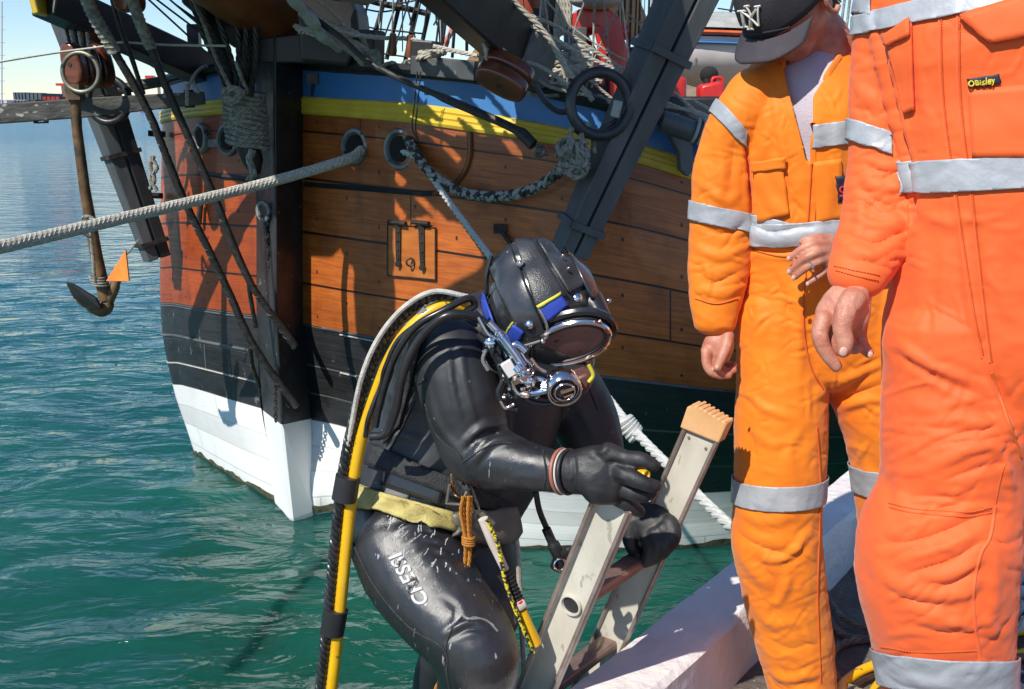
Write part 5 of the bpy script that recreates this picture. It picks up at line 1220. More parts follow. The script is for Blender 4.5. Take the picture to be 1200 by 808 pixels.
# coverall
cv = MB()
limb(cv, [(958,92,62,2.17,.66),(950,110,80,2.15,.60),(944,140,80,2.13,.62),(943,190,75,2.13,.64),(942,240,69,2.13,.66),(943,285,68,2.13,.68),(950,330,80,2.14,.66),(958,380,86,2.14,.6),(962,415,84,2.14,.56)], 32)
limb(cv, [(888,112,34,2.14,.9),(866,140,32,2.14,.9),(851,180,33,2.15,.78),(846,225,35,2.15,.75),(844,270,35,2.15,.75),(842,315,34,2.14,.75),(839,350,29,2.13,.75),(838,377,25,2.12,.75)], 24)
limb(cv, [(1005,110,36,2.18,.9),(1045,150,36,2.22),(1075,215,38,2.24),(1062,268,34,2.16),(1025,290,27,2.08),(1000,297,22,2.03)], 24)
limb(cv, [(918,370,56,2.14,.8),(916,440,52,2.13,.85),(915,500,52,2.125),(913,560,51,2.12),(911,600,50,2.12),(910,635,51,2.12),(917,680,48,2.12),(925,725,46,2.13),(934,770,42,2.135),(940,805,38,2.14),(943,826,37,2.14)], 26)
limb(cv, [(1000,370,66,2.14,.75),(1025,430,62,2.14,.8),(1040,485,55,2.14),(1048,545,47,2.15),(1053,610,45,2.16),(1060,680,42,2.2),(1064,750,40,2.24),(1066,800,38,2.27)], 26)
cm = fuse(cv, .0037, 10, .5)
# open front: the cloth inside the V is taken away so the shirt shows
Vp = [(916,60),(922,92),(930,125),(938,155),(946,190),(950,192),(952,150),(952,112),(968,88),(984,62),(990,30),(950,20)]
def in_poly(x, y, pl):
    c = False; j = len(pl) - 1
    for i in range(len(pl)):
        if (pl[i][1] > y) != (pl[j][1] > y) and x < (pl[j][0] - pl[i][0]) * (y - pl[i][1]) / (pl[j][1] - pl[i][1]) + pl[i][0]: c = not c
        j = i
    return c
def cut_open(me, pl, Ymax):
    bm = bmesh.new(); bm.from_mesh(me); co = np.array([v.co for v in bm.verts]); pr_ = proj_np(co)
    kill = [v for v, p in zip(bm.verts[:], pr_) if v.co.y < Ymax and in_poly(p[0], p[1], pl)]
    bmesh.ops.delete(bm, geom=kill, context='VERTS'); bm.to_mesh(me); bm.free()
fold(cm, tune([
 # right sleeve
 ([(822,215),(850,235),(868,225)],7,7),([(818,262),(845,275),(872,262)],6,-7),([(816,290),(845,300),(874,288)],7,9),([(815,318),(840,330),(868,316)],6,-9),([(816,338),(845,345),(866,335)],6,8),
 ([(838,150),(846,200),(842,240)],8,6),([(862,160),(856,215)],6,-6),([(876,180),(880,240)],5,-7),([(850,290),(862,270),(872,258)],4,-6),([(822,300),(832,325),(828,350)],4,5),
 # chest
 ([(885,95),(900,150),(890,190)],8,7),([(905,105),(915,160),(925,200)],7,8),([(890,200),(905,235),(930,262)],7,7),([(875,255),(900,272),(935,268)],6,-7),([(925,215),(928,235),(945,252)],6,-5),([(960,190),(970,230),(958,275)],8,7),([(985,130),(980,180),(992,240)],8,6),
 # waist band bloused
 ([(874,262),(905,280),(940,276),(990,270)],7,10),([(876,290),(910,296),(945,294)],4,-10),
 # front of legs
 ([(884,320),(890,380),(880,430)],10,6),([(905,310),(925,370),(930,430)],8,-6),([(940,330),(935,400),(940,450)],10,9),([(960,340),(962,400),(970,440)],7,-7),
 ([(975,455),(1000,440),(1035,425)],6,9),([(972,466),(1000,462),(1040,448)],6,-9),([(985,480),(1010,470),(1045,468)],6,8),([(955,465),(968,458)],8,8),
 ([(875,460),(900,480),(930,490)],6,6),([(880,500),(905,520),(935,510)],7,5),([(940,500),(925,530),(930,560)],7,6),
 ([(868,600),(895,612),(930,605)],8,7),([(862,622),(890,640),(930,650),(945,625)],7,-12),([(900,655),(925,650),(948,622)],6,14),([(865,640),(885,670),(905,690)],8,8),([(890,655),(910,690),(905,715)],8,-9),([(925,670),(915,700),(900,712)],7,9),
 ([(880,700),(905,730),(940,728)],8,7),([(895,745),(925,760),(955,752)],8,-7),([(940,735),(955,755)],6,6),([(900,785),(925,795),(960,788)],7,9),([(895,775),(905,800),(925,812)],6,-8),([(905,812),(935,808),(970,812)],6,9),
 ([(1005,520),(1020,560),(1018,600)],7,6)], .75, .6) + [([(872,150),(877,200),(881,250),(883,295)],3,-13)]
 + creases(5, 60, (815,110,1000,260), (1.6,2.8), 2.2) + creases(6, 34, (812,260,885,350), (1.6,2.8), 2, (-.2,.2), (14,36)) + creases(7, 60, (870,320,1045,560), (1.8,3), 2.6, (-.6,.3)) + creases(8, 60, (862,590,970,808), (1.8,3.0), 1.7, (-.3,.35), (16,60)))
wrinkle(cm, (((4, 4, 5), .003), ((14, 14, 20), .0016), ((32, 32, 46), .0007)), 3)
cut_open(cm, Vp, 2.16); soften(cm, 14)
cov = skin_obj('coverall', cm, orange_a, A)
md = cov.modifiers.new('s', 'SOLIDIFY'); md.thickness = .003; md.offset = -1
bA = bvh_of(cm)
def tape(top, bot, Y, axis, pick, rad, par=None, me=None, clip=None, off=.0035): return band(me or cm, top, bot, Y, axis, pick, rad, reflect, 'reflective_tape', par or cov, clip=clip, off=off)
torso_r = [(P(877, 150, 2.1), Vector((1, .0, 0)))]
tape(((815,236),(882,250)), ((813,258),(880,272)), 2.15, ((848,200),(843,300)), (846,254), .16)
tape(((846,118),(872,150)), ((838,134),(868,168)), 2.10, ((870,110),(846,190)), (855,140), .14, clip=[(P(873, 150, 2.12), Vector((-1, 0, 0)))])
tape(((874,154),(1010,138)), ((872,182),(1010,164)), 2.13, ((944,100),(943,240)), (943,160), .24, clip=torso_r)
tape(((876,262),(1010,250)), ((878,288),(1010,276)), 2.13, ((943,200),(943,330)), (943,270), .24, clip=[(P(879, 270, 2.1), Vector((1, 0, 0)))], off=.007)
tape(((860,562),(964,556)), ((861,590),(964,584)), 2.12, ((914,520),(911,620)), (912,573), .2)
tape(((1002,545),(1095,545)), ((1002,577),(1095,577)), 2.15, ((1046,510),(1050,610)), (1048,560), .2)
# pockets, placket, seams
patch(bA, ((884,196),(918,190),(925,252),(889,260)), 10, 12, .005, orange_a, 'chest_pocket', cov, .005)
patch(bA, ((882,190),(921,183),(922,197),(883,203)), 10, 5, .010, orange_a, 'pocket_flap', cov, .004)
patch(bA, ((953,190),(984,186),(990,255),(957,262)), 8, 12, .005, orange_a, 'chest_pocket', cov, .005)
patch(bA, ((979,206),(992,205),(992,236),(979,237)), 5, 8, .009, navy_label, 'label', cov, .002)
mb = MB(); bl_ = onto(bA, 986, 221, .013); 
if bl_: mb.ring(bl_, (0, -1, .2), .006, .0018, 14, 5); mb.box(bl_ - Vector((0, 0, .012)), (.012, .002, .004)); mb.build('label_mark', red_thread, cov)
for q in (((916,66),(922,95),(930,126),(939,158),(948,192)), ((953,192),(953,150),(953,112),(968,90),(984,66))): seam(bA, q, .006, orange_a, 'placket_edge', cov, -.001)
seam(bA, ((951,192),(948,240),(945,290),(944,330)), .0025, stitch, 'seam', cov, .001); seam(bA, ((958,192),(956,240),(952,290)), .0018, stitch, 'seam', cov, .001)
seam(bA, ((879,292),(910,300),(945,300),(1000,294)), .0022, stitch, 'seam', cov, .001)
seam(bA, ((942,330),(942,390),(950,430),(964,456)), .0022, stitch, 'seam', cov, .001)
seam(bA, ((815,350),(840,356),(864,350)), .002, stitch, 'seam', cov, .001); seam(bA, ((957,500),(961,560),(960,620),(958,700),(962,800)), .002, stitch, 'seam', cov, .001)
# collar: turned-up cloth round the back and side of the neck
rows = []
for i in range(13):
    t = i / 12
    x = 925 + 0 * t; a = R(-60 + 285 * t)
    c_ = P(962, 66, 2.17); r0 = .092; r1 = .112
    lo = c_ + Vector((r1 * math.sin(a) * 1.05, r1 * math.cos(a) * .9 , -.045 - .02 * math.cos(a)))
    hi = P(966, 34, 2.18) + Vector((r0 * math.sin(a) * .95, r0 * math.cos(a) * .85, .0))
    rows.append([lo.lerp(hi, k / 4) + Vector((.006 * math.sin(k), 0, 0)) for k in range(5)])
# front of the collar is open
rows = [r for i, r in enumerate(rows) if 1 <= i <= 9]
mb = MB(); mb.grid(rows); mb.build('collar', orange_a, cov, solid=.006)
# cap
cap = None
rows = []
def capco(x, y, z): return hC + hf * x + hl * y + hu * z
for i in range(15):
    t = i / 14; e = math.pi / 2 * t
    row = []
    for k in range(49):
        a = 2 * math.pi * k / 48; rr = math.cos(e) ** .8
        fr_ = 1 + .05 * max(0, math.cos(a))
        row.append(capco(math.cos(a) * .110 * rr * fr_ + .0, math.sin(a) * .088 * rr, .020 + .125 * math.sin(e) + .008 * math.cos(a) * (1 - t)))
    rows.append(row)
mb = MB(); mb.grid(rows); cap = mb.build('cap', cap_cloth, A, solid=.003)
rows = []
for i in range(9):
    t = i / 8; row = []
    for k in range(25):
        s = -1 + 2 * k / 24; a = s * R(66)
        bx, by = math.cos(a) * .114, math.sin(a) * .088
        ex = .100 + .066 * (1 - abs(s) ** 3.2); ey = s * .082
        x = bx * (1 - t) + ex * t; y = by * (1 - t) + ey * t
        row.append(capco(x, y, .026 - .016 * (y / .08) ** 2 - .012 * t))
    rows.append(row)
mb = MB(); mb.grid(rows); brim = mb.build('cap_brim', brim_cloth, cap, solid=.004)
mb = MB(); mb.lathe(capco(0, 0, .145), hu, [(0, .008), (.004, .006), (.006, .001)], 10); mb.build('cap_button', cap_cloth, cap)
dgc = bpy.context.evaluated_depsgraph_get()
capb = BVHTree.FromPolygons([v.co.copy() for v in cap.data.vertices], [tuple(p.vertices) for p in cap.data.polygons])
for q in (((872,42),(895,38),(920,33),(938,27)),): seam(capb, q, .0016, cap_cloth, 'cap_seam', cap, .002)
# white interlocked N and Y on the cap front
def stroke(pts, r, par=None):
    q = [onto(capb, x, y, .0035) for x, y in smooth_path(pts, 4)]; q = [k for k in q if k is not None]
    mb = MB()
    if len(q) > 1: mb.tube(q, r, 6, flat=.6)
    return mb
lg = MB()
for pts in ([(871,13),(872,20),(874,31)], [(871,13),(880,20),(889,29)], [(889,8),(889,18),(890,29)], [(867,13),(875,12)], [(871,31.5),(877,30.5)], [(885,8),(892,7)],
            [(876,7),(879,13),(881,18)], [(887,10),(884,15),(881,19)], [(881,18),(881,25),(881,33)], [(874,7.5),(879,6.5)], [(878,33.5),(884,33)]):
    s_ = stroke(pts, .0037); lg.add(s_.v, s_.f)
lg.build('cap_emblem', white_thread, cap)
# hair at the temple
mb = MB()
for k in range(70):
    a = rnd.uniform(.5, 1.0) * math.pi * rnd.choice([1, -1]); z = rnd.uniform(-.03, .02); p0 = capco(math.cos(a) * .097, math.sin(a) * .079, z); 
    mb.tube([p0, p0 + hl * math.sin(a) * .004 - hu * .018 + hf * math.cos(a) * .004], [.004, .001], 5)
mb.build('hair', hair, A)
# ------------------------------------------------------------------ near worker, head above the picture
B = thing('person', P(1160, 1115, 1.42), 'person in coral orange coverall standing nearest, head out of view, arm hanging', 'person')
body = MB(); bC = P(1190, -235, 1.5); head_shape(body, bC, (-.7, .1, -.5), (-.4, .0, .85), .98)
limb(body, [(1190,-190,42,1.52),(1185,-130,50,1.5),(1180,-90,80,1.48,.5)])
limb(body, [(1180,-80,95,1.48,.5),(1175,100,95,1.42,.5),(1170,330,90,1.42,.5),(1175,430,90,1.42,.5)])
limb(body, [(1075,-60,34,1.50),(1035,80,28,1.50),(1035,220,26,1.48),(1018,290,22,1.45),(1005,332,19,1.43,.8),(995,352,27,1.42,.62),(987,370,31,1.415,.52),(984,384,28,1.415,.48)]); limb(body, [(1006,338,14,1.415,.9),(998,360,17,1.405,.9),(990,380,13,1.395,.9)], 14)
for st in ([(965,374,11,1.405),(961,393,10,1.395),(967,411,9,1.39),(980,430,7.2,1.385)],
           [(976,384,10,1.415),(975,399,9,1.41),(982,409,8.5,1.405),(992,411,7,1.40)],
           [(993,385,10,1.425),(994,400,8.5,1.425),(999,408,7.8,1.42),(1006,408,6.5,1.415)],
           [(1009,372,10,1.44),(1007,392,8.5,1.44),(1010,404,8,1.435),(1018,414,6.4,1.43)],
           [(1000,350,15,1.395),(990,368,13,1.38),(987,387,11,1.372),(990,400,10.4,1.368),(988,413,8,1.365)]): limb(body, st, 12)
limb(body, [(1290,-60,34,1.52),(1350,60,24,1.58),(1385,200,22,1.56),(1398,320,19,1.48),(1400,385,17,1.43),(1400,420,24,1.42,.6)])
for k in range(4): limb(body, [(1385 + k * 11,425,7,1.42),(1385 + k * 11,455,6,1.41),(1388 + k * 11,478,5,1.39)], 8)
limb(body, [(1380,415,8,1.39),(1366,435,7,1.37),(1362,455,6,1.36)], 8)
limb(body, [(1110,430,50,1.42),(1105,650,42,1.40),(1120,850,34,1.4),(1130,1060,24,1.42)])
limb(body, [(1230,430,50,1.44),(1290,620,42,1.44),(1300,850,34,1.46),(1306,1060,24,1.48)])
bmB = fuse(body, .0032, 2, .5)
fold(bmB, [([(954,391),(962,389),(972,392)],1.3,-1.6),([(958,408),(966,408),(976,405)],1.2,-1.4),([(978,398),(988,395),(998,398)],1.4,-1.5),([(979,400),(988,398),(997,401)],1.1,-1.0),([(975,345),(985,358),(983,375)],2,-1.6),([(996,338),(988,352),(978,362)],1.6,1.4),([(1004,340),(1000,355),(1002,372)],1.6,1.2),([(1003,396),(1009,394),(1015,398)],1.2,-1.3),([(990,330),(1005,334),(1022,333)],1.4,-1.2)])
wrinkle(bmB, (((60,60,60),.0005),), 7)
abB = skin_obj('body', bmB, skin, B)
nails([(988.5,412.5,1.352,5.0),(1020,416,1.422,3.4)], abB)
for st in ([(1130,1060,34,1.44,1),(1120,1100,36,1.34,1),(1100,1150,34,1.22,.7)], [(1306,1050,34,1.5,1),(1303,1090,36,1.4,1),(1295,1140,34,1.28,.7)]):
    mb = MB(); limb(mb, st); skin_obj('boot', fuse(mb, .01, 4), boot_leather, B)
mb = MB(); mb.ell(bC + Vector((.01, .01, .02)), .088, .1, .115, n=16); o_ = mb.build('hair', hair, B)
cv = MB()
limb(cv, [(1180,-110,110,1.48,.6),(1178,-40,145,1.46,.55),(1178,40,148,1.43,.58),(1178,120,128,1.42,.62),(1180,200,112,1.41,.68),(1180,260,114,1.41,.68),(1178,330,126,1.41,.62),(1175,400,133,1.41,.6),(1175,450,130,1.42,.55)], 36)
limb(cv, [(1078,-60,52,1.50,.9),(1050,20,44,1.51,.9),(1038,80,38,1.51),(1034,140,36,1.50,.8),(1036,190,40,1.49,.75),(1035,235,42,1.48,.72),(1024,280,41,1.46,.72),(1010,310,35,1.44,.75),(1004,325,31,1.43,.75)], 26)
limb(cv, [(1290,-60,52,1.52,.9),(1350,60,44,1.58),(1385,200,44,1.56),(1398,320,40,1.48),(1400,390,32,1.43)], 24)
limb(cv, [(1118,400,78,1.41,.8),(1118,460,78,1.41,.85),(1118,520,79,1.40),(1113,575,78,1.40),(1100,625,88,1.39),(1096,660,88,1.385),(1097,700,85,1.385),(1101,740,79,1.385),(1107,780,75,1.39),(1113,830,72,1.39),(1120,920,66,1.4),(1126,1020,60,1.42)], 30)
limb(cv, [(1235,400,76,1.42,.8),(1252,480,76,1.43),(1284,545,76,1.43),(1300,620,72,1.44),(1306,850,64,1.46),(1306,1020,60,1.48)], 26)
cmB = fuse(cv, .0035, 12, .5)
fold(cmB, tune([
 # sleeve
 ([(1005,100),(1030,120),(1050,110)],9,6),([(1010,205),(1035,222),(1068,212)],9,7),([(1000,232),(1035,245),(1070,235)],6,-9),([(998,252),(1030,265),(1068,255)],8,9),([(992,275),(1025,285),(1060,272)],6,-9),([(990,292),(1020,300),(1050,290)],7,8),([(1045,215),(1060,240),(1066,270)],6,8),([(1000,215),(1010,250),(1002,290)],8,5),([(1012,-10),(1030,60),(1025,110)],8,5),
 # body
 ([(1085,40),(1082,100),(1090,170)],10,4),([(1072,240),(1110,262),(1150,250)],12,5),([(1080,280),(1082,340),(1070,390)],14,5),([(1105,260),(1108,330),(1100,400)],12,4),([(1128,250),(1135,330),(1145,400)],8,6),([(1140,240),(1150,330),(1160,420)],6,-6),([(1165,290),(1175,350),(1195,380)],12,5),
 ([(1045,395),(1085,425),(1150,450)],8,7),([(1050,415),(1100,445),(1158,468)],6,-8),([(1165,440),(1180,480),(1198,520)],8,-10),([(1150,435),(1165,470),(1185,520)],8,8),
 ([(1055,470),(1100,480),(1160,462)],12,6),([(1075,500),(1120,492),(1170,498)],9,7),([(1080,525),(1125,508),(1172,500)],6,-8),([(1085,548),(1130,530),(1180,520)],9,9),([(1100,565),(1150,548),(1185,540)],6,-8),([(1060,540),(1055,580),(1060,600)],9,5),([(1160,520),(1178,545),(1186,580)],7,8),
 # knee and below
 ([(1035,625),(1080,612),(1140,595)],8,8),([(1040,640),(1085,630),(1150,604)],6,-9),([(1055,657),(1110,640),(1155,618)],8,11),([(1065,672),(1115,656),(1148,636)],5,-12),([(1085,680),(1125,668),(1150,652)],7,10),([(1095,690),(1120,682),(1140,668)],5,-8),
 ([(1035,672),(1065,688),(1110,700)],10,7),([(1040,690),(1075,705),(1120,708)],6,-7),([(1100,700),(1130,695),(1145,680)],8,9),([(1065,720),(1105,728),(1150,722)],9,7),([(1080,735),(1115,742),(1150,738)],6,-6),([(1150,720),(1165,745)],7,6),
 ([(1040,620),(1030,660),(1036,700)],14,5),([(1160,640),(1165,690),(1158,740)],10,5),([(1060,790),(1100,800),(1140,790)],8,5)], .75, .58) + [([(1030,30),(1040,80),(1052,130),(1062,170),(1073,215),(1070,262)],3.5,-15)]
 + creases(15, 46, (990,180,1070,315), (2.2,4), 2.6, (-.2,.2), (20,60)) + creases(16, 34, (1060,0,1200,420), (2.5,4), 1.5, (-.6,.6), (25,70)) + creases(17, 70, (1040,420,1190,800), (2.4,4.5), 2.6, (-.35,.1), (25,75)) + creases(18, 20, (1000,30,1060,180), (2.5,4), 1.8, (-.2,.6), (20,50)))
wrinkle(cmB, (((4, 4, 7), .0035), ((13, 13, 18), .0014), ((34, 34, 48), .0007)), 11)
covB = skin_obj('coverall', cmB, orange_b, B); bB = bvh_of(cmB)
def tapeB(top, bot, Y, axis, pick, rad, clip=None, vb=.35): return band(cmB, top, bot, Y, axis, pick, rad, reflect, 'reflective_tape', covB, clip=clip, vb=vb)
tapeB(((1001,140),(1064,166)), ((998,165),(1064,192)), 1.50, ((1034,80),(1034,220)), (1032,166), .16, clip=[(P(1064, 150, 1.4), Vector((-1, 0, 0)))])
tapeB(((1060,190),(1300,166)), ((1072,226),(1300,205)), 1.41, ((1178,100),(1180,300)), (1180,200), .5, clip=[(P(1066, 200, 1.4), Vector((1, 0, 0)))])
tapeB(((1030,12),(1300,-52)), ((1030,36),(1300,-18)), 1.43, ((1178,-40),(1178,100)), (1178,0), .60, clip=[(P(1034, 10, 1.4), Vector((1, 0, 0)))])
tapeB(((1004,14),(1040,34)), ((1012,-14),(1056,6)), 1.51, ((1036,60),(1062,-40)), (1036,10), .13, clip=[(P(1046, 10, 1.4), Vector((-1, 0, 0)))])
tapeB(((1032,762),(1182,768)), ((1042,803),(1182,806)), 1.39, ((1100,700),(1112,840)), (1106,780), .26, clip=[(P(1186, 780, 1.4), Vector((-1, 0, 0)))], vb=.85)
# pockets, placket, label, seams
patch(bB, ((1042,50),(1070,28),(1074,128),(1060,134)), 10, 18, .005, orange_b, 'chest_pocket', covB, .005)
patch(bB, ((1042,42),(1070,24),(1071,42),(1043,55)), 8, 4, .011, orange_b, 'pocket_flap', covB, .004)
patch(bB, ((1134,106),(1215,98),(1215,185),(1140,185)), 12, 10, .004, orange_b, 'chest_pocket', covB, .004)
patch(bB, ((1124,20),(1220,-10),(1220,40),(1160,52)), 10, 6, .008, orange_b, 'pocket_flap', covB, .004)
patch(bB, ((1134,92),(1172,87),(1174,98),(1136,103)), 8, 5, .0075, navy_label, 'label', covB, .002)
text_on(bB, 'Bisley', (1144.5,99.6), (.992,-.122), (.122,.992), 10.0, yellow_thread, 'label_lettering', covB, .0105, Y=1.3)
mb = MB(); c_ = onto(bB, 1139.5, 97.2, .011)
if c_: mb.ring(c_, (0, -1, .2), .0034, .0010, 10, 5); mb.build('label_mark', yellow_thread, covB)
def stitches(bvh, pts, m_, par, step=3.2, r=.0011, off=.0015):
    pl = [np.array(p) for p in smooth_path(pts, 10)]; L_ = np.cumsum([0] + [np.linalg.norm(pl[i + 1] - pl[i]) for i in range(len(pl) - 1)])
    mb = MB(); s = 0; A_ = np.array(pl)
    while s < L_[-1] - step:
        a = [np.interp(s, L_, A_[:, k]) for k in (0, 1)]; b = [np.interp(s + step * .6, L_, A_[:, k]) for k in (0, 1)]
        a, b = onto(bvh, a[0], a[1], off), onto(bvh, b[0], b[1], off)
        if a and b: mb.tube([a, b], r, 4)
        s += step
    if mb.v: mb.build('stitching', m_, par)
for q in (((1100,-5),(1104,120),(1122,250),(1138,360),(1150,420)), ((1122,-5),(1124,120),(1140,250),(1152,360),(1160,425))): seam(bB, q, .0016, orange_b, 'seam', covB, .0005); stitches(bB, [(x + 3, y) for x, y in q], stitch, covB)
for q in (((1042,590),(1075,597),(1130,600),(1164,594)), ((1043,595),(1076,602),(1130,605),(1166,599)), ((1166,590),(1172,560),(1180,540)), ((1166,594),(1160,630),(1149,650),(1141,690),(1143,735),(1152,790),(1154,806)), ((1033,758),(1080,764),(1145,762)), ((1136,112),(1175,108),(1215,103)), ((980,317),(1005,324),(1031,329)), ((978,312),(1005,318),(1033,323))): stitches(bB, q, stitch, covB)
seam(bB, ((1166,594),(1160,630),(1149,650),(1141,690),(1143,735),(1152,790),(1154,806)), .0028, orange_b, 'seam', covB, 0)
seam(bB, ((1162,437),(1176,478),(1196,535)), .0028, stitch, 'seam', covB, 0)
# ------------------------------------------------------------------ diver climbing the ladder
D = thing('person', P(520, 1010, 1.95), 'person in black diving suit, hooded helmet and gloves, bent over while climbing the ladder', 'person')
bd = MB()
limb(bd, [(508,402,48,2.02,.8),(522,440,66,2.05,.72),(524,490,76,2.06,.70),(514,540,86,2.05,.68),(500,580,82,2.03,.70),(492,615,74,2.02,.74)], 30)      # trunk
limb(bd, [(560,400,70,2.12,.8),(585,450,75,2.16,.7),(575,520,72,2.12,.7),(545,590,66,2.06,.75)], 26)                                      # chest, far side
limb(bd, [(600,420,42,2.08,.9),(632,380,45,2.02,.9)], 20)                                                                                # neck
limb(bd, [(628,345,50,2.02,.9),(645,385,52,1.98,.95)], 20)                                                                               # head in the hood
limb(bd, [(512,396,34,1.97,.9),(528,420,46,1.93,.9),(540,460,48,1.91,.9),(550,500,45,1.90,.9),(562,530,41,1.88,.9),(590,540,35,1.86,.9),(622,548,28,1.84,.9),(655,552,23,1.82,.9),(672,553,20,1.81,.9)], 24)   # near arm
limb(bd, [(640,430,44,2.22,.8),(672,470,42,2.24,.8),(690,505,38,2.22,.8),(702,545,32,2.19,.8),(722,585,24,2.15,.8),(738,603,18,2.12,.8)], 22)     # far arm
limb(bd, [(462,605,52,2.0,.9),(472,635,62,1.96,.95),(492,675,62,1.9,.95),(520,712,58,1.84,.95),(546,745,53,1.79,1),(560,775,50,1.77,1),(556,810,44,1.79,1),(545,870,38,1.84,1),(530,960,30,1.92,1)], 28)        # near leg
limb(bd, [(520,600,56,2.12,.9),(550,640,52,2.1,.9),(565,690,46,2.06,.9),(562,730,42,2.02,.9),(520,775,30,2.08,.9),(512,830,30,2.14,.9),(505,900,26,2.2,.9)], 24)     # far leg
for st in ([(530,955,30,1.92,1),(528,1000,30,1.9,1),(560,1030,27,1.8,.8)], [(505,895,26,2.2,1),(505,935,26,2.18,1),(535,960,24,2.08,.8)]): limb(bd, st, 18)
dm = fuse(bd, .0058, 4, .5)
fold(dm, [([(500,455),(515,500),(545,535)],4,3),([(530,400),(536,450),(548,500)],3,-4),([(540,400),(546,450),(560,505)],3,3),([(525,410),(530,455),(538,490)],3,3),
 ([(545,520),(565,500),(590,497)],4,8),([(543,530),(560,512),(588,508)],3,-7),([(552,545),(575,520),(605,512)],4,6),
 ([(580,575),(610,560),(640,566)],5,2),([(640,530),(644,553),(640,575)],2.5,3),([(446,450),(470,470),(500,478)],5,3),([(440,520),(470,510),(500,520)],5,4),
 ([(520,745),(545,730),(570,728)],3,5),([(522,752),(550,738),(582,742)],3,-4),([(430,615),(470,600),(520,620)],5,4),
 ([(455,612),(470,604),(490,606)],3,4),([(462,626),(480,616),(505,620)],3,4),([(475,640),(495,628),(522,640)],3,4),([(490,652),(508,642),(535,660)],3,4),([(500,668),(520,656),(545,682)],3,3),([(470,600),(500,612),(520,640)],4,4),
 ([(660,460),(680,480),(700,520)],5,4),([(520,700),(535,715),(528,740)],4,-3)])
wrinkle(dm, (((9, 9, 14), .0012), ((30, 30, 30), .0004)), 5)
dbody = skin_obj('body', dm, neo, D)
# smeared thigh: second material on the near thigh faces
dm.materials.append(neo_smear); dm.materials.append(smooth_skin)
cps = proj_np(np.array([p.center for p in dm.polygons]))
for p, c in zip(dm.polygons, cps):
    if p.center.y < 1.99 and 585 < c[1] < 900 and c[0] < 640 : p.material_index = 1
    if p.center.y < 1.9 and 515 < c[1] < 580 and 545 < c[0] < 665 : p.material_index = 1
bD = bvh_of(dm)
for q in (((541,720),(548,726),(556,724),(572,729),(583,740)), ((413,635),(440,688),(480,735),(520,760),(524,790)), ((542,722),(526,745),(522,775),(527,808)), ((497,470),(512,510),(538,533),(543,545)), ((543,541),(575,522),(600,520)), ((636,528),(640,552),(637,577)), ((700,480),(690,455),(684,440)), ((463,475),(480,455),(500,446)), ((448,540),(466,512),(487,470))):
    seam(bD, q, .0022, pad_grey if q[0][0] == 541 else webbing, 'seam', dbody, .0005)
seam(bD, ((541,722),(552,726),(566,726),(578,733)), .002, pad_grey, 'seam', dbody)
seam(bD, ((480,385),(492,368),(515,360),(545,366),(572,385),(580,405),(578,430)), .0035, smooth_skin, 'seam', dbody, 0)
seam(bD, ((572,395),(566,412),(572,430),(585,440)), .002, pad_grey, 'seam', dbody)
streak_m = mat('pale_streak', (.45,.45,.45), (.3,.3,.31), rough=.4, ns=80)  # worn streaks plus highlights of wet folds, both put in as pale colour
# maker's lettering worn on the thigh, running down the leg
text_on(bD, 'CRESSI', (504,706), (-.50,-.866), (.866,-.50), 23, mat('suit_print', (.62,.62,.62), (.5,.5,.5), rough=.6, spots=(.02,.02,.02), spot_s=42, spot_t=.56), 'thigh_lettering', dbody, .0015, shear=.15)
for k in range(44):
    x, y = rnd.uniform(452, 545), rnd.uniform(606, 672)
    if not (x - 452) * .62 - 14 < y - 606 < (x - 452) * .62 + 42: continue
    a = rnd.uniform(-.9, -.35) * 2; L_ = rnd.uniform(4, 13)
    pts = ((x, y), (x + math.cos(a) * L_ * .5 + rnd.uniform(-1, 1), y + math.sin(a) * L_ * .5), (x + math.cos(a) * L_, y + math.sin(a) * L_ + rnd.uniform(-1, 1)))
    pl = smooth_path(pts, 5); q = [onto(bD, p[0], p[1], .0003) for p in pl]
    if all(v is not None for v in q): mb = MB(); mb.tube(q, [.0004, *[rnd.uniform(.0006, .0016) for _ in range(len(q) - 2)], .0004], 5, flat=.4); mb.build('thigh_streak', streak_m, dbody)
patch(bD, ((448,560),(492,548),(478,586),(454,590)), 8, 6, .003, pad_grey, 'suit_patch', dbody, .002)
# gloves
gl = MB()
limb(gl, [(655,552,25,1.82,.9),(668,553,24,1.81,.9),(686,552,29,1.80,.8),(703,556,36,1.79,.65),(718,560,33,1.785,.6)], 20)
for st in ([(712,531,13,1.78),(732,537,10,1.77),(750,539,9.5,1.755),(766,546,8,1.75)],
           [(722,552,12,1.77),(738,559,10.5,1.745),(754,566,9.5,1.735),(768,570,7.5,1.735)],
           [(724,567,11,1.78),(738,576,10,1.76),(752,581,9,1.755),(764,577,7,1.76)],
           [(718,578,12,1.79),(731,588,10,1.78),(741,595,8.5,1.78),(750,600,7,1.785)],
           [(700,575,13,1.82),(715,586,11,1.83),(728,592,9.5,1.84),(738,592,8,1.85)]): limb(gl, st, 12)
gm = fuse(gl, .0034, 3, .5); wrinkle(gm, (((40, 40, 40), .0009),), 2)
fold(gm, [([(715,540),(728,545),(735,550)],3,-4),([(672,530),(674,553),(671,576)],2.5,-4),([(690,526),(705,530),(712,522)],3,3),([(722,562),(733,568)],2.5,-3)])
g1 = skin_obj('glove', gm, glove_mat, D)
mb = MB()
for k, (x, m_) in enumerate(((661, 0), (664, 0))):
    pass
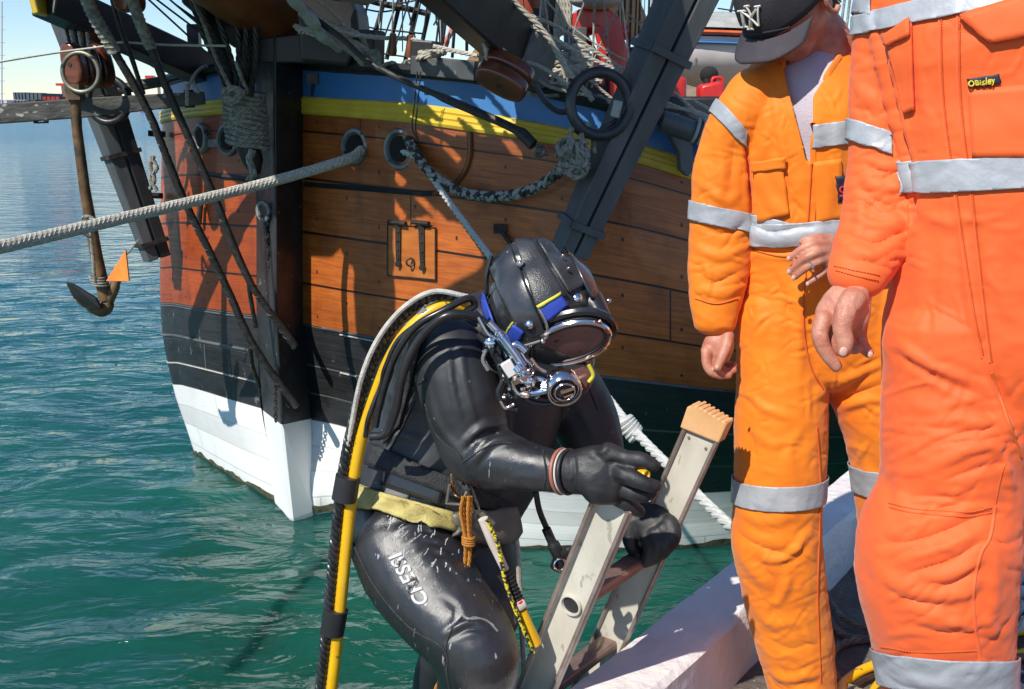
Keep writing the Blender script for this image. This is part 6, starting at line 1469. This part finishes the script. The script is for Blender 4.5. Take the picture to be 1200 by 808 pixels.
def cuff(bvh_me, x0, ytop, ybot, Y, m_, r, name, par):
    mb = MB(); a, b = P(x0, ytop, Y), P(x0 - 1, ybot, Y); c_ = (a + b) / 2; ax = (P(x0 + 20, (ytop + ybot) / 2 + 1, Y - .02) - P(x0 - 20, (ytop + ybot) / 2 - 1, Y + .02)).normalized()
    mb.ring(c_, ax, (a - b).length / 2, r, 30, 8); return mb.build(name, m_, par)
cuff(None, 659, 528, 577, 1.815, mat('red_cuff', (.3,.1,.07), (.4,.15,.1), rough=.5), .0035, 'glove_cuff', g1); cuff(None, 663, 528.5, 577, 1.812, hose_white, .002, 'glove_cuff', g1); cuff(None, 667, 529, 577, 1.81, glove_mat, .004, 'glove_cuff', g1)
gl = MB(); 
limb(gl, [(722,588,20,2.13,.9),(738,602,19,2.11,.9),(752,608,22,2.09,.8),(768,616,25,2.07,.65),(778,622,23,2.06,.6)], 20)
for st in ([(784,612,10,2.05),(790,624,9,2.03),(786,638,8,2.03),(776,643,7,2.05)], [(778,620,10,2.04),(782,636,9,2.025),(776,648,8,2.03),(766,651,7,2.05)],
           [(768,626,10,2.04),(772,642,9,2.025),(766,654,8,2.03),(757,656,7,2.05)], [(758,628,9,2.05),(762,646,8.5,2.03),(757,658,7.5,2.035),(749,659,6,2.05)],
           [(742,610,11,2.08),(738,626,9.5,2.07),(740,640,8.5,2.06),(747,650,7,2.06)]): limb(gl, st, 12)
gm2 = fuse(gl, .0036, 3, .5); wrinkle(gm2, (((40, 40, 40), .0008),), 4); skin_obj('glove', gm2, glove_mat, D)
# ---- helmet: rubber hood with metal-rimmed band mask
H = MB(); Yh = 1.95
limb(H, [(620,320,42,1.98,1.0),(627,336,58,1.97,1.0),(636,360,68,1.965,.95),(648,392,62,1.965,.85),(652,418,48,1.97,.8)], 32)
limb(H, [(600,350,30,2.0,1.1),(598,385,30,2.0,1.1),(620,420,36,1.98,1.0)], 20)
hm = fuse(H, .0048, 5, .5)
fold(hm, [([(606,288),(590,310),(592,345),(610,400)],5,2),([(640,283),(655,320),(664,350)],4,2),([(660,290),(682,330),(692,352)],5,2),([(577,305),(580,345),(590,385)],4,3)])
wrinkle(hm, (((14, 14, 14), .0016),), 8)
hood = skin_obj('hood', hm, hood_mat, D); bH = bvh_of(hm)
# strap spider: legs over the hood
patch(bH, ((604,283),(622,282),(664,348),(628,362)), 10, 14, .004, hood_matt, 'head_strap', hood, .005)
patch(bH, ((628,282),(650,283),(690,332),(666,345)), 10, 14, .004, hood_matt, 'head_strap', hood, .005)
patch(bH, ((576,312),(600,290),(640,392),(612,402)), 12, 18, .0075, hood_mat, 'head_strap', hood, .006)
patch(bH, ((661,290),(678,300),(700,352),(690,352)), 8, 12, .008, hood_mat, 'head_strap', hood, .005)
patch(bH, ((630,361),(655,346),(664,358),(641,376)), 8, 6, .010, blue_fabric, 'blue_panel', hood, .004)
patch(bH, ((629,359),(655,344),(656,347),(631,362)), 8, 2, .013, yellow_trim, 'yellow_piping', hood, .003)
patch(bH, ((567,343),(574,346),(590,392),(580,392)), 5, 12, .012, blue_fabric, 'blue_panel', hood, .004, Y=1.98)
patch(bH, ((602,377),(616,386),(606,402),(594,396)), 6, 6, .012, blue_fabric, 'blue_panel', hood, .004)
seam(bH, ((594,396),(600,384),(604,376)), .0022, yellow_trim, 'yellow_piping', hood, .014)
seam(bH, ((576,300),(570,330),(575,365),(588,400)), .005, smooth_skin, 'hood_edge', hood, .006, Y=1.97)
seam(bH, ((612,402),(628,398),(640,392),(640,378),(632,362)), .0028, pad_grey, 'strap_edge', hood, .011)
def stud(x, y, r, m_=chrome, off=.012):
    c = onto(bH, x, y, off, Y=1.85); mb = MB(); mb.lathe(c, (c - P(640, 370, 2.0)).normalized(), [(0, r), (.004, r), (.007, r * .6), (.008, .0005)], 14); mb.build('stud', m_, hood)
stud(613, 315, .006); 
mb = MB(); c = onto(bH, 613, 315, .015); mb.ring(c, (c - P(640, 370, 2.0)), .006, .0018, 16, 6); mb.build('eyelet', pad_grey, hood)
stud(622, 378, .0085); stud(673, 351, .009); stud(636, 396, .006); stud(655, 307, .003); stud(661, 320, .003); stud(705, 354, .005)
# face port: long oval tipped toward the hands
fc = P(664, 401, 1.875); fx = (P(712, 386, 1.805) - P(620, 417, 1.845)).normalized(); fn = Vector((.10, -.86, -.50)); fn = (fn - fx * fn.dot(fx)).normalized(); fy = fn.cross(fx)
if fy.z < 0: fy = -fy
def oval(a, b, d, n=44, pinch=.12):
    return [fc + fx * (a * math.cos(t) ) + fy * (b * math.sin(t) * (1 + pinch * math.cos(t))) + fn * d for t in np.linspace(0, 2 * math.pi, n, endpoint=False)]
k_ = spx(fc); a_, b_ = 52 * k_, 30 * k_
mb = MB(); o1, o2 = oval(a_ * 1.05, b_ * 1.12, -.02), oval(a_ * 1.0, b_ * 1.0, .006); n = len(o1)
mb.add(o1 + o2, [(i, (i + 1) % n, (i + 1) % n + n, i + n) for i in range(n)]); msk = mb.build('mask_frame', black_timber, hood)
mb = MB(); mb.add([fc + fn * .010] + oval(a_ * .93, b_ * .9, .006), [(0, i + 1, (i + 1) % n + 1) for i in range(n)]); mb.build('face_port', visor, msk)
mb = MB(); mb.tube(oval(a_ * .99, b_ * 1.0, .006), .0062, 8, closed=True, up=fn); mb.build('port_rim', chrome, msk)
mb = MB(); mb.tube(oval(a_ * .91, b_ * .88, .008), .003, 6, closed=True, up=fn); mb.build('port_gasket', black_timber, msk)
mb = MB(); mb.tube(oval(a_ * .995, b_ * 1.06, .010)[24:40], .0042, 8); mb.build('rim_glint', chrome_warm, msk)
mb = MB(); mb.tube(oval(a_ * 1.1, b_ * 1.2, -.012), .009, 8, closed=True, up=fn); mb.build('band', smooth_skin, msk)
for t in (.5, 1.4, 2.6, 5.6): 
    p = fc + fx * a_ * 1.03 * math.cos(t) + fy * b_ * 1.05 * math.sin(t); mb = MB(); mb.box(p + fn * .004, (.014, .006, .010), Matrix((fx, fn, fy)).transposed()); mb.lathe(p + fn * .007, fn, [(0, .0035), (.003, .003)], 8); mb.build('rim_clamp', chrome if t != 5.6 else yellow_trim, msk, bevel=.001)
# dark shell around and under the port
mb = MB(); limb(mb, [(692,352,16,1.92,.9),(706,374,12,1.88,.8)], 18); limb(mb, [(622,438,20,1.90,.8),(650,448,22,1.90,.8),(682,440,18,1.90,.8)], 18); limb(mb, [(640,440,18,1.92,1),(660,446,16,1.92,1)], 14)
skin_obj('mask_body', fuse(mb, .005, 4), smooth_skin, hood)
mb = MB(); mb.prism([P(655,450,1.825), P(690,436,1.825), P(696,446,1.825), P(688,462,1.825), P(668,470,1.825)], (0, .06, 0)); mb.build('regulator_body', mat('reg_brown', (.1,.04,.035), (.14,.06,.05), rough=.35), msk, bevel=.008)
rc_ = P(661, 457, 1.795); rn = Vector((.15, -.9, -.35)).normalized()
mb = MB(); mb.lathe(rc_ + rn * -.03, rn, [(0, .030), (.015, .034), (.028, .034), (.034, .030), (.034, .026), (.030, .024)], 28); reg = mb.build('regulator', chrome, msk)
mb = MB(); mb.lathe(rc_ + rn * .0, rn, [(0, .024), (.004, .022), (.008, .010), (.009, .001)], 24); mb.build('diaphragm_cover', smooth_skin, reg)
mb = MB(); mb.ring(rc_ + rn * .006, rn, .031, .003, 30, 6); mb.ring(rc_ + rn * .008, rn, .019, .002, 24, 6); mb.build('regulator_ring', chrome, reg)
mb = MB(); mb.box(rc_ + rn * .012 + Vector((.004, 0, .006)), (.026, .003, .006), Matrix.Rotation(R(-20), 3, 'Y')); mb.box(rc_ + rn * .012 + Vector((.006, 0, -.004)), (.018, .003, .004), Matrix.Rotation(R(-20), 3, 'Y')); mb.build('regulator_badge', chrome_warm, reg)
# side block, valves and bent tubes between hose and mask
def met(Y, pts, r, m_, name='bent_tube', n=10):
    mb = MB(); q = pp(Y, *pts); mb.tube(poly(*q) if len(q) > 2 else q, r, n); return mb.build(name, m_, msk)
def knob(x, y, Y, ax, r, L_, m_, name='valve_knob'):
    mb = MB(); c = P(x, y, Y); prof = [(0, r * .6), (L_ * .1, r), (L_ * .85, r), (L_, r * .7)]; mb.lathe(c, ax, prof, 14)
    A_ = Vector(ax).normalized(); s = A_.orthogonal().normalized(); t_ = A_.cross(s)
    for k in range(8): a = math.pi * k / 4; mb.tube([c + A_ * L_ * .12 + (s * math.cos(a) + t_ * math.sin(a)) * r, c + A_ * L_ * .82 + (s * math.cos(a) + t_ * math.sin(a)) * r], r * .14, 5)
    return mb.build(name, m_, msk)
met(1.825, ((572,378),(582,388),(592,400)), .0085, chrome); met(1.815, ((588,396),(600,412),(612,430)), .012, chrome_blue, 'side_block')
met(1.815, ((594,408),(606,404),(616,412)), .007, chrome_blue); met(1.865, ((600,418),(610,428),(620,440)), .009, chrome, 'side_block')
mb = MB(); mb.bar(P(592, 424, 1.805), P(602, 440, 1.805), .022, .012, up=(0, -1, 0)); mb.build('white_tag', boat_white, msk, bevel=.002)
for i, (x, y, ax, r, L_, m_) in enumerate(((606,430,(.5,-.6,-.5),.010,.018,chrome),(613,440,(.3,-.8,-.5),.011,.015,chrome),(604,443,(.2,-.9,-.3),.008,.014,chrome_warm),(618,446,(.6,-.7,-.2),.009,.016,chrome),(575,402,(-.2,-.9,.2),.009,.012,chrome),(634,452,(.9,-.3,-.1),.008,.018,chrome_blue),(610,462,(.8,-.4,0),.006,.02,chrome_warm))): knob(x, y, 1.805, ax, r, L_, m_)
met(1.805, ((618,462),(632,460),(648,456)), .006, chrome_blue); met(1.805, ((600,446),(604,458),(612,464)), .004, chrome); met(1.815, ((560,372),(572,392),(586,398)), .0035, chrome)
met(1.815, ((580,414),(590,430),(598,452),(606,466)), .006, smooth_skin); met(1.825, ((586,470),(592,478),(603,474)), .004, chrome_warm); met(1.795, ((668,438),(672,446),(676,450)), .005, chrome_warm)
met(1.815, ((622,420),(630,430),(640,436)), .004, chrome_warm); met(1.825, ((690,428),(695,440),(690,448)), .004, yellow_trim)
for k in range(16):
    x, y = rnd.uniform(590, 628), rnd.uniform(420, 466); c = P(x, y, 1.815 + rnd.uniform(-.01, .02)); mb = MB(); mb.lathe(c, (rnd.uniform(-1, 1), -1, rnd.uniform(-1, 1)), [(0, .004), (.006, .005), (.009, .003)], 6); mb.build('small_fitting', rnd.choice([chrome, chrome, chrome_warm, chrome_blue, smooth_skin]), msk)
for i, (pts, r, m_) in enumerate(((((556,366),(570,380),(584,394),(596,410)), .006, smooth_skin), (((560,392),(572,404),(584,424),(590,444)), .0075, smooth_skin), (((566,380),(580,384),(592,392)), .004, chrome),
    (((590,446),(584,462),(592,476),(606,480)), .006, smooth_skin), (((606,456),(620,470),(640,474),(656,470)), .005, smooth_skin), (((583,398),(590,408),(594,420)), .005, chrome_blue), (((608,408),(614,420),(624,428)), .005, chrome),
    (((598,432),(590,440),(588,452)), .005, chrome_warm), (((622,446),(632,444),(642,448)), .006, chrome), (((570,410),(566,422),(572,434)), .004, pad_grey))): met(1.83, pts, r, m_)
for x, y in ((584,392),(598,414),(612,428),(622,436),(588,430),(628,462)):
    mb = MB(); c = P(x, y, 1.815); mb.ring(c, (rnd.uniform(-1,1), -1, rnd.uniform(-1,1)), .007, .0022, 16, 6); mb.build('fitting_ring', rnd.choice([chrome, chrome_warm]), msk)
# ---- harness
hn = patch(bD, ((438,520),(600,590),(600,606),(432,545)), 24, 4, .010, webbing, 'harness_belt', dbody, .008)
patch(bD, ((452,545),(520,575),(515,590),(448,568)), 14, 4, .008, smooth_skin, 'harness_belt', dbody, .006)
patch(bD, ((418,566),(445,575),(438,600),(413,596)), 8, 6, .012, yellow_belt, 'yellow_belt', dbody, .008)
patch(bD, ((445,575),(530,598),(530,626),(438,600)), 20, 6, .012, yellow_belt, 'yellow_belt', dbody, .008)
patch(bD, ((528,600),(600,592),(606,630),(530,630)), 14, 6, .012, lead_weight, 'weight_belt', dbody, .02)
patch(bD, ((478,400),(500,388),(470,500),(452,520)), 6, 20, .008, webbing, 'shoulder_strap', dbody, .006)
mb = MB(); mb.prism([P(496,352,2.0), P(510,348,2.0), P(538,352,2.0), P(548,366,2.0), P(500,374,2.0), P(494,366,2.0)], (0, .06, 0)); mb.build('harness_ring_pad', pad_grey, dbody, bevel=.006)
mb = MB()
pts = pp(1.88, (533,548),(529,560),(533,578),(543,583),(548,572)); mb.tube(poly(*pts), .0035, 8); mb.build('harness_ring', chrome_warm, dbody)
mb = MB(); q = pp(1.87, (527,568),(523,590),(544,592),(546,588)); mb.tube(q, .0035, 8); mb.build('buckle', ring_iron, dbody)
mb = MB(); mb.tube(poly(*pp(1.86, (546,566),(550,580),(556,600),(562,600),(556,582),(550,566))), .0028, 8); mb.build('carabiner', ring_iron, dbody)
mb = MB(); mb.ring(P(564, 606, 1.85), (.2, -1, .1), .012, .0022, 20, 6); mb.build('split_ring', iron, dbody)
# cord bundle hanging from the harness ring
mb = MB()
for k in range(5): mb.rope(pp(1.84 + .004 * (k % 3), (543 + k * 2.2,582),(540 + k * 2.8,600),(543 + k * 2,618),(546 + k * 1.4,634)), .0042, 3, n=5)
for k in range(4): mb.ring(P(549, 630 + k * 2.6, 1.845), (.1, .1, 1), .011, .0035, 14, 6)
for k in range(2): mb.rope(pp(1.85, (546 + k * 5,640),(545 + k * 5,658),(543 + k * 4,674)), .0045, 3, n=5)
tag(mb.build('cord_bundle', orange_cord), 'orange cord bundle hanging from the diver\'s harness ring', 'cord')
mb = MB(); mb.rope(pp(1.95, (523,775),(517,795),(508,815)), .006, 3, n=5); tag(mb.build('cord_end', orange_cord), 'orange cord end between the diver\'s legs at the bottom', 'cord')
# pneumo hose with yellow-black cord and yellow handle
gh = thing('hose_whip', P(612, 735, 1.83), 'pale hose with yellow and black cord and yellow end hanging right of the diver\'s thigh', 'hose')
mb = MB(); mb.tube(pp(1.84, (566,608),(577,636),(592,668)), [.0105, .010, .0085], 12); mb.build('pale_hose', hose_white, gh)
mb = MB(); mb.tube(pp(1.84, (592,668),(607,704)), .010, 12); [mb.ring(P(593 + k * 1.8, 671 + k * 4.3, 1.84), (P(607,704,1.84) - P(592,668,1.84)), .0112, .0022, 16, 6) for k in range(8)]; mb.build('spring_sleeve', hose_black, gh)
mb = MB(); mb.lathe(P(606, 703, 1.84), P(617,726,1.84) - P(606,703,1.84), [(0, .013), (.004, .016), (.016, .016), (.02, .013)], 6); mb.build('hex_nut', hose_white, gh); mb = MB(); mb.ring(P(606.5, 705, 1.84), (P(617,726,1.84) - P(606,703,1.84)), .0125, .003, 16, 6); mb.build('red_band', red_paint, gh)
mb = MB(); mb.tube(pp(1.84, (612,716),(618,732),(628,755)), [.011, .012, .013], 12); mb.build('yellow_end', hose_yellow, gh)
yb = mat('yellow_black_cord', (.65,.55,.02), (.02,.02,.02), rough=.7, ns=120, bump=.4, bs=300, lo=.49, hi=.51)
mb = MB(); mb.rope(pp(1.82, (571,610),(584,640),(592,680),(603,712),(618,748),(625,765)), .0048, 3, pitch=.02, n=5); mb.build('striped_cord', yb, gh)
mb = MB(); mb.tube(poly(*pp(0, (598,596,2.0),(606,640,2.02),(609,690,2.04),(612,750,2.06),(616,840,2.08))), .006, 8); tag(mb.build('grey_line', grey_rope), 'thin pale line hanging straight down behind the striped hose', 'rope')
# black air hose with fitting under the near wrist
mb = MB(); mb.tube(poly(*pp(1.95, (628,577),(632,598),(640,618),(646,630))), .0065, 10); o_ = mb.build('air_hose', hose_black); tag(o_, 'black air hose with fitting hanging under the near wrist', 'hose')
mb = MB(); mb.tube(poly(*pp(1.94, (640,620),(648,638),(656,655),(653,668))), [.010]*8 + [.014]*8 + [.017]*8 + [.012], 12); mb.lathe(P(660, 650, 1.93), (.6,-.3,.7), [(0, .008), (.02, .01), (.025, .006)], 10); q_ = mb.build('hose_fitting', hose_black, o_)
mb = MB(); mb.ring(P(656, 662, 1.92), (.2,-1,.1), .012, .003); mb.build('fitting_ring', chrome, o_)
# umbilical: yellow hose, ribbed black hose and grey rope taped together, over the shoulder and down
um = thing('umbilical', P(388, 812, 1.88), 'yellow and black diving umbilical taped together, looping over the diver\'s shoulder', 'hose')
path = ((386,830,1.9),(393,770,1.9),(401,690,1.9),(408,620,1.9),(415,560,1.9),(426,505,1.89),(444,450,1.88),(466,405,1.87),(492,375,1.87),(522,358,1.88),(550,362,1.9))
mb = MB(); mb.tube(poly(*pp(0, *path)), .0125, 14); mb.build('yellow_hose', hose_yellow, um)
path2 = tuple((x - 13, y - 4, Y + .0) for x, y, Y in path[:6]) + ((428,446,1.88),(449,398,1.88),(477,364,1.88),(510,346,1.88),(546,350,1.89))
mb = MB(); mb.rope(pp(0, *path2), .0125, 3, pitch=.042, n=8, sm=8); mb.build('ribbed_hose', hose_black, um)
mb = MB(); mb.tube(poly(*pp(0, (398,620,1.91),(402,560,1.9),(412,500,1.88),(424,442,1.86),(444,396,1.86),(473,361,1.86),(508,342,1.86),(548,348,1.87))), .0052, 8); mb.build('grey_cable', grey_rope, um)
mb = MB(); mb.tube(poly(*pp(0, (434,512,1.86),(452,508,1.85),(464,480,1.84),(472,440,1.83),(490,400,1.82),(520,372,1.81),(552,370,1.82),(575,384,1.85),(590,398,1.87))), .0085, 12); mb.build('breathing_hose', hose_black, um)
mb = MB(); mb.tube(poly(*pp(0, (440,500,1.87),(446,470,1.86),(462,420,1.85),(486,384,1.83),(520,364,1.83),(548,350,1.85),(556,358,1.86),(546,366,1.85))), .007, 10); mb.build('breathing_hose', hose_black, um)
mb = MB(); mb.tube(poly(*pp(0, (428,512,1.88),(432,490,1.87),(446,452,1.87),(452,430,1.86),(470,395,1.85),(510,372,1.84),(560,375,1.84))), .005, 8); mb.build('thin_hose', smooth_skin, um)
mb = MB(); mb.tube(poly(*pp(0, (575,384,1.85),(582,392,1.86),(590,400,1.87))), .011, 10); mb.build('hose_ferrule', chrome, um)
for (x, y, Y) in ((405,572,1.895),(391,728,1.9)):
    mb = MB(); a, b = P(x - 2, y + 14, Y), P(x + 3, y - 14, Y); d = (b - a)
    mb.lathe(a, d, [(0, .022), (d.length, .022)], 18, xdir=(1, 0, 0), sx=1.15); mb.build('tape_wrap', black_timber, um)
mb = MB(); mb.tube(poly(*pp(1.87, (478,384),(492,372),(500,362))), .009, 8); mb.build('tape_wrap', pad_grey, um)
# small yellow thing held in the near glove
mb = MB(); mb.tube([P(738, 553, 1.775), P(757, 557, 1.745)], .011, 14); mb.ring(P(757, 557, 1.745), (P(757,557,1.745) - P(738,553,1.775)), .008, .003); tag(mb.build('yellow_tool', hose_yellow), 'short yellow cylinder held between the fingers of the near glove', 'tool')
# ------------------------------------------------------------------ hoses and ropes lying on the wharf
def lay(name, pts, r, m_, label, cat, rope=False, group=None, ns=3):
    q = [Vector(PZ(x, y, z + r)) for x, y, z in pts]; mb = MB()
    if rope: mb.rope([tuple(k) for k in q], r, ns, n=6, sm=6)
    else: mb.tube(poly(*q), r, 12)
    return tag(mb.build(name, m_), label, cat, group)
dark_rope = mat('dirty_rope', (.17,.14,.11), (.27,.23,.18), rough=.9, ns=30, bump=.6, bs=250)
lay('hose', ((1005,850,0),(985,812,0),(1000,792,0),(1030,778,.01),(1070,768,.02),(1130,765,.03),(1190,740,.03),(1240,735,.03)), .013, hose_yellow, 'yellow hose curving out from behind the near worker\'s shin on the wharf', 'hose')
lay('hose', ((1010,842,0),(1030,802,0),(1060,792,0),(1140,785,.0),(1200,765,0),(1260,760,0)), .012, hose_yellow, 'second yellow hose lying below the first beside the near worker\'s leg', 'hose')
lay('rope', ((968,720,0),(985,742,0),(1010,748,0),(1060,745,0)), .010, dark_rope, 'thin dirty rope leaving the middle of the deck behind the near worker', 'rope', True)
lay('rope', ((1060,752,0),(1010,750,.0),(982,758,.0),(974,775,0),(985,800,0),(1010,812,0)), .011, dark_rope, 'dirty rope making a loop on the deck between the two workers', 'rope', True)
lay('rope', ((1060,744,.02),(1020,738,.02),(985,722,.02),(965,690,0),(950,700,0)), .009, dark_rope, 'dirty rope running along the foot of the white beam', 'rope', True)
lay('hose', ((980,830,0),(1010,800,0),(1050,788,0),(1080,790,0)), .010, hose_black, 'black hose beside the yellow hoses at the bottom of the deck', 'hose')
for k, (y, m_, r_, lab) in enumerate(((690, grey_rope, .016, 'topmost pale rope of the pile behind the near worker at the right edge'), (705, white_rope, .016, 'second pale rope of the pile at the right edge'), (718, cream_rope, .017, 'cream rope in the middle of the pile at the right edge'), (735, cream_rope, .016, 'lowest cream rope of the pile at the right edge, above the yellow hose'))):
    lay('rope', ((1150, y + 12, .05), (1180, y + 6, .05), (1205, y - 22 + k * 4, .05), (1245, y - 52, .05), (1320, y - 50 + k * 6, .04), (1380, y + 10, .03), (1350, y + 90, .0), (1230, y + 120 + k * 9, .0), (1195, y + 100, .0)), r_, m_, lab, 'rope', True)
lay('hose', ((1140,742,.03),(1180,728,.03),(1230,722,.03)), .011, mat('violet_hose', (.03,.02,.07), (.05,.04,.1), rough=.4), 'dark violet ribbed hose under the pale ropes at the right edge', 'hose', True)
lay('hose', ((1140,750,.02),(1180,740,.02),(1230,738,.02)), .014, hose_yellow, 'yellow hose under the rope pile at the right edge', 'hose')
lay('hose', ((1140,775,.0),(1180,772,.0),(1250,770,.0)), .012, mat('brown_hose', (.2,.08,.02), (.15,.05,.015), rough=.4), 'brown hose low at the right edge behind the near leg', 'hose')
lay('hose', ((1140,802,.0),(1180,798,.0),(1250,796,.0)), .018, hose_black, 'thick black hose at the bottom right corner', 'hose')
# second timber beside the near worker
mb = MB(); a = PZ(1176, 640, .0); b = PZ(1215, 545, .0)
mb.bar(a + Vector((0, 0, .05)), a + (b - a) * 4 + Vector((0, 0, .05)), .03, .1); tag(mb.build('timber_edge', worn_timber, smooth=False, bevel=.004), 'narrow dark timber on the deck right of the near worker\'s knee', 'timber')
mb = MB(); a = PZ(1190, 570, .0); b = PZ(1230, 520, .0); mb.bar(a + Vector((-.02, .1, .04)), a + (b - a) * 5 + Vector((-.02, .1, .04)), .07, .08); tag(mb.build('timber_edge', cream_rope, smooth=False, bevel=.004), 'pale sunlit timber beyond the near worker\'s knee at the right edge', 'timber')
